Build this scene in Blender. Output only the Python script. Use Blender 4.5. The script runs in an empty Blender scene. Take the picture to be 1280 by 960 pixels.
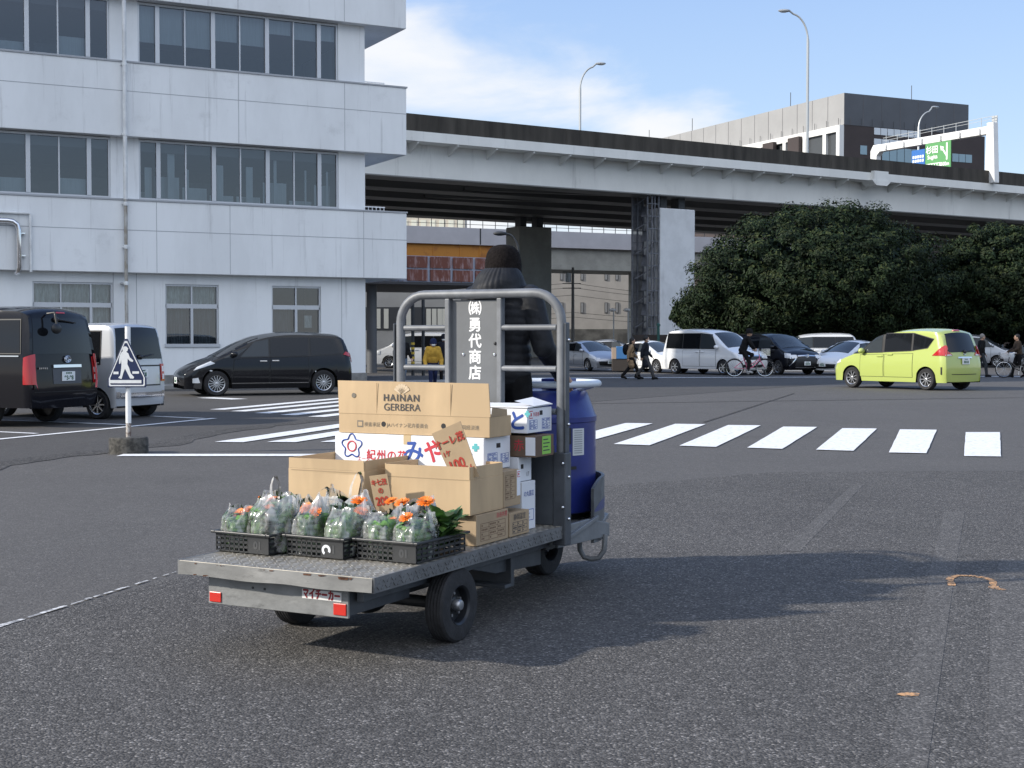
import bpy, bmesh, math, random
import numpy as np
from mathutils import Vector, Matrix
from math import sin, cos, pi, radians, sqrt, atan2
random.seed(7)
SC = bpy.context.scene
COL = SC.collection

# ------------------------------------------------------------------ camera
FPX, EYE = 1723.0, 1.5
PITCH = math.atan(55/FPX)
cam_d = bpy.data.cameras.new('camera')
cam = bpy.data.objects.new('camera', cam_d); COL.objects.link(cam)
cam.location = (0, 0, EYE); cam.rotation_euler = (pi/2-PITCH, 0, 0)
cam_d.sensor_fit = 'HORIZONTAL'; cam_d.sensor_width = 36; cam_d.lens = FPX/1280*36
cam_d.clip_start = .1; cam_d.clip_end = 5000
SC.camera = cam

# ------------------------------------------------------------------ sky, sun, exposure
SUN_EL, SUN_TO = radians(27), Vector((-.97, -.24))          # direction towards the sun, on the ground
w = bpy.data.worlds.new("World"); SC.world = w; w.use_nodes = True
nt = w.node_tree; N = nt.nodes; Lk = nt.links; N.clear()
out = N.new('ShaderNodeOutputWorld'); bg = N.new('ShaderNodeBackground')
sky = N.new('ShaderNodeTexSky'); sky.sky_type = 'NISHITA'; sky.sun_disc = False
sky.sun_elevation = SUN_EL; sky.sun_rotation = atan2(SUN_TO.x, SUN_TO.y)
sky.air_density = 1.35; sky.dust_density = .25; sky.ozone_density = 2.4; sky.altitude = 0
bg.inputs[1].default_value = .13; SKYK = 5.1
tc = N.new('ShaderNodeTexCoord')
mp = N.new('ShaderNodeMapping'); mp.inputs['Scale'].default_value = (5.2, 5.2, 17)
mp.inputs['Location'].default_value = (4.1, 1.4, 2.6)
nz = N.new('ShaderNodeTexNoise'); nz.inputs['Scale'].default_value = 1.0; nz.inputs['Detail'].default_value = 9
nz.inputs['Roughness'].default_value = .56; nz.inputs['Distortion'].default_value = .35
Lk.new(tc.outputs['Generated'], mp.inputs[0]); Lk.new(mp.outputs[0], nz.inputs['Vector'])
sx = N.new('ShaderNodeSeparateXYZ'); Lk.new(tc.outputs['Generated'], sx.inputs[0])
def wmath(op, a, b=None, clamp=False):
    n = N.new('ShaderNodeMath'); n.operation = op; n.use_clamp = clamp
    for i, q in enumerate((a, b)):
        if q is None: continue
        if isinstance(q, (int, float)): n.inputs[i].default_value = q
        else: Lk.new(q, n.inputs[i])
    return n.outputs[0]
# the cloud bank sits low over the viaduct and thins out to the right and upwards
dx = wmath('MULTIPLY', wmath('ADD', sx.outputs['X'], -.14), 2.4)
top_ = wmath('SUBTRACT', .184, wmath('MULTIPLY', sx.outputs['X'], .30))          # the upper edge of the bank slopes down to the right
dz = wmath('MULTIPLY', wmath('SUBTRACT', sx.outputs['Z'], top_), 6.0)
lim = wmath('ADD', wmath('MAXIMUM', dx, 0.0), wmath('MULTIPLY', wmath('MAXIMUM', dz, -.02), .75))
ndr = wmath('SUBTRACT', nz.outputs['Fac'], lim)
mr = N.new('ShaderNodeMapRange'); mr.interpolation_type = 'SMOOTHSTEP'
Lk.new(ndr, mr.inputs[0]); mr.inputs[1].default_value = .36; mr.inputs[2].default_value = .70
mr.inputs[3].default_value = 0; mr.inputs[4].default_value = .93
mix = N.new('ShaderNodeMix'); mix.data_type = 'RGBA'
tint = N.new('ShaderNodeMix'); tint.data_type = 'RGBA'; tint.blend_type = 'MULTIPLY'; tint.inputs[0].default_value = 1
Lk.new(sky.outputs[0], tint.inputs[6]); tint.inputs[7].default_value = (1.0, 1.03, 1.12, 1)
Lk.new(mr.outputs[0], mix.inputs[0]); rp = N.new('ShaderNodeValToRGB'); Lk.new(sx.outputs['Z'], rp.inputs[0]); cr = rp.color_ramp
cr.elements[0].position = 0; cr.elements[0].color = (.70, .83, 1.0, 1); cr.elements[1].position = 1; cr.elements[1].color = (.16, .30, .70, 1)
e = cr.elements.new(.10); e.color = (.56, .74, 1.0, 1); e = cr.elements.new(.24); e.color = (.40, .58, .94, 1)
sc_ = N.new('ShaderNodeVectorMath'); sc_.operation = 'SCALE'; Lk.new(rp.outputs[0], sc_.inputs[0]); sc_.inputs[3].default_value = SKYK
m1 = N.new('ShaderNodeMix'); m1.data_type = 'RGBA'; m1.inputs[0].default_value = .8; Lk.new(tint.outputs[2], m1.inputs[6]); Lk.new(sc_.outputs[0], m1.inputs[7])
# broad bright cloud sheet added behind the camera, unseen, to light the facade
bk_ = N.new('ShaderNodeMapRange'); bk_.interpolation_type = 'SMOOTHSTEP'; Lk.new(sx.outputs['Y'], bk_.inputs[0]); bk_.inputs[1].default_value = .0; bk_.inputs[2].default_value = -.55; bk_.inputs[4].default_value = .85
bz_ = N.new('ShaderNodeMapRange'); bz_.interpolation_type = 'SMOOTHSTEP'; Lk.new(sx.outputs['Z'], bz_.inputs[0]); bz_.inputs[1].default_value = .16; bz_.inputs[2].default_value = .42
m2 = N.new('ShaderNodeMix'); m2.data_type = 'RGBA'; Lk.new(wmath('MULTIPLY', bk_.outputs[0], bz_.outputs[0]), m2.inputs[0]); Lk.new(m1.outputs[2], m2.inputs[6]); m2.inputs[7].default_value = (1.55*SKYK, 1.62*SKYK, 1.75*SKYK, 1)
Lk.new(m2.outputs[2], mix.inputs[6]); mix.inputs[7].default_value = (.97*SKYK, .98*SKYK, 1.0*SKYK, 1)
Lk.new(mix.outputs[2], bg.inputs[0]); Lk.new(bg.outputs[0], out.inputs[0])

sd = bpy.data.lights.new('sun', 'SUN'); sd.energy = 3.6; sd.angle = radians(1.5); sd.color = (1, .93, .82)
sun = bpy.data.objects.new('sun', sd); COL.objects.link(sun)
h2 = SUN_TO.normalized()
to = Vector((h2.x*cos(SUN_EL), h2.y*cos(SUN_EL), sin(SUN_EL)))
sun.rotation_euler = to.to_track_quat('Z', 'Y').to_euler()
SC.view_settings.view_transform = 'Standard'; SC.view_settings.look = 'None'
SC.view_settings.exposure = .6; SC.view_settings.gamma = 1; SC.view_settings.use_curve_mapping = False
SC.cycles.use_denoising = True; SC.cycles.max_bounces = 6; SC.cycles.transparent_max_bounces = 24
SC.cycles.diffuse_bounces = 3; SC.cycles.glossy_bounces = 3; SC.cycles.caustics_reflective = False; SC.cycles.caustics_refractive = False

# ------------------------------------------------------------------ pixel <-> place
def ray(px, py):
    a = ((px-640)/FPX, 1., -(py-480)/FPX); c, s = cos(PITCH), sin(PITCH)
    return Vector((a[0], a[1]*c+a[2]*s, -a[1]*s+a[2]*c))
def at(px, py, z=0.):
    r = ray(px, py); return Vector((0, 0, EYE))+r*((z-EYE)/r.z)
def atY(px, py, Y):
    r = ray(px, py); return Vector((0, 0, EYE))+r*(Y/r.y)

# ------------------------------------------------------------------ materials
def M(name, col, rough=.6, metal=0., var=.0, scale=3., stretch=(1, 1, 1), bump=0., bscale=40., spec=.5, coat=0., detail=4, col2=None, lo=.4, hi=.62, trans=0.):
    m = bpy.data.materials.new(name); m.use_nodes = True
    n = m.node_tree.nodes; l = m.node_tree.links; p = n['Principled BSDF']
    p.inputs['Base Color'].default_value = (*col, 1); p.inputs['Roughness'].default_value = rough
    p.inputs['Metallic'].default_value = metal; p.inputs['Specular IOR Level'].default_value = spec
    p.inputs['Coat Weight'].default_value = coat; p.inputs['Coat Roughness'].default_value = .04
    t = n.new('ShaderNodeTexCoord'); mpn = n.new('ShaderNodeMapping'); mpn.inputs['Scale'].default_value = stretch
    l.new(t.outputs['Object'], mpn.inputs[0])
    if var or col2:
        z = n.new('ShaderNodeTexNoise'); z.inputs['Scale'].default_value = scale; z.inputs['Detail'].default_value = detail; z.inputs['Roughness'].default_value = .62
        l.new(mpn.outputs[0], z.inputs['Vector'])
        r = n.new('ShaderNodeMapRange'); l.new(z.outputs['Fac'], r.inputs[0]); r.inputs[1].default_value = lo; r.inputs[2].default_value = hi
        mx = n.new('ShaderNodeMix'); mx.data_type = 'RGBA'; l.new(r.outputs[0], mx.inputs[0])
        a = tuple(c*(1-var) for c in col); b = col2 if col2 else tuple(min(1, c*(1+var)) for c in col)
        mx.inputs[6].default_value = (*a, 1); mx.inputs[7].default_value = (*b, 1)
        l.new(mx.outputs[2], p.inputs['Base Color'])
    if bump:
        z = n.new('ShaderNodeTexNoise'); z.inputs['Scale'].default_value = bscale; z.inputs['Detail'].default_value = 3
        l.new(mpn.outputs[0], z.inputs['Vector']); b = n.new('ShaderNodeBump'); b.inputs['Strength'].default_value = bump; b.inputs['Distance'].default_value = .01
        l.new(z.outputs['Fac'], b.inputs['Height']); l.new(b.outputs[0], p.inputs['Normal'])
    return m

def asphalt(name, base, stone, size, contrast, bump, patch=.12, tint=(1.055, 1.0, .945)):
    m = bpy.data.materials.new(name); m.use_nodes = True
    n = m.node_tree.nodes; l = m.node_tree.links; p = n['Principled BSDF']
    p.inputs['Roughness'].default_value = .86; p.inputs['Specular IOR Level'].default_value = .35
    g = n.new('ShaderNodeNewGeometry')
    v = n.new('ShaderNodeTexVoronoi'); v.inputs['Scale'].default_value = 1/size; l.new(g.outputs['Position'], v.inputs['Vector'])
    sp = n.new('ShaderNodeSeparateColor'); l.new(v.outputs['Color'], sp.inputs[0])
    ram = n.new('ShaderNodeValToRGB'); l.new(sp.outputs[0], ram.inputs[0])
    cr = ram.color_ramp; cr.interpolation = 'LINEAR'
    cr.elements[0].position = 0; cr.elements[0].color = tuple(base*(1-contrast)*t for t in tint)+(1,)
    cr.elements[1].position = 1; cr.elements[1].color = tuple(stone*t for t in tint)+(1,)
    e = cr.elements.new(.62); e.color = tuple(base*t for t in tint)+(1,)
    e = cr.elements.new(.93); e.color = tuple(base*(1+contrast)*t for t in tint)+(1,)
    z = n.new('ShaderNodeTexNoise'); z.inputs['Scale'].default_value = .55; z.inputs['Detail'].default_value = 6; z.inputs['Roughness'].default_value = .65
    l.new(g.outputs['Position'], z.inputs['Vector'])
    z3 = n.new('ShaderNodeTexNoise'); z3.inputs['Scale'].default_value = 9; z3.inputs['Detail'].default_value = 4
    l.new(g.outputs['Position'], z3.inputs['Vector'])
    ad = n.new('ShaderNodeMath'); ad.operation = 'ADD'; l.new(z.outputs['Fac'], ad.inputs[0]); l.new(z3.outputs['Fac'], ad.inputs[1])
    r = n.new('ShaderNodeMapRange'); l.new(ad.outputs[0], r.inputs[0]); r.inputs[1].default_value = .7; r.inputs[2].default_value = 1.3
    r.inputs[3].default_value = 1-patch; r.inputs[4].default_value = 1+patch
    mx = n.new('ShaderNodeMix'); mx.data_type = 'RGBA'; mx.blend_type = 'MULTIPLY'; mx.inputs[0].default_value = 1
    l.new(ram.outputs[0], mx.inputs[6]); l.new(r.outputs[0], mx.inputs[7]); l.new(mx.outputs[2], p.inputs['Base Color'])
    b = n.new('ShaderNodeBump'); b.inputs['Strength'].default_value = bump; b.inputs['Distance'].default_value = size*.5; b.invert = True
    l.new(v.outputs['Distance'], b.inputs['Height']); l.new(b.outputs[0], p.inputs['Normal'])
    return m

def glass_mat(name, tint, gloss=.16, rough=.01):
    m = bpy.data.materials.new(name); m.use_nodes = True
    n = m.node_tree.nodes; l = m.node_tree.links; n.remove(n['Principled BSDF'])
    tr = n.new('ShaderNodeBsdfTransparent'); tr.inputs[0].default_value = (*tint, 1)
    gl = n.new('ShaderNodeBsdfGlossy'); gl.inputs['Roughness'].default_value = rough
    lw = n.new('ShaderNodeFresnel'); lw.inputs[0].default_value = 1.5
    ad = n.new('ShaderNodeMath'); ad.operation = 'ADD'; ad.inputs[1].default_value = gloss; ad.use_clamp = True
    l.new(lw.outputs[0], ad.inputs[0]); mx = n.new('ShaderNodeMixShader')
    l.new(ad.outputs[0], mx.inputs[0]); l.new(tr.outputs[0], mx.inputs[1]); l.new(gl.outputs[0], mx.inputs[2])
    l.new(mx.outputs[0], n['Material Output'].inputs[0])
    return m

# ------------------------------------------------------------------ mesh builder
class MB:
    def __init__(s): s.v = []; s.f = []; s.m = []
    def add(s, vs, fs, mi=0):
        o = len(s.v); s.v += [tuple(q) for q in vs]; s.f += [tuple(o+i for i in f) for f in fs]; s.m += [mi]*len(fs); return s
    def box(s, x0, x1, y0, y1, z0, z1, mi=0):
        if x0 > x1: x0, x1 = x1, x0
        if y0 > y1: y0, y1 = y1, y0
        if z0 > z1: z0, z1 = z1, z0
        return s.add([(x0,y0,z0),(x1,y0,z0),(x1,y1,z0),(x0,y1,z0),(x0,y0,z1),(x1,y0,z1),(x1,y1,z1),(x0,y1,z1)],
                     [(0,3,2,1),(4,5,6,7),(0,1,5,4),(1,2,6,5),(2,3,7,6),(3,0,4,7)], mi)
    def obox(s, c, a, b, d, mi=0):
        c, a, b, d = Vector(c), Vector(a), Vector(b), Vector(d)
        vs = [c+i*a+j*b+k*d for k in (-1, 1) for i, j in ((-1,-1),(1,-1),(1,1),(-1,1))]
        fs = [(0,3,2,1),(4,5,6,7),(0,1,5,4),(1,2,6,5),(2,3,7,6),(3,0,4,7)]
        if a.cross(b).dot(d) < 0: fs = [f[::-1] for f in fs]
        return s.add(vs, fs, mi)
    def bar(s, p, q, wd, hh, up=(0,0,1), mi=0):
        p, q = Vector(p), Vector(q); t = (q-p); u = Vector(up)
        sd = t.cross(u)
        if sd.length < 1e-6: sd = t.cross(Vector((1,0,0)))
        sd.normalize(); u = sd.cross(t).normalized()
        return s.obox((p+q)/2, t/2, sd*wd/2, u*hh/2, mi)
    def tube(s, pts, r, n=8, closed=False, mi=0, flat=None):
        P = [Vector(p) for p in pts]; k = len(P)
        R = list(r) if hasattr(r, '__len__') else [r]*k
        t0 = (P[1]-P[0]).normalized(); u = t0.orthogonal().normalized(); vs = []
        for i in range(k):
            if closed: t = (P[(i+1) % k]-P[i-1])
            else: t = P[min(i+1, k-1)]-P[max(i-1, 0)]
            t.normalize(); u = (u-t*u.dot(t))
            u = u.normalized() if u.length > 1e-6 else t.orthogonal().normalized()
            b = t.cross(u)
            for j in range(n):
                a = 2*pi*j/n; vs.append(P[i]+(u*cos(a)+b*sin(a))*R[i])
        fs = []
        for i in range(k if closed else k-1):
            a, b = i*n, ((i+1) % k)*n
            for j in range(n): fs.append((a+j, a+(j+1) % n, b+(j+1) % n, b+j))
        if not closed: fs += [tuple(range(n))[::-1], tuple((k-1)*n+j for j in range(n))]
        return s.add(vs, fs, mi)
    def lathe(s, prof, o=(0,0,0), ax=(0,0,1), n=24, mi=0, a0=0., a1=2*pi):
        o, ax = Vector(o), Vector(ax).normalized(); u = ax.orthogonal().normalized()
        if abs(ax.z) > .9: u = Vector((1,0,0))
        b = ax.cross(u); full = abs(a1-a0-2*pi) < 1e-6; k = n if full else n+1; vs = []
        for (r, h) in prof:
            for j in range(k):
                a = a0+(a1-a0)*j/n; vs.append(o+ax*h+(u*cos(a)+b*sin(a))*r)
        fs = []
        for i in range(len(prof)-1):
            for j in range(n): fs.append((i*k+j, i*k+(j+1) % k, (i+1)*k+(j+1) % k, (i+1)*k+j))
        return s.add(vs, fs, mi)
    def prism(s, poly, o, ux, uy, uz, mi=0):      # polygon in (ux,uy), extruded along uz (vector)
        o, ux, uy, uz = map(Vector, (o, ux, uy, uz)); k = len(poly)
        a = [o+ux*p[0]+uy*p[1] for p in poly]; b = [q+uz for q in a]
        fs = [tuple(range(k))[::-1], tuple(range(k, 2*k))]+[(i, (i+1) % k, k+(i+1) % k, k+i) for i in range(k)]
        ar = sum(poly[i][0]*poly[(i+1) % k][1]-poly[(i+1) % k][0]*poly[i][1] for i in range(k))
        if ar*ux.cross(uy).dot(uz) < 0: fs = [f[::-1] for f in fs]
        return s.add(a+b, fs, mi)
    def grid(s, fn, nu, nv, mi=0):
        vs = [fn(i/nu, j/nv) for i in range(nu+1) for j in range(nv+1)]
        fs = [(i*(nv+1)+j, (i+1)*(nv+1)+j, (i+1)*(nv+1)+j+1, i*(nv+1)+j+1) for i in range(nu) for j in range(nv)]
        return s.add(vs, fs, mi)
    def ell(s, c, r, nu=16, nv=10, mi=0, R=None):
        c = Vector(c); vs = [c+((R @ Vector((0,0,-r[2]))) if R else Vector((0,0,-r[2])))]
        for i in range(1, nv):
            a = -pi/2+pi*i/nv
            for j in range(nu):
                b = 2*pi*j/nu; q = Vector((r[0]*cos(a)*cos(b), r[1]*cos(a)*sin(b), r[2]*sin(a)))
                vs.append(c+(R @ q if R else q))
        vs.append(c+(R @ Vector((0,0,r[2])) if R else Vector((0,0,r[2])))); L = len(vs)-1; fs = []
        for j in range(nu):
            fs.append((0, 1+(j+1) % nu, 1+j))
            for i in range(nv-2):
                a = 1+i*nu; fs.append((a+j, a+(j+1) % nu, a+nu+(j+1) % nu, a+nu+j))
            a = 1+(nv-2)*nu; fs.append((a+j, a+(j+1) % nu, L))
        return s.add(vs, fs, mi)
    def mesh(s, name, mats, smooth=False, ang=38):
        me = bpy.data.meshes.new(name); me.from_pydata(s.v, [], s.f)
        mats = mats if isinstance(mats, (list, tuple)) else [mats]
        for q in mats: me.materials.append(q)
        if len(mats) > 1: me.polygons.foreach_set('material_index', s.m)
        if smooth:
            me.polygons.foreach_set('use_smooth', [True]*len(me.polygons)); me.set_sharp_from_angle(angle=radians(ang))
        me.update(); return me
    def build(s, name, mats, parent=None, smooth=False, ang=38, bevel=0, seg=2, label=None):
        o = bpy.data.objects.new(name, s.mesh(name, mats, smooth, ang)); COL.objects.link(o)
        if parent: o.parent = parent
        if label: o['label'] = label
        if bevel:
            b = o.modifiers.new('bevel', 'BEVEL'); b.width = bevel; b.segments = seg; b.limit_method = 'ANGLE'; b.angle_limit = radians(40)
        return o

def tag(o, label=None, cat=None, group=None, kind=None):
    if label: o['label'] = label
    if cat: o['category'] = cat
    if group: o['group'] = group
    if kind: o['kind'] = kind
    return o
def thing(name, label, cat, loc=(0,0,0), rz=0., group=None):
    o = bpy.data.objects.new(name, None); COL.objects.link(o); o.empty_display_size = .2
    o.location = loc; o.rotation_euler = (0, 0, rz); return tag(o, label, cat, group)
def struct(mb, name, mats, **k): return tag(mb.build(name, mats, **k), kind='structure')
def copy_tree(o, parent=None):
    c = o.copy(); COL.objects.link(c); c.parent = parent
    for ch in o.children: copy_tree(ch, c)
    return c
def txt(name, body, size, mat, parent, o, right, up, lift=.002, bold=0., fat=0., align='CENTER', sx=1., space=1., line=1.):
    c = bpy.data.curves.new(name, 'FONT'); c.body = body; c.size = size; c.align_x = align; c.align_y = 'CENTER'; c.offset = bold; c.space_character = space; c.space_line = line
    t = bpy.data.objects.new(name, c); COL.objects.link(t)
    bpy.context.view_layer.update()
    me = bpy.data.meshes.new_from_object(t.evaluated_get(bpy.context.evaluated_depsgraph_get()))
    bpy.data.objects.remove(t)
    right, up, o = Vector(right).normalized(), Vector(up).normalized(), Vector(o); nn = right.cross(up)
    for vtx in me.vertices: q = vtx.co.copy(); vtx.co = o+right*q.x*sx+up*q.y+nn*lift
    if fat:      # a bolder cut: the same strokes a hair further out on each side
        vs = [q.co.copy() for q in me.vertices]; fs = [tuple(p.vertices) for p in me.polygons]; m_ = MB()
        for i, (fx, fy) in enumerate(((0, 0), (1, 0), (-1, 0), (0, 1), (0, -1))): m_.add([v+(right*fx+up*fy)*fat+nn*.00012*i for v in vs], fs)
        me = m_.mesh(name, [mat])
    me.materials.clear(); me.materials.append(mat); me.name = name
    ob = bpy.data.objects.new(name, me); COL.objects.link(ob)
    if parent: ob.parent = parent
    return ob
def sheet(pts, z, name, mat, parent=None):
    mb = MB(); mb.add([(p[0], p[1], z) for p in pts], [tuple(range(len(pts)))])
    a = sum(pts[i][0]*pts[(i+1) % len(pts)][1]-pts[(i+1) % len(pts)][0]*pts[i][1] for i in range(len(pts)))
    if a < 0: mb.f = [mb.f[0][::-1]]
    return struct(mb, name, mat)
def fuse(mb, voxel, smooth=4):                 # overlapping closed pieces -> one continuous surface
    me = mb.mesh('fused', []); o = bpy.data.objects.new('fused', me); COL.objects.link(o)
    r = o.modifiers.new('r', 'REMESH'); r.mode = 'VOXEL'; r.voxel_size = voxel
    if smooth: q = o.modifiers.new('s', 'SMOOTH'); q.iterations = smooth; q.factor = .5
    bpy.context.view_layer.update()
    m2 = bpy.data.meshes.new_from_object(o.evaluated_get(bpy.context.evaluated_depsgraph_get())); bpy.data.objects.remove(o)
    m2.polygons.foreach_set('use_smooth', [True]*len(m2.polygons)); return m2
def link_mesh(name, me, mat, parent):
    me.materials.clear(); me.materials.append(mat); me.name = name
    o = bpy.data.objects.new(name, me); COL.objects.link(o); o.parent = parent; return o

def streak(m, scale, stretch, lo, hi, dark):      # rain streaks and grime over a material's colour
    n = m.node_tree.nodes; l = m.node_tree.links; p = n['Principled BSDF']; t = n.new('ShaderNodeTexCoord'); mpn = n.new('ShaderNodeMapping'); mpn.inputs['Scale'].default_value = stretch
    l.new(t.outputs['Object'], mpn.inputs[0]); z = n.new('ShaderNodeTexNoise'); z.inputs['Scale'].default_value = scale; z.inputs['Detail'].default_value = 6; z.inputs['Roughness'].default_value = .7; l.new(mpn.outputs[0], z.inputs['Vector'])
    r = n.new('ShaderNodeMapRange'); r.interpolation_type = 'SMOOTHSTEP'; l.new(z.outputs['Fac'], r.inputs[0]); r.inputs[1].default_value = lo; r.inputs[2].default_value = hi; r.inputs[3].default_value = 1; r.inputs[4].default_value = dark
    mx = n.new('ShaderNodeMix'); mx.data_type = 'RGBA'; mx.blend_type = 'MULTIPLY'; mx.inputs[0].default_value = 1
    if p.inputs['Base Color'].is_linked: l.new(p.inputs['Base Color'].links[0].from_socket, mx.inputs[6])
    else: mx.inputs[6].default_value = p.inputs['Base Color'].default_value
    l.new(r.outputs[0], mx.inputs[7]); l.new(mx.outputs[2], p.inputs['Base Color']); return m

# shared materials
GREY_PAINT = M('worn grey truck paint', (.165, .175, .185), .5, .1, .12, 5, bump=.15, bscale=30)
PALE_PAINT = M('scuffed pale grey paint', (.215, .22, .22), .5, .1, .16, 5, stretch=(1, 1, 1.5), bump=.2, bscale=25, detail=8)
TUBE_PAINT = M('grey tube paint', (.16, .168, .18), .5, .15, .16, 8)
WHITE = M('white paint', (.78, .78, .78), .5)
BLACK = M('black plastic', (.012, .012, .013), .5)
RUBBER = M('tyre rubber', (.018, .018, .02), .8, var=.25, scale=18, bump=.3, bscale=60)
CHROME = M('chrome', (.75, .75, .76), .12, 1.)
DARKSTEEL = M('dark steel', (.045, .048, .052), .55, .4, .2, 6)
streak(PALE_PAINT, 9, (1, .6, 1.6), .56, .72, .55)
# ================================================================== GROUND, ROAD, MARKINGS
A_ROAD = asphalt('worn grey asphalt', .087, .16, .011, .26, .35, .10)
A_COARSE = asphalt('coarse open asphalt', .077, .25, .0095, .58, .8, .18)
A_DARK = asphalt('darker parking asphalt', .066, .11, .011, .26, .3, .14)
A_PATCH = asphalt('pale asphalt patch', .090, .24, .0095, .50, .5, .10)
A_GUT = asphalt('rough gutter asphalt', .064, .16, .02, .5, .9, .3)
for q_ in (A_ROAD, A_COARSE, A_DARK): streak(q_, .45, (1, .55, 1), .56, .76, .80); streak(q_, 3.5, (1, 1, 1), .66, .74, .72)
GROUND = M('distant ground', (.085, .085, .083), .9, var=.2, scale=.05)
g = MB(); g.add([(-2500,-600,-.02),(2500,-600,-.02),(2500,3500,-.02),(-2500,3500,-.02)], [(0,1,2,3)]); struct(g, 'ground', GROUND)
g = MB(); g.add([(-90,-40,0),(160,-40,0),(160,150,0),(-90,150,0)], [(0,1,2,3)]); struct(g, 'road', A_ROAD)
def P(px, py): p = at(px, py); return (p.x, p.y)
def wob(a, b, n, amp, seed):
    rr = random.Random(seed); o = []
    for i in range(n+1):
        t = i/n; o.append((a[0]+(b[0]-a[0])*t+rr.uniform(-amp, amp), a[1]+(b[1]-a[1])*t+rr.uniform(-amp, amp)))
    return o
edge = wob((-5.0, 1.0), P(223, 722), 40, .012, 1)+wob(P(223, 722), (-.3, 13.2), 16, .012, 2)[1:]+wob((-.3, 13.2), (3, 15.6), 8, .05, 5)[1:]+wob((3, 15.6), (30, 17), 12, .06, 3)[1:]
sheet(edge+[(30, -6), (-5, -6)], .004, 'coarse_asphalt', A_COARSE)
# remains of a white edge line along that seam
PAINT_W = M('road marking paint', (.72, .73, .73), .7, var=.08, scale=6, bump=.12, bscale=150, col2=(.74, .75, .75))
PAINT_OLD = M('worn road marking paint', (.20, .20, .205), .8, scale=26, col2=(.70, .70, .69), lo=.40, hi=.58, var=.1, detail=8)
PAINT_S = M('used road marking paint', (.60, .61, .61), .75, scale=14, col2=(.76, .765, .765), lo=.36, hi=.5, var=.1, detail=8)
mb = MB()
rr = random.Random(4)
a, b = Vector(P(-20, 792)), Vector(P(222, 716)); d = (b-a); nrm = Vector((-d.y, d.x)).normalized()
t = 0.
while t < 1:
    L = rr.uniform(.02, .09) if t > .25 else .2
    wd = (.055 if t < .22 else .03)*(1-.6*t)*rr.uniform(.5, 1.2); p = a+d*t; q = a+d*min(1, t+L*.9)
    o = nrm*rr.uniform(.0, .01)
    k = [p+o, q+o, q+o+nrm*wd*rr.uniform(.6, 1.1), (p+q)/2+o+nrm*wd*1.25, p+o+nrm*wd*rr.uniform(.5, 1)]
    mb.add([(v.x, v.y, .008) for v in k], [(0,1,2,3,4)]); t += L+(rr.uniform(0, .05) if t > .25 else 0)
struct(mb, 'worn_edge_line', PAINT_OLD)
# parking ground, gutter
gut = [P(*q) for q in ((-60, 592), (0, 579), (70, 570), (140, 561), (190, 557), (250, 543), (330, 532), (420, 523), (520, 516), (640, 510))]
gp = [Vector(p) for p in gut]
sheet([tuple(p) for p in gp]+[(14, 52), (14, 62), (-60, 40), (-40, 14)], .004, 'parking_area', A_DARK)
wl, wr = [], []
rr = random.Random(9)
for i in range(len(gp)-1):
    for k in range(4):
        p = gp[i].lerp(gp[i+1], k/4); dd = (gp[i+1]-gp[i]).normalized(); n2 = Vector((-dd.y, dd.x))
        wl.append(p+n2*rr.uniform(.08, .22)); wr.append(p-n2*rr.uniform(.25, .42))
mb = MB(); k = len(wl)
mb.add([(p.x, p.y, .0055) for p in wl]+[(p.x, p.y, .0055) for p in wr], [(k+i, k+i+1, i+1, i) for i in range(k-1)]); struct(mb, 'gutter_seam', A_GUT)
# crosswalk stripes
def stripes(name, quads, z, mat):
    mb = MB(); rr = random.Random(len(quads))
    for qd in quads:
        n = 9; L, R = [], []
        a, b, c, d2 = [Vector(p) for p in qd]          # near-left, near-right, far-right, far-left
        for i in range(n+1):
            L.append(a.lerp(d2, i/n)+Vector((rr.uniform(-.002, .002), rr.uniform(-.006, .006)))); R.append(b.lerp(c, i/n)+Vector((rr.uniform(-.002, .002), rr.uniform(-.01, .01))))
        k = n+1; mb.add([(p.x, p.y, z) for p in L]+[(p.x, p.y, z) for p in R], [(i, k+i, k+i+1, i+1) for i in range(n)])
    return struct(mb, name, mat)
Q = []
for (a, b, c, d2) in (((1205,571),(1251,571.5),(1250,541),(1207,541)), ((1111,566.5),(1158,567.5),(1171,538),(1125,537.5)), ((1020,563),(1067,564.5),(1096,536.5),(1053,536)),
                   ((934,560.5),(978,562),(1021.5,534.5),(979,534)), ((849,558),(895,559.5),(951,532.5),(910,532)), ((767,556),(812,557.5),(882,531),(844,530.5)),
                   ((690,553.5),(730,554),(816,530),(782,529.5))):
    Q.append([P(*a), P(*b), P(*c), P(*d2)])
stripes('crosswalk', Q, .012, PAINT_S)
Q = []
for i, x in enumerate((268, 333.5, 400, 466, 532, 598)):
    a = Vector(P(x, 553.3)); b = Vector(P(x+36, 553.6)); dd = Vector((1.27, 4.3))*(1.0)
    Q.append([a, b, b+dd, a+dd])
stripes('side_crosswalk', Q, .012, PAINT_S)
Q = []
for (x0, y0, x1, y1) in ((262, 512.4, 421, 497), (288, 514.6, 421, 502), (318, 517, 421, 507), (350, 519.2, 421, 512), (385, 521.4, 421, 517.6)):
    a, c = Vector(P(x0, y0)), Vector(P(x1, y1)); d = (Vector(P(421, 502))-Vector(P(288, 514.6))).normalized(); n2 = Vector((d.y, -d.x))*.36
    c = a+d*(c-a).length*1.5
    Q.append([a, a+n2, c+n2, c])
stripes('far_crosswalk', Q, .012, PAINT_S)
def line(name, a, b, wd, z=.012, mat=PAINT_S):
    a, b = Vector(P(*a)), Vector(P(*b)); d = (b-a).normalized(); n2 = Vector((-d.y, d.x))*wd/2
    return sheet([a-n2, b-n2, b+n2, a+n2], z, name, mat)
line('stop_line', (150, 569.8), (640, 569.8), .34)
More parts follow.
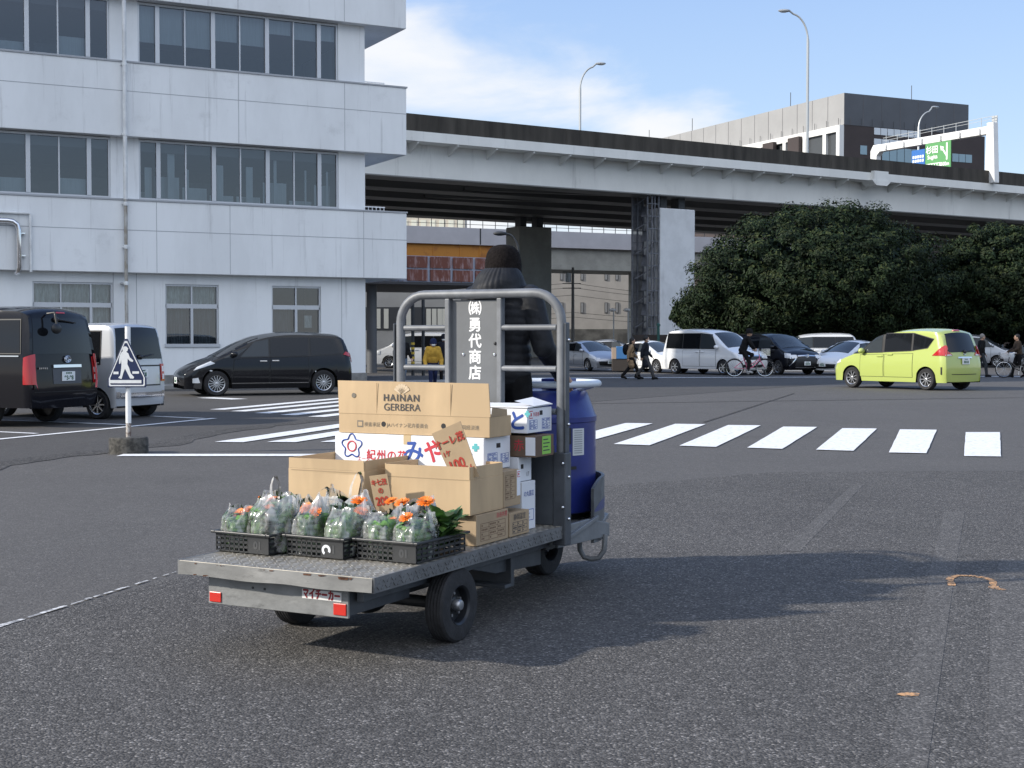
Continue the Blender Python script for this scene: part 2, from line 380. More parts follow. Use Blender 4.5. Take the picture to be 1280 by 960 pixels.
line('parking_line', (-60, 555.5), (268, 523.5), .14); line('parking_line', (-40, 524), (160, 531.5), .12, .010)
line('parking_line', (-40, 538.5), (46, 542.5), .12, .010); line('parking_line', (190, 520.6), (255, 523.6), .12, .010)
line('arrow_marking', (256, 497.5), (300, 499.5), .5)
line('road_edge_line', (560, 473.2), (1420, 470.4), .42); line('road_edge_line', (760, 462), (1100, 464), .5)
# pale strips and repairs to the right of the truck
sheet([P(1105, 975), P(1157, 975), P(1196, 700), P(1206, 640), P(1180, 640), P(1160, 722)], .0055, 'asphalt_strip', A_PATCH)
sheet([P(1234, 980), P(1420, 980), P(1330, 700), P(1250, 700), P(1238, 742)], .0055, 'asphalt_strip', A_PATCH)
sheet([P(975, 690), P(1000, 690), P(1080, 606), P(1066, 606)], .0055, 'asphalt_strip', A_PATCH)
line('asphalt_seam', (880, 528), (992, 492), .07, .008, A_GUT); line('asphalt_seam', (640, 506), (1290, 497), .10, .008, A_GUT); line('asphalt_seam', (905, 546), (1100, 548), .03, .008, A_GUT)
ORANGE = M('orange survey paint', (.10, .09, .08), .85, scale=45, col2=(.60, .33, .15), lo=.38, hi=.58, var=.1, detail=8)
mb = MB(); rr = random.Random(12)
pth = [P(*q) for q in ((1190, 733), (1187, 724), (1196, 720.5), (1215, 721), (1232, 723.5), (1241, 727), (1242, 736), (1256, 739))]
for i in range(len(pth)-1):
    a, b = Vector(pth[i]), Vector(pth[i+1])
    for k in range(4):
        p, q = a.lerp(b, k/4-.02), a.lerp(b, (k+1)/4+.02); d = (b-a).normalized(); n2 = Vector((-d.y, d.x))
        w1, w2 = rr.uniform(.013, .032), rr.uniform(.013, .032)
        mb.add([(*(p-n2*w1), .0075+.0001*i), (*(q-n2*w2), .0075+.0001*i), (*(q+n2*w1), .0075+.0001*i), (*(p+n2*w2), .0075+.0001*i)], [(0,1,2,3)])
c = Vector(P(1135, 870))
mb.add([(c.x+.06*cos(a)*rr.uniform(.6, 1.2), c.y+.035*sin(a)*rr.uniform(.5, 1.2), .0075) for a in [i*pi/5 for i in range(10)]], [tuple(range(10))])
struct(mb, 'survey_mark', ORANGE)

# ================================================================== OFFICE BUILDING (left)
WALL = M('stained pale blue-grey wall paint', (.75, .775, .795), .75, var=.045, scale=.7, stretch=(1.1, 1.1, .4), bump=.06, bscale=12, detail=8); streak(WALL, 2.6, (1.5, 1.5, .07), .56, .74, .72); streak(WALL, .9, (1, 1, 1), .58, .76, .86)
SOFF = M('dark soffit', (.20, .20, .20), .8)
FRAME = M('window frame aluminium', (.52, .54, .57), .4, .4)
GLASS = glass_mat('office glass', (.60, .67, .72), .10)
ROOM = M('office interior', (.11, .115, .125), .8, var=.3, scale=.8)
ROOMC = M('office ceiling', (.16, .17, .18), .8)
BLIND = M('grey roller blind', (.62, .68, .70), .8, var=.05, scale=30, stretch=(1, 1, .05))
REFL = M('pale pane reflection', (.68, .73, .69), .85, var=.25, scale=5, stretch=(3, 1, .5))  # colour stands in for bright reflections in the ground-storey panes
CURTG = M('grey drape', (.22, .24, .26), .85, var=.3, scale=5, stretch=(7, 1, .2))
JOINT = M('wall joint', (.36, .38, .41), .8)
PLINTH = M('plinth concrete', (.20, .20, .195), .85, var=.2, scale=3, bump=.1)
BROT = radians(27.858)
B0 = Vector((-4.885, 46, 0))
bld = thing('office_building', 'pale blue-grey three storey office block with overhanging bands and strip windows', 'building', B0, BROT)
XL, DEP = -17., 12.
roofp = None
for (z0, z1) in ((3.55, 5.74), (7.68, 9.90), (11.87, 14.6)):
    mb = MB(); mb.box(XL, 1.35, -.35, DEP, z0, z1); bd = mb.build('floor_band', [WALL], bld, bevel=.015)
    mb = MB(); mb.box(XL, 1.38, -.38, -.2, z1, z1+.05); mb.box(1.2, 1.38, -.2, DEP, z1, z1+.05); mb.build('coping', [JOINT], bd)
    mb = MB(); zz = {3.55: 4.83, 7.68: 9.03, 11.87: 13.2}[z0]
    mb.box(XL, 1.35, -.353, -.34, zz, zz+.022)
    for xx in ((-.85, -4.4) if z0 > 7 else (-.2, -4.7, -7.0)): mb.box(xx, xx+.016, -.354, -.34, z0+.02, z1-.02)
    mb.build('joint', [JOINT], bd)
# streaks of dirt under the copings
mb = MB(); rr = random.Random(3)
mb = MB()
# upper storeys
for (z0, z1) in ((5.74, 7.68), (9.90, 11.87)):
    mb = MB(); mb.box(-8.29, -7.44, 0, .3, z0, z1); mb.box(-.93, 0, 0, .3, z0, z1); mb.box(-.3, 0, .3, DEP, z0, z1); mb.box(XL, XL+.3, 0, DEP, z0, z1); mb.box(XL, 0, DEP-.3, DEP, z0, z1)
    mb.build('wall', [WALL], bld)
    mb = MB(); mb.box(XL+.3, -.3, 5.2, 5.4, z0+.01, z1-.01); mb.box(XL+.3, -.3, .3, 5.2, z1-.35, z1-.01, 1)
    for k in range(9): mb.box(-15+k*1.65, -14.4+k*1.65+rr.uniform(0, .5), 2.4+rr.uniform(0, 1), 3.4, z0+.01, z0+rr.uniform(.5, 1.3), 0)
    mb.build('interior', [ROOM, ROOMC], bld)
    wz0, wz1 = z0+.09, z1-.02
    groups = ([-7.44, -6.83, (-5.97,), -5.085, (-4.22,), -3.33, (-2.44,), -1.58, -.93], [-14.6, -13.4, (-12.5,), -11.6, -10.68, (-9.79,), -8.92, -8.29])
    for gi, gr in enumerate(groups):
        a, b = gr[0], gr[-1]
        mb = MB(); mb.box(a, b, -.03, .2, z0, wz0); mb.box(a, b, .04, .16, wz1-.07, wz1); mb.box(a, a+.06, .04, .16, wz0, wz1-.07); mb.box(b-.06, b, .04, .16, wz0, wz1-.07); mb.box(a+.06, b-.06, .045, .155, wz0, wz0+.05)
        for q in gr[1:-1]:
            if isinstance(q, tuple): mb.box(q[0]-.022, q[0]+.022, .06, .15, wz0+.05, wz1-.07)
            else: mb.box(q-.065, q+.065, .03, .16, wz0+.05, wz1-.07)
        wn = mb.build('window', [FRAME], bld)
        mb = MB(); mb.add([(a+.05, .1, wz0+.04), (b-.05, .1, wz0+.04), (b-.05, .1, wz1-.06), (a+.05, .1, wz1-.06)], [(0,1,2,3)]); mb.build('pane', [GLASS], wn)
        mb = MB()
        xs = [q[0] if isinstance(q, tuple) else q for q in gr]
        for i in range(len(xs)-1):
            if z0 > 8 and gi == 0: mb.box(xs[i]+.05, xs[i+1]-.05, .22, .235, wz1-(1.17, 1.17, 1.2, .9, .95, .5, .6, .55)[i], wz1)
            elif z0 < 8 and gi == 0:
                x = xs[i]+.08+rr.random()*.4; wq = rr.choice((.06, .06, .1, .22)); mb.box(x, x+wq, .4, .43, wz0, wz1-rr.choice((.02, .1, .6, .8))); mb.box(xs[i]+.05, xs[i+1]-.05, .7, .72, wz0, wz0+rr.choice((.25, .5, .8, .3)))
            elif i % 2: mb.box(xs[i]+.05, xs[i+1]-.05, .3, .315, wz0, wz0+rr.uniform(.3, .7))
        mb.build('blind', [BLIND], wn)
# ground storey
ops = ((-10.6, -8.26, 1.3, 3.25), (-6.66, -4.97, 1.33, 3.24), (-3.23, -1.56, 1.05, 3.25))
mb = MB(); x = XL
for (a, b, z0, z1) in ops:
    mb.box(x, a, 0, .3, .41, 3.55); mb.box(a, b, 0, .3, .41, z0); mb.box(a, b, 0, .3, z1, 3.55); x = b
mb.box(x, 0, 0, .3, .41, 3.55); mb.box(-.3, 0, .3, DEP, .41, 3.55); mb.box(XL, XL+.3, .3, DEP, .41, 3.55); mb.box(XL, 0, DEP-.3, DEP, .41, 3.55)
for xx in (-.85, -7.55, -8.25): mb.box(xx, xx+.018, -.004, .01, .41, 3.55, 1)
mb.build('wall', [WALL, JOINT], bld)
mb = MB(); mb.box(XL, .04, -.04, .34, 0, .41); mb.box(-.3, .04, .34, DEP, 0, .41); mb.build('plinth', [PLINTH], bld, bevel=.02)
mb = MB(); mb.box(XL+.3, -.3, 5.2, 5.4, .2, 3.5); mb.box(XL+.3, -.3, .3, 5.2, .1, .3); mb.box(XL+.3, -.3, .3, 5.2, 3.35, 3.5, 1); mb.build('interior', [ROOM, ROOMC], bld)
for i, (a, b, z0, z1) in enumerate(ops):
    rail = 2.56; mb = MB(); m_ = (a+b)/2 if i else -8.9
    mb.box(a, b, .06, .2, z1-.06, z1); mb.box(a, b, .06, .2, rail-.07, rail+.07); mb.box(a-.03, b+.03, -.05, .2, z0-.05, z0+.05); mb.box(a, a+.05, .06, .2, z0, z1-.06); mb.box(b-.05, b, .06, .2, z0, z1-.06)
    mb.box(m_-.04, m_+.04, .05, .18, z0+.05, rail-.07); mb.box(m_-.025, m_+.025, .07, .18, rail+.07, z1-.06)
    if i == 0: mb.box(-9.8, -9.76, .07, .18, rail+.07, z1-.06); mb.box(-9.8, -9.74, .07, .18, z0, rail-.07)
    wn = mb.build('window', [FRAME], bld)
    mb = MB(); mb.add([(a+.04, .13, z0), (b-.04, .13, z0), (b-.04, .13, z1-.05), (a+.04, .13, z1-.05)], [(0,1,2,3)]); mb.build('pane', [GLASS], wn)
    mb = MB(); wv = lambda u: .30+.03*sin(u*90)
    if i == 0: mb.grid(lambda u, v: (a+(b-a)*u, wv(u), z0+(z1-z0)*v), 80, 4, 0)
    if i == 1: mb.grid(lambda u, v: (a+(b-a)*u, wv(u), rail+(z1-rail)*v), 80, 2, 0); mb.grid(lambda u, v: (a+(b-a)*u, wv(u*1.6)+.02, z0+(rail-z0)*v), 90, 3, 1)
    if i == 2: mb.grid(lambda u, v: (a+.05+.75*u, wv(u)+.1, z0+(rail-z0)*v), 50, 3, 1); mb.box(a+1.15, a+1.4, .16, .165, 1.9, 2.3, 0)
    mb.build('curtain_reflection', [REFL, CURTG], wn, smooth=True)  # pale sheets stand in for reflections, the grey ones hang as curtains
PIPEW = M('weathered downpipe', (.68, .70, .71), .55, var=.1, scale=3)
PIPER = M('rust streaked downpipe', (.33, .30, .25), .65, scale=4, stretch=(1, 1, .5), col2=(.45, .45, .44), var=.2)
mb = MB(); mb.tube([(-7.95, -.47, 0), (-7.95, -.47, 5.75)], .055, 10, mi=1); mb.tube([(-7.95, -.47, 5.75), (-7.95, -.47, 14.7)], .065, 10, mi=0)
for z in (1.0, 3.2, 4.3, 5.6, 7.7, 9.8, 11.9): mb.box(-8.04, -7.86, -.48, -.35 if z > 3.4 else 0, z, z+.05, 0); mb.lathe([(.07, 0), (.075, .02), (.075, .1), (.07, .12)], (-7.95, -.47, z-.04), n=12, mi=0)
mb.build('downpipe', [PIPEW, PIPER], bld, smooth=True)
mb = MB(); r_ = .075
mb.tube([(-12.6, -.5, 4.98), (-11.35, -.5, 4.98), (-11.2, -.5, 4.96), (-11.08, -.5, 4.87), (-11.04, -.5, 4.72), (-11.04, -.5, 3.62), (-11.06, -.46, 3.52), (-11.1, -.36, 3.47)], r_, 12)
for z in (3.95, 4.6): mb.box(-10.98, -10.86, -.5, -.35, z, z+.04)
mb.build('flue_pipe', [CHROME], bld, smooth=True)
mb = MB(); mb.tube([(-12.6, -.42, 5.22), (-10.74, -.42, 5.22), (-10.7, -.42, 5.18), (-10.7, -.42, 3.5)], .04, 8); mb.build('conduit', [PIPEW], bld, smooth=True)
for z in (5.79, 9.95):
    mb = MB()
    for k in range(2): mb.bar((-.05, .35, z+.06+k*.12), (.85, .35, z+.06+k*.12), .04, .03)
    for k in range(7): mb.bar((-.02+k*.14, .35, z), (-.02+k*.14, .35, z+.2), .02, .02)
    mb.build('vent_grille', [WHITE], bld)
mb = MB(); mb.box(XL, 4, -1.5, -.04, 0, .14)
o = mb.build('pavement', [M('pavement concrete', (.24, .24, .235), .85, var=.12, scale=2.5, bump=.1)], bevel=.02); o.location = B0; o.rotation_euler = (0, 0, BROT); o['kind'] = 'structure'

# ================================================================== ELEVATED HIGHWAY
CONC_W = M('pale painted girder', (.72, .725, .70), .7, var=.05, scale=.35, stretch=(1, 1, .5), detail=8); streak(CONC_W, 1.1, (1, 1, .12), .56, .76, .72)
CONC_D = M('weathered dark parapet', (.050, .045, .038), .9, var=.42, scale=.8, stretch=(1.6, 1.6, .18), detail=8, lo=.36, hi=.66)
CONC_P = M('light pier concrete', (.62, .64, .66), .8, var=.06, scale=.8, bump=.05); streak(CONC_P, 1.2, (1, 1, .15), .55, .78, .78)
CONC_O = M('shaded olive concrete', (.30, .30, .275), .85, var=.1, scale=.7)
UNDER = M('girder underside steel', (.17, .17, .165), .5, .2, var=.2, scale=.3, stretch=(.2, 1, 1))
VROT = radians(32.2)
hw_ = thing('elevated_highway', 'long elevated highway with dark parapet and pale steel girder crossing behind the square', 'highway bridge', (12.2, 100, 0), VROT)
X0, X1, HWID = -120, 230, 28
mb = MB(); mb.box(X0, X1, 0, .3, 14.82, 15.92); mb.box(X0, X1, HWID-.3, HWID, 14.82, 15.92)
for k in range(70): mb.box(X0+k*5, X0+k*5+.05, -.012, .02, 14.85, 15.92, 0)
mb.build('parapet', [CONC_D], hw_)
mb = MB(); mb.box(X0, X1, -.1, HWID+.1, 14.2, 14.82); mb.build('deck', [CONC_W], hw_)
mb = MB(); mb.box(X0, X1, .32, HWID-.32, 14.82, 14.84); mb.build('carriageway', [A_DARK], hw_)
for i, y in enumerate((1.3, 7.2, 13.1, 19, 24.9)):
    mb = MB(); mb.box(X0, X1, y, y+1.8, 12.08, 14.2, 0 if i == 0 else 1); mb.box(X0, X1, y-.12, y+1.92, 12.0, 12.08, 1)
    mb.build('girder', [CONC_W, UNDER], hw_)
for k in range(43):
    mb = MB(); x = X0+4+k*8
    for y in (3.1, 9.0, 14.9, 20.8): mb.box(x, x+.35, y, y+4.1, 12.5, 14.2)
    mb.build('cross_beam', [UNDER], hw_)
mb = MB(); mb.bar((3, 3.2, 12.3), (-14, 7.1, 12.3), .5, .3); mb.bar((3, 9.2, 12.3), (-14, 13, 12.3), .5, .3); mb.build('lateral_brace', [UNDER], hw_)
br = MB(); br.prism([(1.3, 13.55), (1.3, 14.2), (.0, 14.2), (.0, 14.08)], (0, 0, 0), (0, 1, 0), (0, 0, 1), (.13, 0, 0))
b0 = br.build('bracket', [CONC_W], hw_); b0.location.x = -54
for k in range(1, 52): c = b0.copy(); COL.objects.link(c); c.location.x = -54+k*2.95
for (x, y) in ((-.7, 1.5), (-.7, 20.6), (43, 1.5), (43, 20.6), (87, 1.5), (87, 20.6), (131, 1.5), (-44, 1.5), (-44, 20.6)):
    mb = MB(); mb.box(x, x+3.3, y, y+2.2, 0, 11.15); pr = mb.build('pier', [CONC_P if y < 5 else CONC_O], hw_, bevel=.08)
    mb = MB()
    for k in (.5, 2.2): mb.box(x+k, x+k+.6, y+.6, y+1.5, 11.15, 12.0)
    mb.build('bearing', [DARKSTEEL], pr)
mb = MB(); mb.box(19.3, 20.9, -.45, -.1, 14.2, 14.95); mb.prism([(19.0, 14.2), (21.2, 14.2), (20.7, 13.8), (19.5, 13.8)], (0, -.5, 0), (1, 0, 0), (0, 0, 1), (0, 1.2, 0)); mb.build('lamp_bracket', [CONC_W], hw_)
LATT = M('grey blue lattice steel', (.13, .14, .165), .55, .3, .2, 3)
# inspection stair tower beside the front pier
tw = thing('inspection_tower', 'dark lattice stair tower of pipes beside the pale front pier', 'stair tower', (12.0, 99.9, 0), VROT); tw.scale.x = .6
mb = MB()
for (x, y) in ((-2.6, 1.6), (-2.0, 1.55), (-1.5, 1.6), (-.95, 1.55), (-2.6, 3.4), (-.95, 3.4), (-1.8, 3.4)): mb.tube([(x, y, 0), (x, y, 12.1)], .09, 6)
mb.build('mast', [LATT], tw, smooth=True)
mb = MB()
for k in range(13):
    z = .6+k*.9
    mb.bar((-2.65, 1.52, z), (-.9, 1.52, z), .05, .05); mb.bar((-2.65, 3.45, z), (-.9, 3.45, z), .05, .05)
    mb.bar((-2.6, 2.0 if k % 2 else 3.1, z), (-1.0, 3.1 if k % 2 else 2.0, z+.85), .5, .06)
mb.build('stair_flight', [LATT], tw)
mb = MB()
for k in range(12): mb.box(-2.6+k*.15, -2.5+k*.15, 3.5, 3.52, 0, 11.8)
mb.build('screen', [LATT], tw)

# highway lamps
LAMPM = M('galvanised lamp pole', (.42, .44, .45), .45, .5)
def hlamp(loc, z0, ztop, arm, drop, ang, label, r=.11):
    o = thing('highway_lamp', label, 'street lamp', loc, ang, 'lamps on the highway')
    H = ztop-z0; pts = [(0, 0, z0), (0, 0, z0+H*.8)]
    for k in range(1, 9):
        a = k/8*pi/2*.9; pts.append((arm*(1-cos(a))*.9, 0, z0+H*.8+(H*.2-drop)*sin(a)))
    pts.append((arm, 0, ztop))
    mb = MB(); mb.tube(pts, [r]*2+[r*.7]*(len(pts)-2), 8); mb.build('pole', [LAMPM], o, smooth=True)
    mb = MB(); mb.ell((arm+.35, 0, ztop-.02), (.5, .2, .13), 12, 8); mb.build('lamp_head', [LAMPM], o, smooth=True)
    mb = MB(); mb.ell((arm+.4, 0, ztop-.08), (.35, .15, .1), 12, 6); mb.build('lens', [M('lamp lens', (.6, .62, .62), .2)], o, smooth=True)
p = atY(725, 166, 126); hlamp((p.x, p.y, 0), 14.8, 26.6, 1.5, .3, 0, 'highway lamp curving right, rising out of the cloud bank')
p = atY(1009, 192, 108); hlamp((p.x, p.y, 0), 15.2, 27.1, 1.5, .25, pi, 'tallest highway lamp, its arm curving left above the bracket on the parapet')
p = atY(1148, 200, 150); hlamp((p.x, p.y, 0), 14.8, 26.8, 1.7, .5, .3, 'highway lamp standing behind the white sign gantry')

# sign gantry across the far lanes
GW = M('white gantry steel', (.74, .74, .73), .5, var=.05, scale=.5)
gn, gf = Vector((40.9, 118, 0)), Vector((34.1, 130, 0)); gd = (gf-gn); GL = gd.length
gt = thing('sign_gantry', 'white steel gantry frame over the highway carrying green and blue signs', 'gantry', gn, atan2(gd.y, gd.x))
mb = MB(); mb.prism([(-.55, 14.85), (.55, 14.85), (.35, 20.0), (-.35, 20.0)], (0, -.3, 0), (1, 0, 0), (0, 0, 1), (0, .6, 0)); mb.build('post', [GW], gt, bevel=.05)
mb = MB(); mb.prism([(GL-.4, 14.85), (GL+.35, 14.85), (GL+.35, 19.2), (GL, 19.75), (GL-.8, 19.75), (GL-.8, 19.0), (GL-.45, 18.7)], (0, -.3, 0), (1, 0, 0), (0, 0, 1), (0, .6, 0)); mb.build('post', [GW], gt, bevel=.05)
mb = MB(); mb.box(.3, GL-.6, -.3, .3, 19.05, 19.72)
for k in range(6): mb.box(1+k*2.2, 1.12+k*2.2, .3, .5, 19.1, 19.6)
mb.build('beam', [GW], gt, bevel=.04)
mb = MB(); mb.bar((-.2, 0, 20.55), (GL-1, 0, 20.3), .04, .04); mb.bar((-.2, 0, 20.3), (GL-1, 0, 20.05), .03, .03)
for k in range(10): mb.bar((-.2+k*1.4, 0, 19.7), (-.2+k*1.4, 0, 20.5), .04, .04)
mb.box(-.3, .3, -.3, -.26, 20.0, 20.6); mb.build('handrail', [LAMPM], gt)
SGREEN = M('green sign', (.09, .30, .10), .5); SBLUE = M('blue sign', (.02, .13, .42), .5); SWH = M('sign lettering', (.82, .83, .82), .5)
# the signs face the traffic, towards -v : the local +y side of the frame
mb = MB(); mb.box(4.1, 7.05, .45, .52, 16.6, 19.0); sg = mb.build('sign_panel', [SGREEN], gt, label='green direction sign with a white branching arrow')
rt, up = (-1, 0, 0), (0, 0, 1)
txt('lettering', '杉田', .72, SWH, sg, (6.25, .53, 18.35), rt, up, .01, 0, fat=.02); txt('lettering', 'Sugita', .5, SWH, sg, (6.2, .53, 17.75), rt, up, .01, 0, fat=.014)
txt('lettering', '500m', .44, SWH, sg, (4.75, .53, 17.0), rt, up, .01, 0, fat=.014)
mb = MB(); mb.box(5.25, 6.95, .53, .54, 16.8, 17.2)
mb.add([(4.45, .54, 17.35), (4.62, .54, 17.35), (4.62, .54, 18.85), (4.45, .54, 18.85)], [(3,2,1,0)])
mb.add([(4.6, .542, 17.9), (4.6, .542, 17.65), (5.1, .542, 18.3), (4.98, .542, 18.42)], [(0,1,2,3)]); mb.add([(5.3, .542, 18.65), (4.85, .542, 18.5), (5.2, .542, 18.18)], [(2,1,0)])
mb.build('arrow', [SWH], sg)
mb = MB(); mb.box(5.35, 6.85, .541, .546, 16.9, 16.93)
for k in range(5): mb.box(5.4+k*.3, 5.6+k*.3, .541, .547, 16.96, 17.14)
mb.build('lettering', [SGREEN], sg)
mb = MB(); mb.box(7.12, 8.7, .45, .52, 16.3, 18.6); sb = mb.build('sign_panel', [SBLUE], gt, label='blue sign with two lines of small white writing')
mb = MB()
for r_ in range(2):
    for k in range(5): x = 7.25+k*.28; mb.box(x, x+.2, .52, .53, 17.85-r_*.36, 18.09-r_*.36)
mb.build('lettering', [SWH], sb)

# ================================================================== SECOND VIADUCT, FAR BUILDINGS
v2 = thing('far_viaduct', 'lower pale viaduct running behind the piers of the elevated highway', 'viaduct', (-11.15, 145.6, 0), atan2(12.2, 25.5))
PALE = M('pale viaduct wall', (.46, .45, .47), .8, var=.04, scale=.5)
ORG = M('orange primer steel', (.52, .22, .035), .7, scale=.6, col2=(.36, .14, .03), lo=.5, hi=.6, var=.1)
mb = MB(); mb.box(-40, 60, 0, 9, 11.75, 13.55); mb.build('parapet', [PALE], v2)
mb = MB(); mb.box(8.5, 8.65, -.02, 0, 11.8, 13.55); mb.box(12.2, 12.5, -.03, 0, 11.8, 13.5); mb.build('joint', [DARKSTEEL], v2)
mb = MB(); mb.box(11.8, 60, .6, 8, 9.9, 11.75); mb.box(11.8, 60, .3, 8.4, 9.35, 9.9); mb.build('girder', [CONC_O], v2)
mb = MB(); mb.box(-40, 10.6, .4, 8, 10.2, 11.75)
for x in (3.2, 6.3, 8.6): mb.box(x, x+.2, .34, .4, 10.2, 11.75)
mb.build('girder', [ORG], v2, label='stretch of girder in orange primer')
mb = MB()
for k in range(56): mb.bar((-30+k*1.5, .3, 13.55), (-30+k*1.5, .3, 14.5), .06, .06)
for z in (13.95, 14.45): mb.bar((-30, .3, z), (54, .3, z), .05, .05)
mb.build('railing', [DARKSTEEL], v2)
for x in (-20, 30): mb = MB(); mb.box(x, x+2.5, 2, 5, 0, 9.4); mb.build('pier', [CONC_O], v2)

def facade_block(name, label, px0, px1, z1, Y, col, rows, cols, wz, dep=14, ww=.5, wh=.5, base=None, cat='building', gcol=(.09, .10, .11)):
    a = atY(px0, 425, Y); b = atY(px1, 425, Y); W = b.x-a.x
    o = thing(name, label, cat, (a.x, Y, 0)); wm = M(name+' wall', col, .8, var=.06, scale=.6)
    mb = MB(); mb.box(0, W, 0, dep, 0, z1); mb.build('wall', [wm], o)
    gm = M(name+' window', gcol, .15)
    for r in range(rows):
        for c in range(cols):
            cw = W/cols; x = (c+.5)*cw; z = wz+r*(z1-wz)/rows
            mb = MB(); mb.box(x-cw*ww/2, x+cw*ww/2, -.04, .02, z, z+wh); mb.build('window', [gm], o)
    return o, W
# beige blank-walled hall under the far viaduct
o, W = facade_block('beige_hall', 'blank beige hall with two rows of narrow windows under the far viaduct', 640, 810, 13, 190, (.29, .27, .245), 0, 0, 0, 20)
wg = M('narrow window', (.10, .10, .10), .3)
for py in (337, 378):
    for px in (725.5, 755.5, 769, 700):
        p = atY(px, py, 190); q = atY(px+4.2, py+13.5, 190); mb = MB()
        mb.box(p.x-o.location.x, q.x-o.location.x, -.08, .02, q.z, p.z); f = mb.build('window', [wg], o)
        mb = MB(); mb.box(p.x-o.location.x+.12, q.x-o.location.x-.12, -.1, -.07, q.z+.12, p.z-.12); mb.build('pane', [M('hall pane', (.22, .22, .22), .3)], f)
mb = MB(); mb.box(0, W, -.1, .02, 0, 3.0); bs = mb.build('base_band', [M('dark base', (.07, .068, .062), .8, var=.4, scale=.6)], o)
# apartment block, top left behind the viaduct
o, W = facade_block('apartment_block', 'pale apartment block just visible above the far viaduct', 500, 581, 22.6, 232, (.62, .56, .46), 0, 0, 0, 12)
for k in range(7):
    x = .4+k*1.55; mb = MB(); mb.box(x, x+.9, -.05, .02, 19.9, 21.6); mb.build('window', [M('bright window', (.75, .74, .62), .2)], o)
    if k % 2: mb = MB(); mb.box(x-.2, x+1.2, -1, .01, 18.6, 19.8); mb.build('balcony', [M('balcony', (.55, .45, .36), .8)], o)
# grey and brown block on the right beyond the highway
rb = thing('grey_brown_block', 'large block with grey panelled top over dark brown walls beyond the highway', 'building', (52.7, 220, 0), atan2(.432, .902))
GP = M('grey metal panels', (.30, .30, .30), .6, var=.04, scale=.2); BRN = M('dark brown wall', (.045, .033, .032), .7, var=.08, scale=.4)
DKP = M('shaded grey panels', (.085, .092, .105), .6, var=.06, scale=.2)  # the same grey panels with the shade put into the colour
def zf(py, t): return 1.5+(425-py)*(220+.432*t)/1723
mb = MB(); mb.box(0, 26, 0, 60, 35.7, 40.7)
mb.m = [1, 1, 1, 0, 0, 0]
rf = mb.build('roof_storey', [GP, DKP], rb)
PJ = M('panel joint', (.12, .12, .13), .7)
for k in range(1, 7): mb = MB(); mb.box(k*3.8, k*3.8+.08, -.03, .01, 35.75, 40.65); mb.build('panel_joint', [PJ], rf)
for k in range(1, 15): mb = MB(); mb.box(-.03, .01, k*4, k*4+.08, 35.75, 40.65); mb.build('panel_joint', [PJ], rf)
mb = MB(); mb.box(0, 29.7, .05, 60, 0, 35.68); mb.build('wall', [BRN], rb)
for (a, b, p0, p1, n) in ((6.03, 15.7, 161, 169.5, 7), (6.03, 12.5, 174.5, 182, 4), (7.7, 17, 185, 212, 6), (3.26, 4.7, 183, 194, 1), (22.5, 26.9, 193, 203, 3)):
    z1_, z0_ = zf(p0, a), zf(p1, a); wd = (b-a)/n
    for k in range(n):
        mb = MB(); mb.box(a+k*wd+.06, a+(k+1)*wd-.06, -.02, .06, z0_, z1_); mb.build('window', [M('sky blue glass', (.62, .66, .70), .12) if p0 < 180 else M('blue glass', (.25, .36, .42), .08)], rb)
WT = M('white trim', (.70, .70, .68), .6)
mb = MB(); mb.box(-.9, 0, 0, 60, 34.6, 35.6)
for y in (.0, 3.4, 8.6, 14, 21, 29): mb.box(-.9, 0, y, y+.8, 24, 34.6)
mb.build('white_frame', [WT], rb)
mb = MB(); mb.box(-.35, 0, .8, 30, 24, 34.6)
mb.build('recess', [M('dark recess glass', (.06, .065, .07), .2)], rb)
for y in (9.5, 16.5, 25): mb = MB(); mb.box(-1.6, -.9, y, y+3.0, 30, 35.0); mb.build('louvre_box', [BRN], rb)
mb = MB()
for q_ in [(x, y, 40.6, 43, .06) for (x, y) in ((.1, 14), (.1, 44), (.3, 59.8), (14, .3))]: mb = MB(); mb.tube([(q_[0], q_[1], q_[2]), (q_[0], q_[1], q_[3])], q_[4], 6); mb.build('mast', [DARKSTEEL], rb)
for q_ in [(1+k*2.2, -.3) for k in range(12)]+[(-.3, 1+k*3) for k in range(14)]: mb = MB(); mb.tube([(*q_, 35.7), (*q_, 36.8)], .04, 5); mb.build('facade_spike', [DARKSTEEL], rb)

# ================================================================== CANOPY AND BACK HALL (behind the corner)
cp = atY(509, 425, 62)
can = thing('market_canopy', 'market canopy with a fascia of rust-stained blue and red panels', 'canopy', (cp.x, cp.y, 0), BROT)
RUST = M('rusted red panel', (.24, .085, .06), .8, scale=2.2, stretch=(2.5, 1, .6), col2=(.42, .30, .30), lo=.50, hi=.72, var=.3, detail=8)
PANB = M('faded blue panel edge', (.36, .40, .50), .7, scale=3, stretch=(3, 1, .5), col2=(.30, .15, .12), lo=.52, hi=.66, var=.1, detail=8)
mb = MB(); mb.box(-7, 4.55, .03, 10, 4.12, 5.3); mb.build('roof_slab', [PANB], can)
mb = MB(); mb.box(-7, 4.6, -.06, 10, 4.0, 4.12); mb.build('soffit', [M('dark canopy soffit', (.06, .06, .065), .8)], can)
for i in range(10):
    for r_ in range(2):
        x = -6.9+i*1.14; mb = MB(); mb.box(x+.06, x+1.06, -.03, .03, 4.17+r_*.59, 4.68+r_*.59); mb.build('fascia_panel', [RUST if i > 5 else PANB], can)
COLD = M('dark grey column', (.10, .105, .115), .6)
for x in (-1.1, 4.2, -6): mb = MB(); mb.tube([(x, 1.5, 0), (x, 1.5, 4.0)], .23, 16); mb.build('column', [COLD], can, smooth=True)
o, W = facade_block('back_hall', 'beige back hall with a row of pale windows seen under the market canopy', 430, 650, 6, 84, (.34, .32, .29), 0, 0, 0, 12)
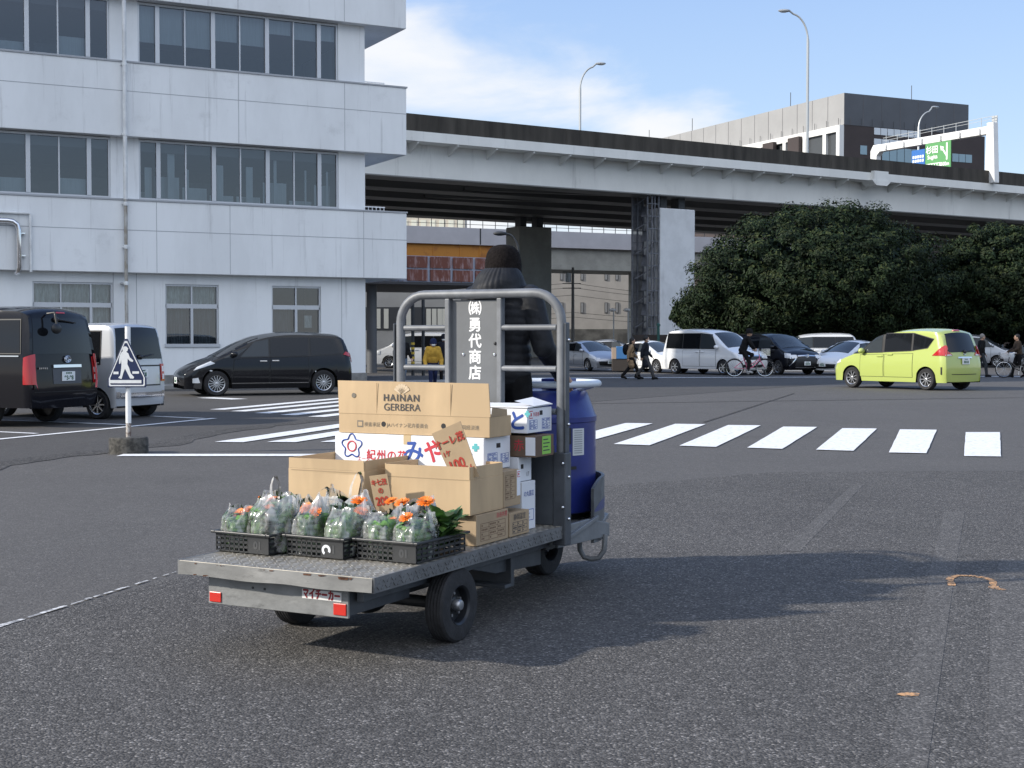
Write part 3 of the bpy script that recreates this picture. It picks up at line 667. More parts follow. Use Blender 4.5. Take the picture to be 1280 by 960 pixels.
mb = MB(); mb.box(0, W, -.05, .02, 2.1, 3.5); bb = mb.build('window_band', [M('dark window band', (.05, .05, .05), .3)], o)
for px in (462, 470, 480, 508, 533, 540, 547, 553, 600): p = atY(px, 400, 84); x = p.x-o.location.x; mb = MB(); mb.box(x, x+.28, -.09, -.05, 2.2, 3.4); mb.build('window', [M('pale window', (.62, .58, .48), .4)], bb)
mb = MB(); p = atY(455, 400, 80); mb.add([(p.x, 80, .9), (p.x+6, 80, .55), (p.x+6, 80.3, .15), (p.x, 80.3, .5)], [(0,1,2,3)])
for (px, nm, lab, top) in ((516, 'striped_post', 'post with black and yellow stripes standing under the canopy', 371), (529, 'dark_post', 'plain dark post standing under the canopy', 371)):
    p = atY(px, 425, 58); o = thing(nm, lab, 'post', (p.x, 58, 0)); mb = MB(); mb.tube([(0, 0, 0), (0, 0, 3.35)], .07, 8); pt = mb.build('shaft', [DARKSTEEL], o, smooth=True)
    if nm == 'striped_post':
        mb = MB()
        for k in range(5): mb.tube([(0, 0, .5+k*.2), (0, 0, .6+k*.2)], .078, 8)
        mb.build('yellow_stripe', [M('yellow stripe', (.6, .42, .05), .6)], pt)

# ================================================================== POLES, FENCE, NOTICE BOARD
p = atY(716, 425, 120)
up_ = thing('utility_pole', 'concrete utility pole with a transformer and sagging wires in front of the beige hall', 'utility pole', (p.x, 120, 0))
mb = MB(); mb.tube([(0, 0, 0), (0, 0, 7.8)], [.16, .11], 8)
mb.build('shaft', [M('pole concrete', (.20, .19, .18), .8)], up_, smooth=True)
mb = MB(); mb.lathe([(0, 0), (.25, 0), (.25, .8), (0, .85)], (-.4, -.1, 6.5), n=12); mb.build('transformer', [M('transformer grey', (.55, .56, .57), .5)], up_, smooth=True)
mb = MB()
for z in (7.4, 6.4, 6.0): mb.bar((-.9, 0, z), (.7, 0, z), .07, .07)
mb.build('cross_arm', [DARKSTEEL], up_)
mb = MB()
for (z, sg_) in ((6.45, -1.0), (6.05, -.9), (5.4, -.8), (3.9, -.4), (3.5, -.4)):
    for sx_ in (-1, 1): mb.tube([(sx_*k*1.3, 0, z+(sg_ if sx_ > 0 else -.2)*k/10*1.2-.08*sin(pi*k/10)*3) for k in range(11)], .022, 4)
mb.build('wire', [BLACK], up_)
for px, lab in ((767, 'left one of a pair of small white-headed lamp posts before the beige hall'), (785, 'small white-headed lamp post nearest the stair tower')):
    p = atY(px, 425, 108); o = thing('lamp_post', lab, 'lamp post', (p.x, 108, 0), 0, 'small lamp posts before the beige hall')
    mb = MB(); mb.tube([(0, 0, 0), (0, 0, 3.75)], .05, 8); mb.build('shaft', [LAMPM], o, smooth=True)
    mb = MB(); mb.ell((-.1, 0, 3.85), (.28, .18, .14)); mb.build('lamp_head', [WHITE], o, smooth=True)
p = atY(648, 425, 60)
o = thing('street_lamp', 'dark street lamp with a curved arm just above the driver\'s cap', 'street lamp', (p.x, 60, 0), pi)
mb = MB(); mb.tube([(0, 0, 0), (0, 0, 5.2)]+[(.5*(1-cos(a)), 0, 5.2+.9*sin(a)) for a in [k*pi/16 for k in range(1, 8)]]+[(.62, 0, 6.1)], .045, 8); mb.build('pole', [DARKSTEEL], o, smooth=True)
mb = MB(); mb.ell((.8, 0, 6.12), (.3, .15, .1)); mb.build('lamp_head', [DARKSTEEL], o, smooth=True)
a, b = atY(790, 425, 92), atY(1330, 425, 92)
o = thing('yard_fence', 'long low dark brown fence behind the parked cars under the trees', 'fence', (a.x, 92, 0))
mb = MB(); mb.box(0, b.x-a.x, 0, .08, 0, 1.85); mb.build('panel', [M('dark brown fence sheet', (.035, .028, .026), .7, var=.2, scale=1)], o)
mb = MB()
for k in range(10): mb.box(k*3.2, k*3.2+.1, -.08, 0, 0, 1.95)
mb.build('fence_post', [DARKSTEEL], o)
GPM = M('green post paint', (.02, .10, .09), .5)
for px, lab in ((823, 'green net post left of the front pier foot'), (867, 'green net post just behind the white van roof')):
    p = atY(px, 425, 90); o = thing('net_post', lab, 'post', (p.x, 90, 0)); mb = MB(); mb.tube([(0, 0, 0), (0, 0, 2.45)], .09, 10); mb.build('shaft', [GPM], o, smooth=True)
    mb = MB(); mb.lathe([(.13, 0), (.13, .12), (.05, .2), (0, .2)], (0, 0, 2.4), n=10); mb.build('cap', [GPM], o, smooth=True)
p = atY(780, 425, 64)
o = thing('notice_board', 'blue-topped notice board cabinet beside the small silver hatchback', 'notice board', (p.x-.55, 64, 0))
mb = MB(); mb.box(0, 1.0, 0, .35, .05, .62); mb.build('cabinet', [M('brown cabinet', (.045, .036, .03), .7)], o, bevel=.02)
mb = MB(); mb.box(.2, 1.02, -.03, .37, .62, 1.2); mb.build('board', [M('blue board', (.05, .17, .38), .5)], o, bevel=.02)
mb = MB(); mb.box(0, .19, -.02, .36, .62, 1.15); mb.build('side_board', [M('tan board', (.42, .32, .24), .7)], o)

# ================================================================== TREES
def leafmat(name, c, rough=.55):
    m = M(name, c, rough, var=.35, scale=1.3, spec=.12); return m
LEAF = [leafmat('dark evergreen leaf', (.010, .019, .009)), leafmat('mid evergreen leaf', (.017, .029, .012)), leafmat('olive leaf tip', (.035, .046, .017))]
BARK = M('bark', (.06, .05, .04), .9, var=.3, scale=4, bump=.4, bscale=15)
def leafy(mb, c, n, spread, rad, size, rr, outw):
    for _ in range(n):
        d = Vector((rr.gauss(0, 1), rr.gauss(0, 1), rr.gauss(0, .8))); d.normalize(); d = d*rad*rr.random()**.4
        p = c+Vector((d.x, d.y, d.z*spread)); nn = (outw*.7+d.normalized()*.8+Vector((rr.gauss(0, .45), rr.gauss(0, .45), rr.gauss(.25, .45)))).normalized()
        u = nn.orthogonal().normalized(); ro = Matrix.Rotation(rr.uniform(0, 6.28), 3, nn); u = ro @ u; v = nn.cross(u); s_ = size*rr.uniform(.6, 1.3)
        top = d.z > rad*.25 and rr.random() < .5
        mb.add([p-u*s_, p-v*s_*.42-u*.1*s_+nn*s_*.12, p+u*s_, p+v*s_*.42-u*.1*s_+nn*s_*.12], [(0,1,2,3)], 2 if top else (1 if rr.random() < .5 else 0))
def tree(px, Y, W, H, zb, label, seed, dep=None, lobes=None):
    rr = random.Random(seed); p = atY(px, 425, Y); o = thing('evergreen_tree', label, 'tree', (p.x, Y, 0), 0, 'evergreen trees behind the parked cars')
    dep = dep or W*.8; rx, ry, rz = W/2, dep/2, (H-zb)/2; cz = zb+rz
    mb = MB(); rr2 = random.Random(seed+1)
    mb.tube([(0, 0, 0), (.1, .05, zb*.7), (.05, 0, cz*.7), (0, 0, cz*1.1)], [.42, .33, .25, .1], 10)
    for k in range(9):
        a = k*2.4; z0 = zb*.6+rr2.uniform(0, 1.2); e = Vector((cos(a)*rx*.75, sin(a)*ry*.75, cz+rr2.uniform(-.5, 1)*rz*.5)); mb.tube([(0, 0, z0), e*.45+Vector((0, 0, .3*e.z)), e], [.18, .12, .04], 6)
    mb.build('trunk', [BARK], o, smooth=True)
    mb = MB(); n = 300
    for k in range(n):
        zz = 1-2*(k+.5)/n; a = k*2.39996; q = Vector((sqrt(1-zz*zz)*cos(a), sqrt(1-zz*zz)*sin(a), zz))
        f = 1+.10*sin(q.x*5+seed)*cos(q.z*4+seed*2)+rr.uniform(-.13, .08)
        if zz < -.3: f *= 1.0
        sh = abs(q.z)**1.12*(1 if q.z > 0 else -1)
        c = Vector((q.x*rx*f, q.y*ry*f, cz+sh*rz*f*(1 if q.z > 0 else .85)))
        if lobes: c.z += lobes(c.x/rx)
        leafy(mb, c, 270, .75, rr.uniform(.55, .95)*W/14, .108, rr, q)
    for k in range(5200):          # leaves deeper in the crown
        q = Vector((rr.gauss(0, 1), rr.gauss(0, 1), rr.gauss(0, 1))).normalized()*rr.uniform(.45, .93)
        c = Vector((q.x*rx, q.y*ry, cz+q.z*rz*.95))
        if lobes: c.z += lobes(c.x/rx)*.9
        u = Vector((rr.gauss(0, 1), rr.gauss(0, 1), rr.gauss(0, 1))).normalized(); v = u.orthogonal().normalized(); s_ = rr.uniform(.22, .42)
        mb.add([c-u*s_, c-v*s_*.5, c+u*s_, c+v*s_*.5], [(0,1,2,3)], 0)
    mb.build('crown', LEAF, o); return o
tree(1022, 78, 14.6, 9.0, .8, 'largest round evergreen tree, in the middle behind the parked cars', 5, lobes=lambda x: -1.3*x*x if x > 0 else -1.7*x*x)
tree(1272, 80, 9.8, 8.0, .8, 'round evergreen tree cut off by the right edge of the view', 11)
tree(1166, 86, 7.0, 4.9, .6, 'smaller dark evergreen filling the gap between the two round trees', 23)
tree(912, 82, 6.0, 4.6, 1.2, 'low evergreen on the left beside the pale pier', 31)
# ================================================================== VEHICLES
def paint(name, c, rough=.28, metal=0.): return M(name, c, rough, metal, coat=.9)
CG = M('tinted car glass', (.008, .009, .011), .03, spec=.45)
CGL = M('clear car glass over dark cabin', (.035, .042, .047), .03, spec=.5)
GAP = M('panel gap', (.006, .006, .006), .7)
TRIM = M('black trim', (.014, .014, .015), .4)
RIMS = M('alloy rim', (.50, .51, .53), .25, .8); RIMD = M('dark rim', (.03, .03, .032), .35, .5)
REDL = M('red tail lamp', (.42, .012, .015), .12, coat=.8); CLRL = M('clear lamp', (.70, .72, .74), .1, coat=.8); AMB = M('amber lamp', (.6, .2, .02), .2)
PLATE = M('plate white', (.74, .76, .76), .5); PLTX = M('plate green lettering', (.02, .10, .05), .6)
SEATM = M('car seat cloth', (.03, .03, .032), .8)

class Car:
    def __init__(s, name, label, cat, loc, head, contour, W, base, wheels, body, zs=.25, Rt=.13, Re=.26, bow=.06, group=None, cham=2, two=None):
        s.o = thing(name, label, cat, (loc[0], loc[1], 0), radians(head), group); s.W = W; s.body = body
        pts = [Vector(p) for p in contour]
        for _ in range(cham):
            q = [pts[0]]
            for i in range(len(pts)-1): a, b = pts[i], pts[i+1]; q += [a.lerp(b, .25), a.lerp(b, .75)]
            q.append(pts[-1]); pts = q
        d = [0.]
        for i in range(1, len(pts)): d.append(d[-1]+(pts[i]-pts[i-1]).length)
        n = int(d[-1]/.045); u = np.linspace(0, d[-1], n)
        s.cx = np.interp(u, d, [p.x for p in pts]); s.cz = np.interp(u, d, [p.y for p in pts]); s.n = n
        tx, tz = np.gradient(s.cx), np.gradient(s.cz); L = np.hypot(tx, tz); s.nx, s.nz = tz/L*-1*-1, -tx/L
        # contour runs front -> roof -> rear : outward normal is (tz,-tx) turned outwards
        s.nx, s.nz = tz/L, -tx/L
        s.im = int(np.argmax(s.cz)); s.zs = zs; s.Rt, s.Re, s.bow = Rt, Re, bow; s.bz = [b[0] for b in base]; s.bw = [b[1] for b in base]
        zt = np.linspace(0, s.cz.max(), 240); s.zt = zt
        f = slice(0, s.im+1); r = slice(s.im, n)
        s.xf = np.array([max([s.cx[i] for i in range(0, s.im+1) if s.cz[i] >= z-.02] or [0]) for z in zt])
        s.xr = np.array([min([s.cx[i] for i in range(s.im, n) if s.cz[i] >= z-.02] or [0]) for z in zt])
        order = np.argsort(s.cx); s.sx = s.cx[order]; s.sz = np.maximum.accumulate(s.cz[order]*0+s.cz[order]) if False else s.cz[order]
        xs = np.linspace(s.cx.min(), s.cx.max(), 300); s.tx_ = xs
        s.tz_ = np.array([max([s.cz[i]+(s.cz[i+1]-s.cz[i])*((x-s.cx[i])/(s.cx[i+1]-s.cx[i]) if abs(s.cx[i+1]-s.cx[i]) > 1e-6 else 1) for i in range(n-1) if min(s.cx[i], s.cx[i+1])-1e-6 <= x <= max(s.cx[i], s.cx[i+1])+1e-6] or [s.zs]) for x in xs])
        s.wh = wheels; s.make()
    def hw(s, x, z):
        b = np.interp(z, s.bz, s.bw)
        def loss(d, R): d = max(0., d); return R*(1-sqrt(max(0, 1-(1-d/R)**2))) if d < R else 0.
        zz = max(z, .0)
        l = max(loss(np.interp(zz, s.zt, s.xf)-x, s.Re)*.8, loss(x-np.interp(zz, s.zt, s.xr), s.Re)*.8, loss(np.interp(x, s.tx_, s.tz_)-z, s.Rt))
        return float(b-l)
    def zb(s, x):
        z = s.zs
        for xw, r, _ in s.wh:
            ra = r*1.17
            if abs(x-xw) < ra: z = max(z, r+sqrt(ra*ra-(x-xw)**2))
        return z
    def make(s):
        mb = MB(); n = s.n; MM = 14; KK = 10; s.w = [s.hw(s.cx[i], s.cz[i]) for i in range(n)]
        cols = {1: [], -1: []}
        for sd_ in (1, -1):
            for i in range(n):
                top = s.P(i, sd_*s.w[i]); z0 = min(s.zb(top[0]), top[2]-.004); col = []
                for k in range(MM+1):
                    t = k/MM; t = 1-(1-t)**1.5; z = z0+(top[2]-z0)*t
                    y = s.hw(top[0], z) if k < MM else s.w[i]
                    col.append((top[0], sd_*y, z) if k < MM else tuple(top))
                cols[sd_].append(col)
            fs = []; vs = [v for c in cols[sd_] for v in c]
            for i in range(n-1):
                for k in range(MM):
                    a = i*(MM+1)+k; b = a+MM+1; q = (a, a+1, b+1, b); fs.append(q if sd_ > 0 else q[::-1])
            mb.add(vs, fs, 0)
        mb.add([s.P(i, s.w[i]*(2*k/KK-1)) for i in range(n) for k in range(KK+1)], [(i*(KK+1)+k, i*(KK+1)+k+1, (i+1)*(KK+1)+k+1, (i+1)*(KK+1)+k) for i in range(n-1) for k in range(KK)], 0)
        # underside
        mb.add([(cols[q][i][0][0], cols[q][i][0][1]*.985, cols[q][i][0][2]) for i in range(n) for q in (1, -1)], [(2*i, 2*i+2, 2*i+3, 2*i+1) for i in range(n-1)], 1)
        me = bmesh.new()
        s.b = mb.build('body', [s.body, GAP], s.o, smooth=True, ang=50)
        bm = bmesh.new(); bm.from_mesh(s.b.data); bmesh.ops.remove_doubles(bm, verts=bm.verts, dist=.0008); bmesh.ops.recalc_face_normals(bm, faces=bm.faces); bm.to_mesh(s.b.data); bm.free(); me.free()
        s.b.data.polygons.foreach_set('use_smooth', [True]*len(s.b.data.polygons)); s.b.data.set_sharp_from_angle(angle=radians(50))
    def P(s, i, y, e=0.):
        i0 = min(int(i), s.n-2); f = i-i0
        g = lambda a: a[i0]*(1-f)+a[i0+1]*f
        w_ = max(.05, g(s.w)); t = min(1.15, abs(y)/w_); b = s.bow*t*t-e
        return (g(s.cx)-g(s.nx)*b, y, g(s.cz)-g(s.nz)*b)
    def s_of(s, part, key, val):
        a = s.cx if key == 'x' else s.cz
        rng = range(0, s.im) if part == 'front' else range(s.im, s.n-1)
        for i in rng:
            lo, hi = a[i], a[i+1]
            if min(lo, hi) <= val <= max(lo, hi) and abs(hi-lo) > 1e-9: return i+(val-lo)/(hi-lo)
        return (0 if part == 'front' else s.n-1.001)
    def cp(s, name, mat, part, key, c, e=.012, n=(6, 8), parent=None, mb=None):   # patch on the front/rear/top surface; c = four (value, y)
        q = [(s.s_of(part, key, v), y) for v, y in c]; own = mb is None; mb = mb or MB()
        def fn(u, v):
            a = [(q[0][k]*(1-v)+q[3][k]*v)*(1-u)+(q[1][k]*(1-v)+q[2][k]*v)*u for k in (0, 1)]; return s.P(a[0], a[1], e)
        s._patch(mb, fn, n)
        if own: return mb.build(name, [mat], parent or s.o, smooth=True)
    def _patch(s, mb, fn, n):
        # outward face with a skirt sunk into the body
        nu, nv = n; V = [[Vector(fn(i/nu, j/nv)) for j in range(nv+1)] for i in range(nu+1)]
        vs = [tuple(p) for r in V for p in r]; fs = [(i*(nv+1)+j, (i+1)*(nv+1)+j, (i+1)*(nv+1)+j+1, i*(nv+1)+j+1) for i in range(nu) for j in range(nv)]
        c = sum((p for r in V for p in r), Vector())/len(vs); nn = (V[nu][0]-V[0][nv]).cross(V[nu][nv]-V[0][0])
        if nn.dot(c-Vector((0, 0, s.cz.max()*.45))) < 0: fs = [f[::-1] for f in fs]; nn = -nn
        nn.normalize(); ring = [(i, 0) for i in range(nu)]+[(nu, j) for j in range(nv)]+[(i, nv) for i in range(nu, 0, -1)]+[(0, j) for j in range(nv, 0, -1)]
        o = len(vs); idx = [i*(nv+1)+j for i, j in ring]; vs += [tuple(Vector(vs[k])-nn*.025) for k in idx]; L = len(idx)
        fs += [(idx[k], idx[(k+1) % L], o+(k+1) % L, o+k) for k in range(L)]
        mb.add(vs, fs, 0)
    def sp(s, name, mat, c, e=.012, sides=(1, -1), n=(10, 6), parent=None, mb=None):   # patch on the flank; c = four (x, z)
        out_ = []
        for sd_ in sides:
            m = mb or MB()
            def fn(u, v):
                x = (c[0][0]*(1-v)+c[3][0]*v)*(1-u)+(c[1][0]*(1-v)+c[2][0]*v)*u; z = (c[0][1]*(1-v)+c[3][1]*v)*(1-u)+(c[1][1]*(1-v)+c[2][1]*v)*u
                z = min(z, np.interp(x, s.tx_, s.tz_)-.03); return (x, sd_*(s.hw(x, z)+e), z)
            s._patch(m, fn, n)
            if mb is None: out_.append(m.build(name, [mat], parent or s.o, smooth=True))
        return out_
    def door(s, c, handle=None, hmat=None, e=.004):
        cx = sum(p[0] for p in c)/4; cz = sum(p[1] for p in c)/4
        big = [(cx+(x-cx)*(1+.012/max(.1, abs(x-cx))), cz+(z-cz)*(1+.011/max(.1, abs(z-cz)))) for x, z in c]
        for sd_ in (1, -1):
            d = s.sp('door', s.body, c, e+.003, (sd_,), (12, 8))[0]; s.sp('panel_gap', GAP, big, e, (sd_,), (12, 8), parent=d)
            if handle:
                x, z = handle; y = s.hw(x, z)+e+.02; mb = MB(); mb.box(x-.1, x+.1, sd_*y-.018, sd_*y+.018, z-.018, z+.018); mb.build('handle', [hmat or s.body], d, bevel=.008)
    def win(s, c, mat=None, frame=True, sides=(1, -1)):
        cx = sum(p[0] for p in c)/4; cz = sum(p[1] for p in c)/4
        big = [(x+(.02 if x > cx else -.02), z+(.02 if z > cz else -.02)) for x, z in c]
        for sd_ in sides:
            g_ = s.sp('side_window', mat or CG, c, .016, (sd_,))[0]
            if frame: s.sp('window_trim', TRIM, big, .010, (sd_,), parent=g_)
    def wheels(s, spokes=10, rim=None, wide=.2, inset=.02):
        for xw, r, yw in s.wh:
            for sd_ in (1, -1):
                mb = MB(); ri = r*.66; y0 = sd_*(yw-wide/2); ax = (0, sd_, 0)
                mb.lathe([(ri, -wide/2), (r*.9, -wide/2-.0), (r*.985, -wide/2+.03), (r, -wide/2+.06), (r, wide/2-.06), (r*.985, wide/2-.03), (r*.9, wide/2), (ri, wide/2-.01), (ri, -wide/2)], (xw, y0, r), ax, 28)
                wl_ = mb.build('wheel', [RUBBER], s.o, smooth=True)
                mb = MB(); f_ = wide/2-.02
                mb.lathe([(ri*1.01, f_-.02), (ri*1.0, f_+.012), (ri*.92, f_), (ri*.9, f_-.05)], (xw, y0, r), ax, 28, 0)
                mb.lathe([(ri*.95, f_-.07), (0, f_-.06)], (xw, y0, r), ax, 28, 1); mb.lathe([(ri*.2, f_-.06), (ri*.2, f_-.005), (ri*.1, f_+.004), (0, f_+.004)], (xw, y0, r), ax, 14, 0)
                for k in range(spokes):
                    a = 2*pi*k/spokes; dr = Vector((cos(a), 0, sin(a))); tn = Vector((-sin(a), 0, cos(a))); c = Vector((xw, y0+sd_*(f_-.02), r))
                    mb.obox(c+dr*ri*.55, dr*ri*.42, tn*ri*(.5/spokes+.012), Vector((0, .018, 0)), 0)
                mb.build('rim', [rim or RIMS, RIMD], wl_, smooth=True)
    def mirror(s, x, z, mat, sides=(1, -1)):
        for sd_ in sides:
            y = s.hw(x, z)+.1; mb = MB(); mb.ell((x, sd_*y, z), (.09, .12, .085), 12, 8); mb.bar((x-.02, sd_*(y-.15), z-.05), (x, sd_*(y-.02), z-.02), .05, .05); mb.build('door_mirror', [mat], s.o, smooth=True)
    def plate(s, part, z, text=None, y=0., wd=.33, h=.165, e=.03):
        i = s.s_of(part, 'z', z); p = Vector(s.P(i, y, e)); nx = -1 if part == 'rear' else 1
        t = Vector((0, -1 if part == 'rear' else 1, 0)); up = Vector((0, 0, 1)); o = Vector((p.x, y, z))
        mb = MB(); mb.obox(o, t*wd/2, up*h/2, Vector((.008, 0, 0))); pl = mb.build('license_plate', [PLATE], s.o, bevel=.004)
        q = o+Vector((nx*.009, 0, 0))
        if text: txt('plate_lettering', text, .10, PLTX, pl, q-up*.03, t, up, .002, .003)
        mb = MB()
        for k in range(4): c = q+t*(-.06+.04*k)+up*.055; mb.obox(c, t*.014, up*.014, Vector((nx*.002, 0, 0)))
        if not text:
            for k in range(4): c = q+t*(-.09+.06*k)-up*.02; mb.obox(c, t*.02, up*.038, Vector((nx*.002, 0, 0)))
        mb.build('plate_marks', [PLTX], pl)
        return o

def wiper(c, part, z0, y0, z1, y1, e=.035):
    a = Vector(c.P(c.s_of(part, 'z', z0), y0, e)); b = Vector(c.P(c.s_of(part, 'z', z1), y1, e)); mb = MB(); mb.tube([a, a.lerp(b, .3)+Vector((-.03 if part == 'rear' else .03, 0, 0)), b], [.022, .016, .012], 6); mb.ell(a, (.05, .06, .05), 8, 6); mb.build('wiper', [TRIM], c.o, smooth=True)

BASE_MPV = lambda W, zbelt, H, top: [(0, W/2-.05), (.3, W/2-.02), (.5, W/2), (zbelt*.75, W/2), (zbelt, W/2-.03), (H, W/2-top)]

# ---- lime minivan
LIME = paint('lime green car paint', (.40, .475, .125), .25)
c = Car('minivan', 'lime green minivan driving away with its red tail lamps showing', 'car', (12.2, 42.7), 125,
        [(2.02,.2),(2.12,.42),(2.12,.62),(1.98,.82),(1.62,.97),(1.25,1.08),(.55,1.52),(.0,1.70),(-.7,1.76),(-1.5,1.74),(-1.86,1.68),(-2.0,1.28),(-2.1,1.0),(-2.14,.6),(-2.1,.24)],
        1.72, BASE_MPV(1.72, 1.02, 1.76, .13), [(1.36, .31, .86), (-1.40, .31, .86)], LIME, zs=.22)
c.door([(1.02,.36),(.15,.36),(.15,1.0),(1.02,.98)], (.28,.95)); c.door([(.10,.36),(-.92,.36),(-.92,1.03),(.10,1.0)], (-.1,1.0))
c.win([(.98,1.05),(.22,1.07),(.22,1.56),(.50,1.47)], CGL); c.win([(.12,1.08),(-.85,1.12),(-.85,1.60),(.12,1.60)]); c.win([(-.92,1.13),(-1.42,1.20),(-1.62,1.43),(-.92,1.60)]); c.win([(1.30,1.03),(1.05,1.05),(.62,1.40),(.90,1.22)], CGL, False)
c.cp('windshield', CG, 'front', 'x', [(1.2,-.66),(.22,-.58),(.22,.58),(1.2,.66)])
c.cp('rear_window', CG, 'rear', 'z', [(1.08,-.64),(1.62,-.56),(1.62,.56),(1.08,.64)], .014)
c.cp('tailgate_gap', GAP, 'rear', 'z', [(.445,-.56),(.462,-.56),(.462,.56),(.445,.56)], .006); c.cp('chrome_garnish', CHROME, 'rear', 'z', [(.905,-.32),(.945,-.30),(.945,.30),(.905,.32)], .03)
for sd_ in (1, -1):
    mb = MB(); c.sp('', REDL, [(-1.62,.98),(-2.06,.98),(-2.02,1.24),(-1.96,1.27)], .02, (sd_,), mb=mb); c.cp('', REDL, 'rear', 'z', [(.98,sd_*.80),(1.22,sd_*.76),(1.1,sd_*.62),(.99,sd_*.50)], .02, mb=mb); tl = mb.build('tail_lamp', [REDL], c.o, smooth=True)
    c.cp('reverse_lamp', CLRL, 'rear', 'z', [(.985,sd_*.80),(1.02,sd_*.78),(1.02,sd_*.60),(.99,sd_*.52)], .026, parent=tl)
    c.sp('bumper_vent', TRIM, [(-1.93,.45),(-1.97,.45),(-1.97,.66),(-1.93,.66)], .012, (sd_,), (3, 3))
    c.sp('headlight', CLRL, [(1.78,.76),(2.02,.70),(1.97,.80),(1.82,.86)], .012, (sd_,)); c.sp('pillar_trim', TRIM, [(.26,1.05),(.08,1.06),(.08,1.60),(.26,1.55)], .008, (sd_,)); c.sp('pillar_trim', TRIM, [(-.82,1.10),(-.96,1.11),(-.96,1.61),(-.82,1.62)], .008, (sd_,)); c.sp('pillar_trim', TRIM, [(1.32,1.01),(.92,1.03),(.46,1.50),(.62,1.42)], .007, (sd_,))
c.cp('high_brake_lamp', REDL, 'rear', 'z', [(1.665,-.14),(1.69,-.14),(1.69,.14),(1.665,.14)], .02)
c.plate('rear', .82); c.mirror(.92, 1.10, LIME); wiper(c, 'rear', 1.08, 0, 1.13, -.4)
mb = MB(); q = c.P(c.s_of('rear', 'z', 1.03), 0, .02); mb.tube([(q[0], .05*cos(a), 1.03+.035*sin(a)) for a in [k*pi/8 for k in range(16)]], .008, 5, True); mb.build('emblem', [CHROME], c.o, smooth=True); c.wheels(9); c.o.scale = (1.03, 1.03, 1.06)

# ---- black minivan along the office building
BLK = M('black car paint', (.006, .0065, .009), .09, spec=.42); BLK2 = M('black pearl car paint', (.007, .007, .010), .09, spec=.36)
c = Car('minivan', 'long black minivan with multi-spoke wheels parked along the office building', 'car', (-6.88, 38.05), 204,
        [(2.22,.2),(2.36,.4),(2.36,.6),(2.2,.78),(1.75,.97),(1.45,1.05),(.75,1.45),(.15,1.66),(-.6,1.74),(-1.6,1.70),(-2.1,1.66),(-2.22,1.4),(-2.32,1.08),(-2.38,.6),(-2.34,.24)],
        1.8, BASE_MPV(1.8, 1.02, 1.74, .14), [(1.46, .34, .90), (-1.48, .34, .90)], BLK, zs=.2, Re=.34)
c.door([(1.05,.32),(.05,.32),(.05,1.02),(.98,.98)], (.2,.93), CHROME); c.door([(0,.32),(-1.05,.32),(-1.05,1.04),(0,1.02)], (-.13,.94), CHROME)
c.win([(.82,1.05),(.05,1.06),(.05,1.52),(.42,1.45)], CGL); c.win([(0,1.06),(-1.05,1.08),(-1.05,1.56),(0,1.55)]); c.win([(-1.12,1.08),(-2.08,1.14),(-1.98,1.52),(-1.12,1.56)]); c.win([(1.28,1.02),(.95,1.04),(.62,1.30),(.86,1.22)], CGL, False); c.sp('pillar_trim', TRIM, [(.1,1.05),(-.04,1.05),(-.04,1.55),(.1,1.55)], .008); c.sp('pillar_trim', TRIM, [(-1.0,1.06),(-1.16,1.06),(-1.16,1.57),(-1.0,1.57)], .008)
c.cp('windshield', CG, 'front', 'x', [(1.42,-.70),(.30,-.60),(.30,.60),(1.42,.70)]); c.cp('rear_window', CG, 'rear', 'z', [(1.12,-.66),(1.58,-.6),(1.58,.6),(1.12,.66)])
for sd_ in (1, -1):
    c.sp('headlight', CLRL, [(1.50,.88),(2.08,.69),(1.98,.79),(1.62,.94)], .014, (sd_,)); c.sp('tail_lamp', REDL, [(-2.05,1.10),(-2.34,1.02),(-2.3,1.14),(-2.12,1.18)], .02, (sd_,))
    c.sp('sill_strip', CHROME, [(1.05,.335),(-1.05,.335),(-1.05,.35),(1.05,.35)], .016, (sd_,), (12, 2)); c.sp('fog_lamp', CLRL, [(1.9,.36),(2.1,.36),(2.1,.48),(1.95,.5)], .01, (sd_,))
c.plate('front', .42); c.mirror(1.0, 1.12, BLK); c.wheels(15, wide=.22)

# ---- black high-roof van, far left
c = Car('van', 'large black van seen from behind at the left edge, plate 93-98', 'van', (-9.98, 25.0), 158,
        [(2.25,.25),(2.35,.55),(2.3,1.0),(1.9,1.35),(1.4,1.85),(.9,2.02),(0,2.09),(-1.7,2.10),(-2.12,2.07),(-2.27,1.93),(-2.36,1.12),(-2.40,.6),(-2.35,.32)],
        1.80, [(0,.86),(.35,.89),(.6,.90),(1.0,.90),(1.25,.885),(2.1,.76)], [(1.3, .33, .86), (-1.28, .33, .86)], BLK2, zs=.34, Rt=.14, Re=.20)
c.door([(.7,.42),(-.6,.42),(-.6,1.22),(.7,1.22)], (.55,1.1)); c.win([(.65,1.28),(-.6,1.28),(-.6,1.82),(.55,1.82)]); c.win([(-.72,1.28),(-2.12,1.28),(-2.06,1.84),(-.72,1.84)])
c.sp('belt_moulding', CHROME, [(1.5,1.215),(-2.1,1.215),(-2.1,1.235),(1.5,1.235)], .016, (1, -1), (12, 2))
c.cp('windshield', CG, 'front', 'x', [(2.0,-.7),(1.3,-.62),(1.3,.62),(2.0,.7)]); c.cp('rear_window', CG, 'rear', 'z', [(1.26,-.76),(1.88,-.68),(1.88,.68),(1.26,.76)])
c.cp('tailgate_gap', GAP, 'rear', 'z', [(.60,-.78),(.615,-.78),(.615,.78),(.60,.78)], .006); c.cp('chrome_garnish', CHROME, 'rear', 'z', [(1.02,-.36),(1.07,-.36),(1.07,.36),(1.02,.36)], .035)
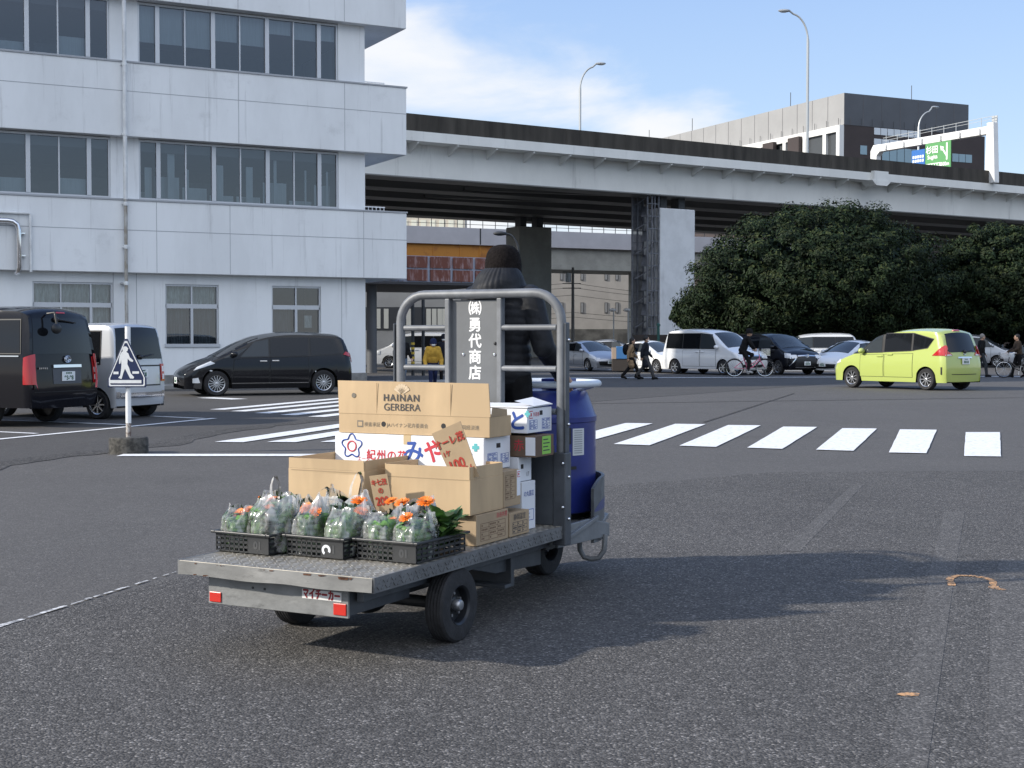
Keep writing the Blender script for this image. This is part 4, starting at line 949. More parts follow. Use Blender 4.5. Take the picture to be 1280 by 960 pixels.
c.cp('plate_recess', M('grey plate recess', (.07, .075, .085), .5), 'rear', 'z', [(.74,-.36),(1.01,-.36),(1.01,.36),(.74,.36)], .010)
for sd_ in (1, -1):
    mb = MB(); c.sp('', REDL, [(-2.20,.74),(-2.40,.74),(-2.34,1.26),(-2.20,1.20)], .02, (sd_,), mb=mb); c.cp('', REDL, 'rear', 'z', [(.74,sd_*.86),(1.24,sd_*.82),(1.2,sd_*.74),(.74,sd_*.75)], .02, mb=mb); tl = mb.build('tail_lamp', [REDL], c.o, smooth=True)
    for z in (.80, .93): c.cp('reverse_lamp', CLRL, 'rear', 'z', [(z,sd_*.86),(z+.09,sd_*.85),(z+.09,sd_*.765),(z,sd_*.765)], .027, parent=tl)
o_ = c.plate('rear', .87, '93-98', e=.02); wiper(c, 'rear', 1.85, .18, 1.80, -.32); c.cp('high_brake_lamp', REDL, 'rear', 'z', [(1.96,-.12),(1.985,-.12),(1.985,.12),(1.96,.12)], .01)
q = c.P(c.s_of('rear', 'z', 1.16), 0, .03); mb = MB()
for (a_, b_) in ((.08, .055), (.03, .055), (.055, .02)): mb.tube([(q[0], a_*cos(t), 1.165+b_*sin(t)) for t in [k*pi/10 for k in range(20)]], .008, 5, True)
mb.build('emblem', [CHROME], c.o, smooth=True)
mb = MB(); p0 = Vector(c.P(c.s_of('rear', 'z', 1.95), .34, .03)); mb.tube([p0, p0+Vector((-.16, 0, .02)), p0+Vector((-.22, .02, -.18))], .02, 6); mb.ell(p0+Vector((-.22, .03, -.26)), (.05, .12, .09), 12, 8); mb.build('rear_mirror', [TRIM], c.o, smooth=True)
mb = MB()
for k in range(5): qq = c.P(c.s_of('rear', 'z', 1.0), .66-.04*k, .02); mb.box(qq[0]-.01, qq[0]+.01, .655-.04*k, .68-.04*k, 1.0, 1.03)
mb.build('badge', [CHROME], c.o); c.wheels(8, RIMD)

# ---- silver and white kei van
SILV = paint('silver white car paint', (.50, .52, .55), .3, .25)
c = Car('van', 'small boxy silver white van parked between the black van and the crossing sign', 'van', (-8.62, 27.15), 155,
        [(1.6,.2),(1.68,.5),(1.64,.85),(1.35,1.02),(1.1,1.15),(.72,1.66),(.4,1.79),(-.3,1.83),(-1.3,1.84),(-1.54,1.80),(-1.60,1.62),(-1.66,1.1),(-1.69,.55),(-1.66,.25)],
        1.475, [(0,.70),(.3,.72),(.5,.737),(.9,.737),(1.05,.72),(1.84,.64)], [(1.2, .28, .73), (-1.20, .28, .73)], SILV, zs=.22, Rt=.10, Re=.14, bow=.04)
c.door([(.62,.34),(-.62,.34),(-.62,1.02),(.62,1.02)], (.5,.9)); c.win([(.55,1.07),(-.55,1.07),(-.5,1.62),(.45,1.62)]); c.win([(-.82,1.05),(-1.28,1.05),(-1.26,1.66),(-.82,1.66)])
c.cp('windshield', CG, 'front', 'x', [(1.15,-.6),(.66,-.54),(.66,.54),(1.15,.6)]); c.cp('rear_window', CG, 'rear', 'z', [(1.14,-.66),(1.74,-.58),(1.74,.58),(1.14,.66)])
c.cp('tailgate_trim', TRIM, 'rear', 'z', [(.62,-.56),(1.02,-.58),(1.02,.50),(.62,.50)], .008); c.cp('tailgate_panel', SILV, 'rear', 'z', [(.645,-.53),(.99,-.55),(.99,.47),(.645,.47)], .014)
c.cp('chrome_garnish', CHROME, 'rear', 'z', [(.40,-.58),(.50,-.58),(.50,.58),(.40,.58)], .02)
for sd_ in (1, -1):
    tl = c.cp('tail_lamp', REDL, 'rear', 'z', [(.70,sd_*.70),(1.04,sd_*.69),(1.04,sd_*.59),(.70,sd_*.59)], .02)
    for z in (.74, .89): c.cp('reverse_lamp', CLRL, 'rear', 'z', [(z,sd_*.675),(z+.10,sd_*.67),(z+.10,sd_*.62),(z,sd_*.62)], .028, parent=tl)
    c.cp('bumper_reflector', CHROME, 'rear', 'z', [(.40,sd_*.69),(.52,sd_*.69),(.52,sd_*.60),(.40,sd_*.60)], .016)
mb = MB(); mb.tube([(-1.05+.085*cos(t), .742, .80+.085*sin(t)) for t in [k*pi/12 for k in range(24)]], .006, 5, True); mb.build('fuel_flap', [GAP], c.o, smooth=True)
c.plate('rear', .86, y=.02); wiper(c, 'rear', 1.17, .05, 1.22, -.35); c.mirror(.85, 1.2, TRIM); c.wheels(8, RIMS)

# ---- row of parked cars beyond the road
ROW = 'cars parked beyond the road'
WHT = paint('white car paint', (.72, .73, .74), .28); SLV = paint('silver car paint', (.42, .44, .48), .3, .5); DRK = paint('dark grey car paint', (.03, .032, .036), .25)
def mpv(name, label, loc, head, body, L=4.7, W=1.78, H=1.9, hood=1.08, nose=.75, glass=None, spokes=8, grille=False, group=ROW, cat='car'):
    k = L/4.7
    c = Car(name, label, cat, loc, head,
        [(2.25*k,.22),(2.36*k,.5),(2.33*k,.82),(2.1*k,hood-.08),(1.6*k,hood+.06),(nose,H-.16),(.3,H-.05),(-.6,H),(-1.6*k,H-.01),(-2.1*k,H-.07),(-2.28*k,1.2),(-2.37*k,.6),(-2.32*k,.25)],
        W, BASE_MPV(W, 1.08, H, .14), [(1.42*k, .32, W/2), (-1.45*k, .32, W/2)], body, zs=.25)
    top = H-.22; c.door([(1.05,.36),(.1,.36),(.1,1.06),(1.05,1.06)], (.22,.98)); c.door([(.05,.36),(-1.0,.36),(-1.0,1.06),(.05,1.06)], (-.1,.98))
    c.win([(1.12,1.13),(.1,1.13),(.1,top),(.72,top-.05)], CGL); c.win([(.04,1.13),(-1.0,1.13),(-1.0,top),(.04,top)], glass); c.win([(-1.06,1.13),(-2.0*k,1.15),(-1.95*k,top),(-1.06,top)], glass)
    c.sp('pillar_trim', TRIM, [(.14,1.11),(.0,1.11),(.0,top+.01),(.14,top+.01)], .008); c.sp('pillar_trim', TRIM, [(-.96,1.11),(-1.1,1.11),(-1.1,top+.01),(-.96,top+.01)], .008)
    c.cp('windshield', CGL, 'front', 'z', [(hood+.10,-.74),(H-.17,-.62),(H-.17,.62),(hood+.10,.74)]); c.cp('rear_window', CG, 'rear', 'z', [(1.15,-.66),(H-.2,-.6),(H-.2,.6),(1.15,.66)])
    for sd_ in (1, -1):
        mb = MB(); c.sp('', CLRL, [(1.95*k,.74),(2.28*k,.72),(2.2*k,.92),(1.9*k,.95)], .014, (sd_,), mb=mb); c.cp('', CLRL, 'front', 'z', [(.72,sd_*.86),(.92,sd_*.82),(.88,sd_*.5),(.74,sd_*.5)], .016, mb=mb); mb.build('headlight', [CLRL], c.o, smooth=True)
        c.cp('tail_lamp', REDL, 'rear', 'z', [(.8,sd_*.84),(1.25,sd_*.78),(1.2,sd_*.62),(.8,sd_*.64)], .016)
    gr = c.cp('grille', TRIM, 'front', 'z', [(.38 if grille else .66,-.60),(.86,-.48),(.86,.48),(.38 if grille else .66,.60)], .012)
    c.cp('grille_bar', CHROME, 'front', 'z', [(.80,-.48),(.85,-.46),(.85,.46),(.80,.48)], .03, parent=gr)
    if grille:
        for sd_ in (1, -1):
            c.cp('grille_bar', CHROME, 'front', 'z', [(.36,sd_*.88),(.40,sd_*.88),(.74,sd_*.58),(.70,sd_*.56)], .03, parent=gr)
        c.cp('grille_bar', CHROME, 'front', 'z', [(.31,-.58),(.35,-.58),(.35,.58),(.31,.58)], .03, parent=gr)
        mb = MB(); q = c.P(c.s_of('front', 'z', .825), 0, .05); mb.tube([(q[0], .09*cos(t), .825+.06*sin(t)) for t in [j*pi/8 for j in range(16)]], .012, 5, True); mb.build('emblem', [CHROME], c.o, smooth=True)
    else: c.cp('lower_grille', TRIM, 'front', 'z', [(.33,-.55),(.45,-.6),(.45,.6),(.33,.55)], .012)
    c.plate('front', .50); c.mirror(1.15, 1.2, body); c.wheels(spokes); return c
def hatch(name, label, loc, head, body, k=1., H=1.46, group=ROW):
    c = Car(name, label, 'car', loc, head,
        [(1.92*k,.2),(2.0*k,.42),(1.95*k,.62),(1.75*k,.78),(1.25*k,.95),(.3,H-.1),(-.15,H),(-.9,H-.05),(-1.55*k,H-.25),(-1.86*k,.98),(-1.98*k,.65),(-1.93*k,.25)],
        1.7, BASE_MPV(1.7, .92, H, .2), [(1.25*k, .3, .85), (-1.28*k, .3, .85)], body, zs=.2, Re=.34)
    c.door([(.85,.32),(0,.32),(0,.9),(.85,.88)], (.1,.82)); c.door([(-.05,.32),(-.95,.4),(-.95,.95),(-.05,.9)], (-.85,.86))
    c.win([(.88,.95),(.02,.97),(.02,H-.16),(.34,H-.2)], CGL); c.win([(-.03,.97),(-.85,1.0),(-.85,H-.2),(-.03,H-.16)], CG); c.win([(-.9,1.0),(-1.35*k,1.05),(-1.1*k,H-.22),(-.9,H-.2)], CG)
    c.cp('windshield', CGL, 'front', 'z', [(.99,-.68),(H-.1,-.54),(H-.1,.54),(.99,.68)]); c.cp('rear_window', CG, 'rear', 'z', [(1.0,-.6),(H-.22,-.5),(H-.22,.5),(1.0,.6)])
    for sd_ in (1, -1):
        mb = MB(); c.sp('', CLRL, [(1.45*k,.66),(1.9*k,.58),(1.82*k,.74),(1.42*k,.84)], .014, (sd_,), mb=mb); c.cp('', CLRL, 'front', 'z', [(.58,sd_*.8),(.72,sd_*.74),(.68,sd_*.5),(.6,sd_*.52)], .016, mb=mb); mb.build('headlight', [CLRL], c.o, smooth=True)
        c.cp('tail_lamp', REDL, 'rear', 'z', [(.7,sd_*.8),(1.0,sd_*.72),(.95,sd_*.58),(.72,sd_*.6)], .016)
    c.cp('grille', TRIM, 'front', 'z', [(.28,-.55),(.48,-.62),(.48,.62),(.28,.55)], .012); c.plate('front', .45); c.mirror(.85, 1.0, body); c.wheels(8); return c
GRN = M('glass reflecting pale trees', (.22, .27, .18), .08, spec=.7, coat=.5)
mpv('van', 'white high van with three side windows parked beside the cyclist', (8.85, 60.5), -54, WHT, 4.9, 1.85, 2.0, 1.12, .75, None, 6, cat='van')
mpv('minivan', 'black minivan with a wide chrome-edged grille facing the road', (11.55, 61.0), -63, BLK, 4.7, 1.74, 1.86, 1.1, .72, None, 10, True)
hatch('hatchback', 'small silver hatchback facing the road, left of the two walkers', (3.78, 67.6), -64, SLV, 1.06, 1.5)
hatch('hatchback', 'white hatchback mostly hidden behind the two walkers and the white van', (6.55, 64.4), -58, WHT, 1.1, 1.5)
hatch('hatchback', 'white hatchback whose nose shows beside the lime minivan', (14.9, 60.4), 222, WHT, 1.1, 1.52)
mpv('minivan', 'white minivan behind the lime minivan, only roof and windows in view', (15.1, 69.5), 178, WHT, 4.6, 1.75, 1.86)
mpv('minivan', 'silver minivan parked behind the man at the right', (25.6, 76.5), -28, SLV, 4.6, 1.76, 1.84, 1.02, .6)
mpv('van', 'white roofed van just showing above the silver minivan on the right', (27.2, 83.5), 180, WHT, 4.8, 1.8, 2.08, cat='van')
mpv('minivan', 'dark minivan at the right edge behind the silver minivan', (30.2, 79.5), 190, DRK, 4.6, 1.76, 1.86)
hatch('station_wagon', 'grey station wagon behind the silver hatchback, seen from the roof up', (6.2, 84), -12, SLV, 1.14, 1.56)
mpv('van', 'white van parked far back under the market canopy', (-5.2, 74), 180, WHT, 4.4, 1.7, 1.92, cat='van')

# ================================================================== PEOPLE
SKIN = M('skin', (.42, .26, .18), .6); HAIR = M('dark hair', (.012, .010, .009), .7)
def cl(name, c, v=.15): return M(name, c, .85, var=v, scale=9, bump=.2, bscale=40, spec=.15)
def limb(mb, pts, rs, n=10):
    # tapered limb with round ends
    mb.tube(pts, rs, n); 
    for p, r in ((pts[0], rs[0]), (pts[-1], rs[-1])): mb.ell(p, (r, r, r), 10, 8)
    for p, r in zip(pts[1:-1], rs[1:-1]): mb.ell(p, (r*1.01,)*3, 10, 8)
def hand(mb, w, d, up, s=1., curl=.5):
    d = Vector(d).normalized(); up = Vector(up); up = (up-d*up.dot(d)).normalized(); sd_ = d.cross(up); w = Vector(w)
    mb.obox(w+d*.045*s, d*.05*s, sd_*.038*s, up*.014*s)
    for k, (L, o) in enumerate(((.068, -.028), (.078, -.010), (.072, .010), (.058, .028))):
        b = w+d*.092*s+sd_*o*s; m1 = b+(d*cos(curl*.6)-up*sin(curl*.6))*L*.5*s; m2 = m1+(d*cos(curl*1.9)-up*sin(curl*1.9))*L*.5*s; mb.tube([b-d*.02*s, b, m1, m2], [.010*s, .0098*s, .009*s, .007*s], 6)
    b = w+d*.03*s-sd_*.036*s; mb.tube([b+sd_*.01*s, b-sd_*.025*s+d*.02*s, b-sd_*.03*s+d*.055*s-up*.01*s], [.013*s, .012*s, .009*s], 6)
def person(label, loc, head, J, top, legs, shoe, hat=None, hairm=HAIR, coat=.0, mask=None, voxel=.014, group=None, girth=1., longhair=False):
    """J: joints in metres, x forward, y left, z up"""
    o = thing('person', label, 'person', (loc[0], loc[1], loc[2] if len(loc) > 2 else 0), radians(head), group)
    j = {k: Vector(v) for k, v in J.items()}; hc = j['head']; R = Matrix.Rotation(J.get('yaw', (0,))[0] if 'yaw' in J else 0, 3, 'Z') @ Matrix.Rotation(J['nod'][0] if 'nod' in J else 0, 3, 'Y')
    mb = MB(); g_ = girth
    mb.ell(hc, (.098, .078, .118), 16, 12, R=R); mb.ell(hc+R @ Vector((.035, 0, -.06)), (.06, .058, .06), 12, 8, R=R); mb.ell(hc+R @ Vector((.098, 0, -.02)), (.022, .014, .024), 8, 6)
    for s_ in (1, -1):
        mb.ell(hc+R @ Vector((-.008, s_*.094, -.035)), (.022, .018, .036), 8, 6)
    limb(mb, [hc+R @ Vector((-.02, 0, -.07)), j['neck']], [.058, .062])
    limb(mb, [j['neck'], j['chest'], j['pelvis']], [.06, .11*g_, .11*g_])
    for s_, t in ((1, 'l'), (-1, 'r')):
        limb(mb, [j['sh'+t], j['el'+t], j['wr'+t]], [.05, .042, .03]); limb(mb, [j['hip'+t], j['kn'+t], j['an'+t]], [.08, .058, .042])
        limb(mb, [j['chest'].lerp(j['neck'], .6), j['sh'+t]], [.05, .045])
        limb(mb, [j['an'+t]+Vector((0, 0, -.02)), j['toe'+t]], [.042, .032])
        hand(mb, j['wr'+t], j['wr'+t]-j['el'+t], Vector((0, 0, 1)) if abs((j['wr'+t]-j['el'+t]).normalized().z) < .8 else Vector((0, s_, 0)), 1., .6)
    bd = link_mesh('body', fuse(mb, voxel*.75, 2), SKIN, o)
    # features of the face
    mb = MB()
    for s_ in (1, -1): mb.ell(hc+R @ Vector((.088, s_*.032, .012)), (.012, .014, .008), 8, 6)
    mb.build('eyes', [BLACK], bd, smooth=True); mb = MB(); mb.ell(hc+R @ Vector((.086, 0, -.065)), (.014, .026, .007), 8, 6); mb.build('mouth', [M('lips', (.32, .13, .11), .5)], bd, smooth=True)
    mb = MB(); c2 = j['chest']; p2 = j['pelvis']; n2 = j['neck']; ax = (n2-p2).normalized()
    rz = Matrix.Rotation(atan2(ax.x, ax.z), 3, 'Y')
    mb.ell(c2+Vector((0, 0, .02)), (.145*g_, .205*g_, .24), 16, 12, R=rz); mb.ell(c2.lerp(p2, .6), (.145*g_, .185*g_, .22), 16, 12, R=rz); mb.ell(n2+Vector((-.01, 0, -.05)), (.10, .12, .09), 12, 8); mb.ell(p2+Vector((0, 0, .02)), (.145*g_, .18*g_, .13), 14, 8)
    if coat:
        kl, kr = j['knl'], j['knr']; dn = (kl+kr)/2; pc = p2.lerp(dn, coat*.5); mb.ell(pc, (.15*g_, .19*g_, .2), 14, 10); pc = p2.lerp(dn, coat*.8); mb.ell(pc, (.165*g_, .19*g_, .16), 14, 10)
    for t in 'lr':
        limb(mb, [j['sh'+t]+Vector((0, 0, .0)), j['el'+t], j['wr'+t].lerp(j['el'+t], .06)], [.082*g_, .068*g_, .052]); limb(mb, [n2+Vector((0, 0, -.06)), j['sh'+t]], [.075, .08*g_])
    link_mesh('jacket', fuse(mb, voxel, 3), top, o)
    mb = MB(); mb.ell(p2+Vector((0, 0, -.02)), (.13*g_, .165*g_, .13), 14, 8)
    for t in 'lr': limb(mb, [j['hip'+t], j['kn'+t], j['an'+t]+Vector((0, 0, .02))], [.098, .074, .058])
    link_mesh('trousers', fuse(mb, voxel, 2), legs, o)
    for t in 'lr':
        mb = MB(); a, b = j['an'+t], j['toe'+t]; limb(mb, [a+Vector((0, 0, .05)), a+Vector((-.01, 0, -.03))], [.055, .052]); limb(mb, [a+Vector((-.03, 0, -.035)), a.lerp(b, .5), b], [.048, .046, .036]); link_mesh('shoe', fuse(mb, .010, 2), shoe, o)
    mb = MB()
    if hat:
        mb.lathe([(0, .146), (.03, .145), (.06, .138), (.085, .122), (.104, .092), (.114, .05), (.117, .01), (.117, -.035), (.112, -.038), (.10, 0), (.06, .09), (0, .12)], (0, 0, 0), (0, 0, 1), 20)
        mb.v = [tuple(hc+R @ Vector((v[0]*1.08-.008, v[1]*.92, v[2]+.012))) for v in mb.v]; mb.build('knit_cap', [hat], o, smooth=True)
    else:
        mb.ell(hc+R @ Vector((-.022, 0, .028)), (.102, .090, .112), 16, 12, R=R)
        if longhair: mb.ell(hc+R @ Vector((-.06, 0, -.07)), (.06, .085, .13), 12, 8, R=R)
        mb.build('hair', [hairm], o, smooth=True)
    if mask: mb = MB(); mb.ell(hc+R @ Vector((.055, 0, -.05)), (.055, .066, .05), 12, 8, R=R); mb.build('face_mask', [mask], o, smooth=True)
    return o
def stance(h=1.68, stride=.0, lean=.0, arms=None, swing=.15):
    s = h/1.70; J = dict(pelvis=(0,0,.92), chest=(lean*.35,0,1.22), neck=(lean*.6,0,1.44), head=(lean*.75+.02,0,1.585), shl=(lean*.5,.18,1.38), shr=(lean*.5,-.18,1.38))
    J.update(ell=(lean*.4+swing*.5-.04,.24,1.12), elr=(lean*.4-swing*.6-.04,-.24,1.12), wrl=(lean*.4+swing*1.6,.23,.90), wrr=(lean*.4-swing*1.0,-.23,.88))
    J.update(hipl=(0,.09,.90), hipr=(0,-.09,.90), knl=(-stride*.35+.06,.09,.49), knr=(stride*.55+.04,-.09,.49), anl=(-stride,.09,.10+stride*.12), anr=(stride,-.09,.085), toel=(-stride+.15,.1,.03+stride*.02), toer=(stride+.16,-.1,.05))
    if arms: J.update(arms)
    return {k: tuple(c*s for c in v) for k, v in J.items()}
NAVY = cl('dark navy coat', (.016, .018, .026)); BEIGE = cl('beige coat', (.30, .21, .13)); JEAN = cl('grey trousers', (.055, .055, .058)); BLKC = cl('black cloth', (.010, .010, .011)); MASKW = M('white mask', (.75, .75, .75), .8)
YEL = cl('mustard work jacket', (.48, .29, .05)); BLUEC = cl('dark blue cloth', (.018, .025, .07)); BRWN = cl('brown jacket', (.055, .04, .03))
a, b = at(806, 474.5), at(788, 474)
person('walker in a long dark coat and boots crossing the road, white mask on', (a.x, a.y), -8, stance(1.64, .34, .06), NAVY, JEAN, BLKC, None, coat=.9, mask=MASKW, voxel=.02)
pb = person('walker in a beige coat carrying a black backpack beside the dark-coated walker', (b.x, b.y-.2), -4, stance(1.56, .34, .06), BEIGE, BLKC, BLKC, None, coat=.9, voxel=.02, longhair=True)
bk = thing('backpack', 'black backpack on the back of the beige-coated walker', 'backpack', pb.location, radians(-4))
mb = MB(); mb.ell((-.20, 0, 1.14), (.12, .16, .22), 14, 10); mb.build('pack', [BLKC], bk, smooth=True)
mb = MB()
for y in (.1, -.1): mb.tube([(-.16, y, 1.31), (-.04, y*1.2, 1.37), (.11, y*1.3, 1.31), (.15, y*1.3, 1.17), (.05, y*1.6, 1.0)], .02, 6)
mb.build('strap', [BLKC], bk, smooth=True)
p = at(1226, 471.5); person('grey-haired man in a dark jacket walking past the silver minivan', (p.x, p.y), 4, stance(1.74, .2, .05), BLKC, cl('dark grey jeans', (.04, .045, .052)), BLKC, None, M('grey hair', (.20, .19, .18), .8), voxel=.02)
p = at(1273, 472); person('person in a brown jacket at the right edge pushing a black bicycle', (p.x, p.y), 176, stance(1.72, .22, .08, dict(wrl=(.38,.2,1.0), wrr=(.38,-.2,1.0), ell=(.12,.24,1.14), elr=(.12,-.24,1.14))), BRWN, BLKC, BLKC, None, voxel=.02)
# people at the canopy
p = at(541, 484); person('worker in a mustard jacket bending forward under the market canopy', (p.x, p.y), -80, stance(1.5, .18, .22, dict(wrl=(.30,.28,.72), wrr=(.30,-.28,.72), ell=(.12,.3,.98), elr=(.12,-.3,.98))), YEL, BLUEC, BLKC, BLUEC, mask=MASKW, voxel=.018, girth=1.12)
p = at(555, 478); person('person in dark clothes and white mask standing behind the mustard-jacketed worker', (p.x, p.y), -95, stance(1.68, .05), NAVY, BLKC, BLKC, NAVY, mask=MASKW, voxel=.02)
p = at(503, 480); person('person in a black jacket half hidden by the left side of the truck guard', (p.x, p.y), -60, stance(1.66, .12), BLKC, cl('pale jeans', (.15, .2, .27)), BLKC, None, voxel=.02)
p = at(499, 478); 

# cyclist and bicycle
def bicycle(label, loc, head, frame, rw=.335, group=None):
    o = thing('bicycle', label, 'bicycle', loc, radians(head), group); fm = paint(label.split()[0]+' bicycle paint', frame)
    wb = .54
    for x in (-wb, wb):
        mb = MB(); mb.tube([(x+(rw-.018)*cos(a), 0, rw+(rw-.018)*sin(a)) for a in [k*2*pi/40 for k in range(40)]], .018, 8, True); wl_ = mb.build('wheel', [RUBBER], o, smooth=True)
        mb = MB(); mb.tube([(x+(rw-.045)*cos(a), 0, rw+(rw-.045)*sin(a)) for a in [k*2*pi/40 for k in range(40)]], .012, 6, True)
        for k in range(18): a = k*2*pi/18; mb.tube([(x, .02*(-1)**k, rw), (x+(rw-.045)*cos(a), 0, rw+(rw-.045)*sin(a))], .0022, 4)
        mb.lathe([(.025, -.04), (.025, .04)], (x, 0, rw), (0, 1, 0), 10); mb.build('rim', [CHROME], wl_, smooth=True)
        mb = MB(); mb.grid(lambda u, v: (x+(rw+.025)*cos(.3+u*2.5 if x < 0 else .6+u*1.9), (v-.5)*.06, rw+(rw+.025)*sin(.3+u*2.5 if x < 0 else .6+u*1.9)), 16, 2); mb.build('mudguard', [CHROME], o, smooth=True)
    bb, hs, ht, st = (-.08, 0, .29), (.36, 0, .62), (.33, 0, .82), (-.22, 0, .72)
    mb = MB(); mb.tube([hs, (.1, 0, .36), bb], .022, 8); mb.tube([(.35, 0, .68), (.05, 0, .45), (-.14, 0, .48)], .018, 8); mb.tube([bb, st], .02, 8); mb.tube([ht, hs, (.40, 0, .55), (wb, 0, rw)], .018, 8)
    for y in (.05, -.05): mb.tube([bb, (-wb, y, rw)], .012, 6); mb.tube([(-.2, 0, .62), (-wb, y, rw)], .012, 6)
    mb.build('frame', [fm], o, smooth=True)
    mb = MB(); mb.tube([(.33, 0, .8), (.31, 0, .98)], .014, 8); mb.tube([(.12, .26, .98), (.26, .22, 1.0), (.33, .08, 1.0), (.33, -.08, 1.0), (.26, -.22, 1.0), (.12, -.26, .98)], .013, 8); mb.build('handlebar', [CHROME], o, smooth=True)
    mb = MB(); mb.tube([st, (-.25, 0, .82)], .015, 8); mb.ell((-.27, 0, .85), (.14, .09, .045), 12, 8); mb.build('saddle', [BLACK], o, smooth=True)
    mb = MB(); mb.lathe([(.09, -.005), (.09, .005)], (-.08, -.05, .29), (0, 1, 0), 18); mb.tube([(-.08, -.08, .29), (-.06, -.08, .13)], .01, 6); mb.tube([(-.08, .08, .29), (-.10, .08, .45)], .01, 6); mb.box(-.1, -.02, -.16, -.08, .12, .14); mb.box(-.14, -.06, .08, .16, .44, .46); mb.build('crank', [CHROME], o, smooth=True)
    mb = MB()
    for k in range(6):
        z = .78+k*.045; x0, x1, y = .42, .70, .15; mb.tube([(x0, -y, z), (x1, -y, z), (x1, y, z), (x0, y, z)], .005, 4, True)
    for k in range(7): mb.tube([(.42+k*.046, .15, .78), (.42+k*.046, .15, 1.0)], .004, 4); mb.tube([(.42+k*.046, -.15, .78), (.42+k*.046, -.15, 1.0)], .004, 4)
    mb.build('basket', [CHROME], o, smooth=True)
    return o
p = at(937, 471.5)
bicycle('pink bicycle ridden by the person in black past the white van', (p.x, p.y, 0), -4, (.52, .10, .19)).scale = (1.13,)*3
J = dict(pelvis=(-.26,0,.95), chest=(-.14,0,1.24), neck=(-.06,0,1.45), head=(-.01,0,1.585), shl=(-.08,.18,1.38), shr=(-.08,-.18,1.38), ell=(.05,.25,1.16), elr=(.05,-.25,1.16), wrl=(.14,.24,1.03), wrr=(.14,-.24,1.03),
         hipl=(-.24,.09,.92), hipr=(-.24,-.09,.92), knl=(.10,.10,.80), knr=(-.02,-.10,.55), anl=(-.06,.12,.55), anr=(-.07,-.12,.22), toel=(.08,.12,.49), toer=(.08,-.12,.17))
person('cyclist in black jacket and knit cap riding the pink bicycle', (p.x, p.y), -4, J, BLKC, BLKC, cl('grey shoe', (.3, .3, .3)), BLKC, voxel=.018).scale = (1.13,)*3
p = at(1282, 472); bicycle('black bicycle at the right edge pushed by the person in brown', (p.x-.45, p.y-.35, 0), 176, (.02, .02, .02))

# ================================================================== CROSSING SIGN
p = at(161, 566.5)
sg = thing('crossing_sign', 'blue and white pedestrian crossing sign on a white post in a concrete block', 'road sign', (p.x, p.y, 0))
SW = M('sign white', (.76, .77, .77), .5, var=.05, scale=9); SN = M('sign navy', (.012, .022, .075), .45)
mb = MB(); mb.lathe([(0, 0), (.255, 0), (.255, .19), (.24, .215), (.06, .215), (0, .215)], (0, 0, 0), n=40); mb.build('concrete_base', [M('mossy dark concrete', (.055, .052, .046), .9, var=.5, scale=14, bump=.5, bscale=30)], sg, smooth=True)
mb = MB(); mb.tube([(0, 0, .2), (0, 0, .42)], .034, 12, mi=1); mb.tube([(0, 0, .40), (0, 0, 1.68)], .036, 12, mi=0)
mb.build('post', [SW, M('rusty post foot', (.14, .07, .045), .8, scale=16, col2=(.5, .48, .45), var=.3)], sg, smooth=True)
k = Vector(sg.location); sc_ = k.y/FPX
def S_(px, py): return ((px-160.5)*sc_, EYE+(425-py)*sc_)
def poly(pts, y0, y1, mat, nm, bevel=0):
    mb = MB(); mb.prism(pts, (0, y0, 0), (1, 0, 0), (0, 0, 1), (0, y1-y0, 0)); return mb.build(nm, [mat], pn if nm != 'panel' else sg, bevel=bevel)
tri = [S_(*q) for q in ((136.5, 474), (136.5, 483), (137.8, 484), (183.5, 484), (184.7, 482.5), (184.7, 473), (161.5, 423.5), (158, 423.5))]
pn = None
pn = poly(tri, -.062, -.045, SN, 'panel', .003)
def off(pts, d):
    cx = sum(q[0] for q in pts)/len(pts); cz = EYE+(425-462)*sc_
    return [(cx+(x-cx)*d, cz+(z-cz)*d) for x, z in pts]
mb = MB(); A, B_ = off(tri, .93), off(tri, .86); n = len(A)
mb.add([(x, -.0642, z) for x, z in A]+[(x, -.0642, z) for x, z in B_], [(i, (i+1) % n, n+(i+1) % n, n+i) for i in range(n)]); 
mb.f = [f[::-1] for f in mb.f]; mb.build('white_border', [SW], pn)
def flat(pts, y, nm):
    mb = MB(); mb.prism([S_(*q) for q in pts], (0, y, 0), (1, 0, 0), (0, 0, 1), (0, .0015, 0)); return mb.build(nm, [SW], pn)
Z = lambda a, b: (a/5.0526, 370+b/5.0526)
flat([Z(706,530),(Z(903,530)),Z(903,550),Z(706,550)], -.0645, 'road_bar'); flat([Z(727,477),Z(759,477),Z(759,493),Z(727,493)], -.0645, 'kerb_bar'); flat([Z(846,475),Z(888,475),Z(888,490),Z(846,490)], -.0645, 'kerb_bar')
man_ = [(788,347),(806,350),(822,362),(832,388),(852,405),(850,416),(834,412),(818,396),(815,430),(826,452),(836,488),(858,512),(852,521),(832,520),(812,480),(800,458),(790,484),(778,524),(757,516),(770,500),(776,462),(778,430),(776,400),(772,426),(763,428),(763,400),(770,372),(778,356)]
flat([Z(*q) for q in man_], -.0647, 'walking_figure')
flat([Z(802+17*cos(t), 338+15*sin(t)) for t in [k_*pi/8 for k_ in range(16)]], -.0652, 'walking_figure'); flat([Z(784,330),Z(790,324),Z(798,317),Z(812,320),Z(822,333),Z(820,336)], -.0657, 'walking_figure')
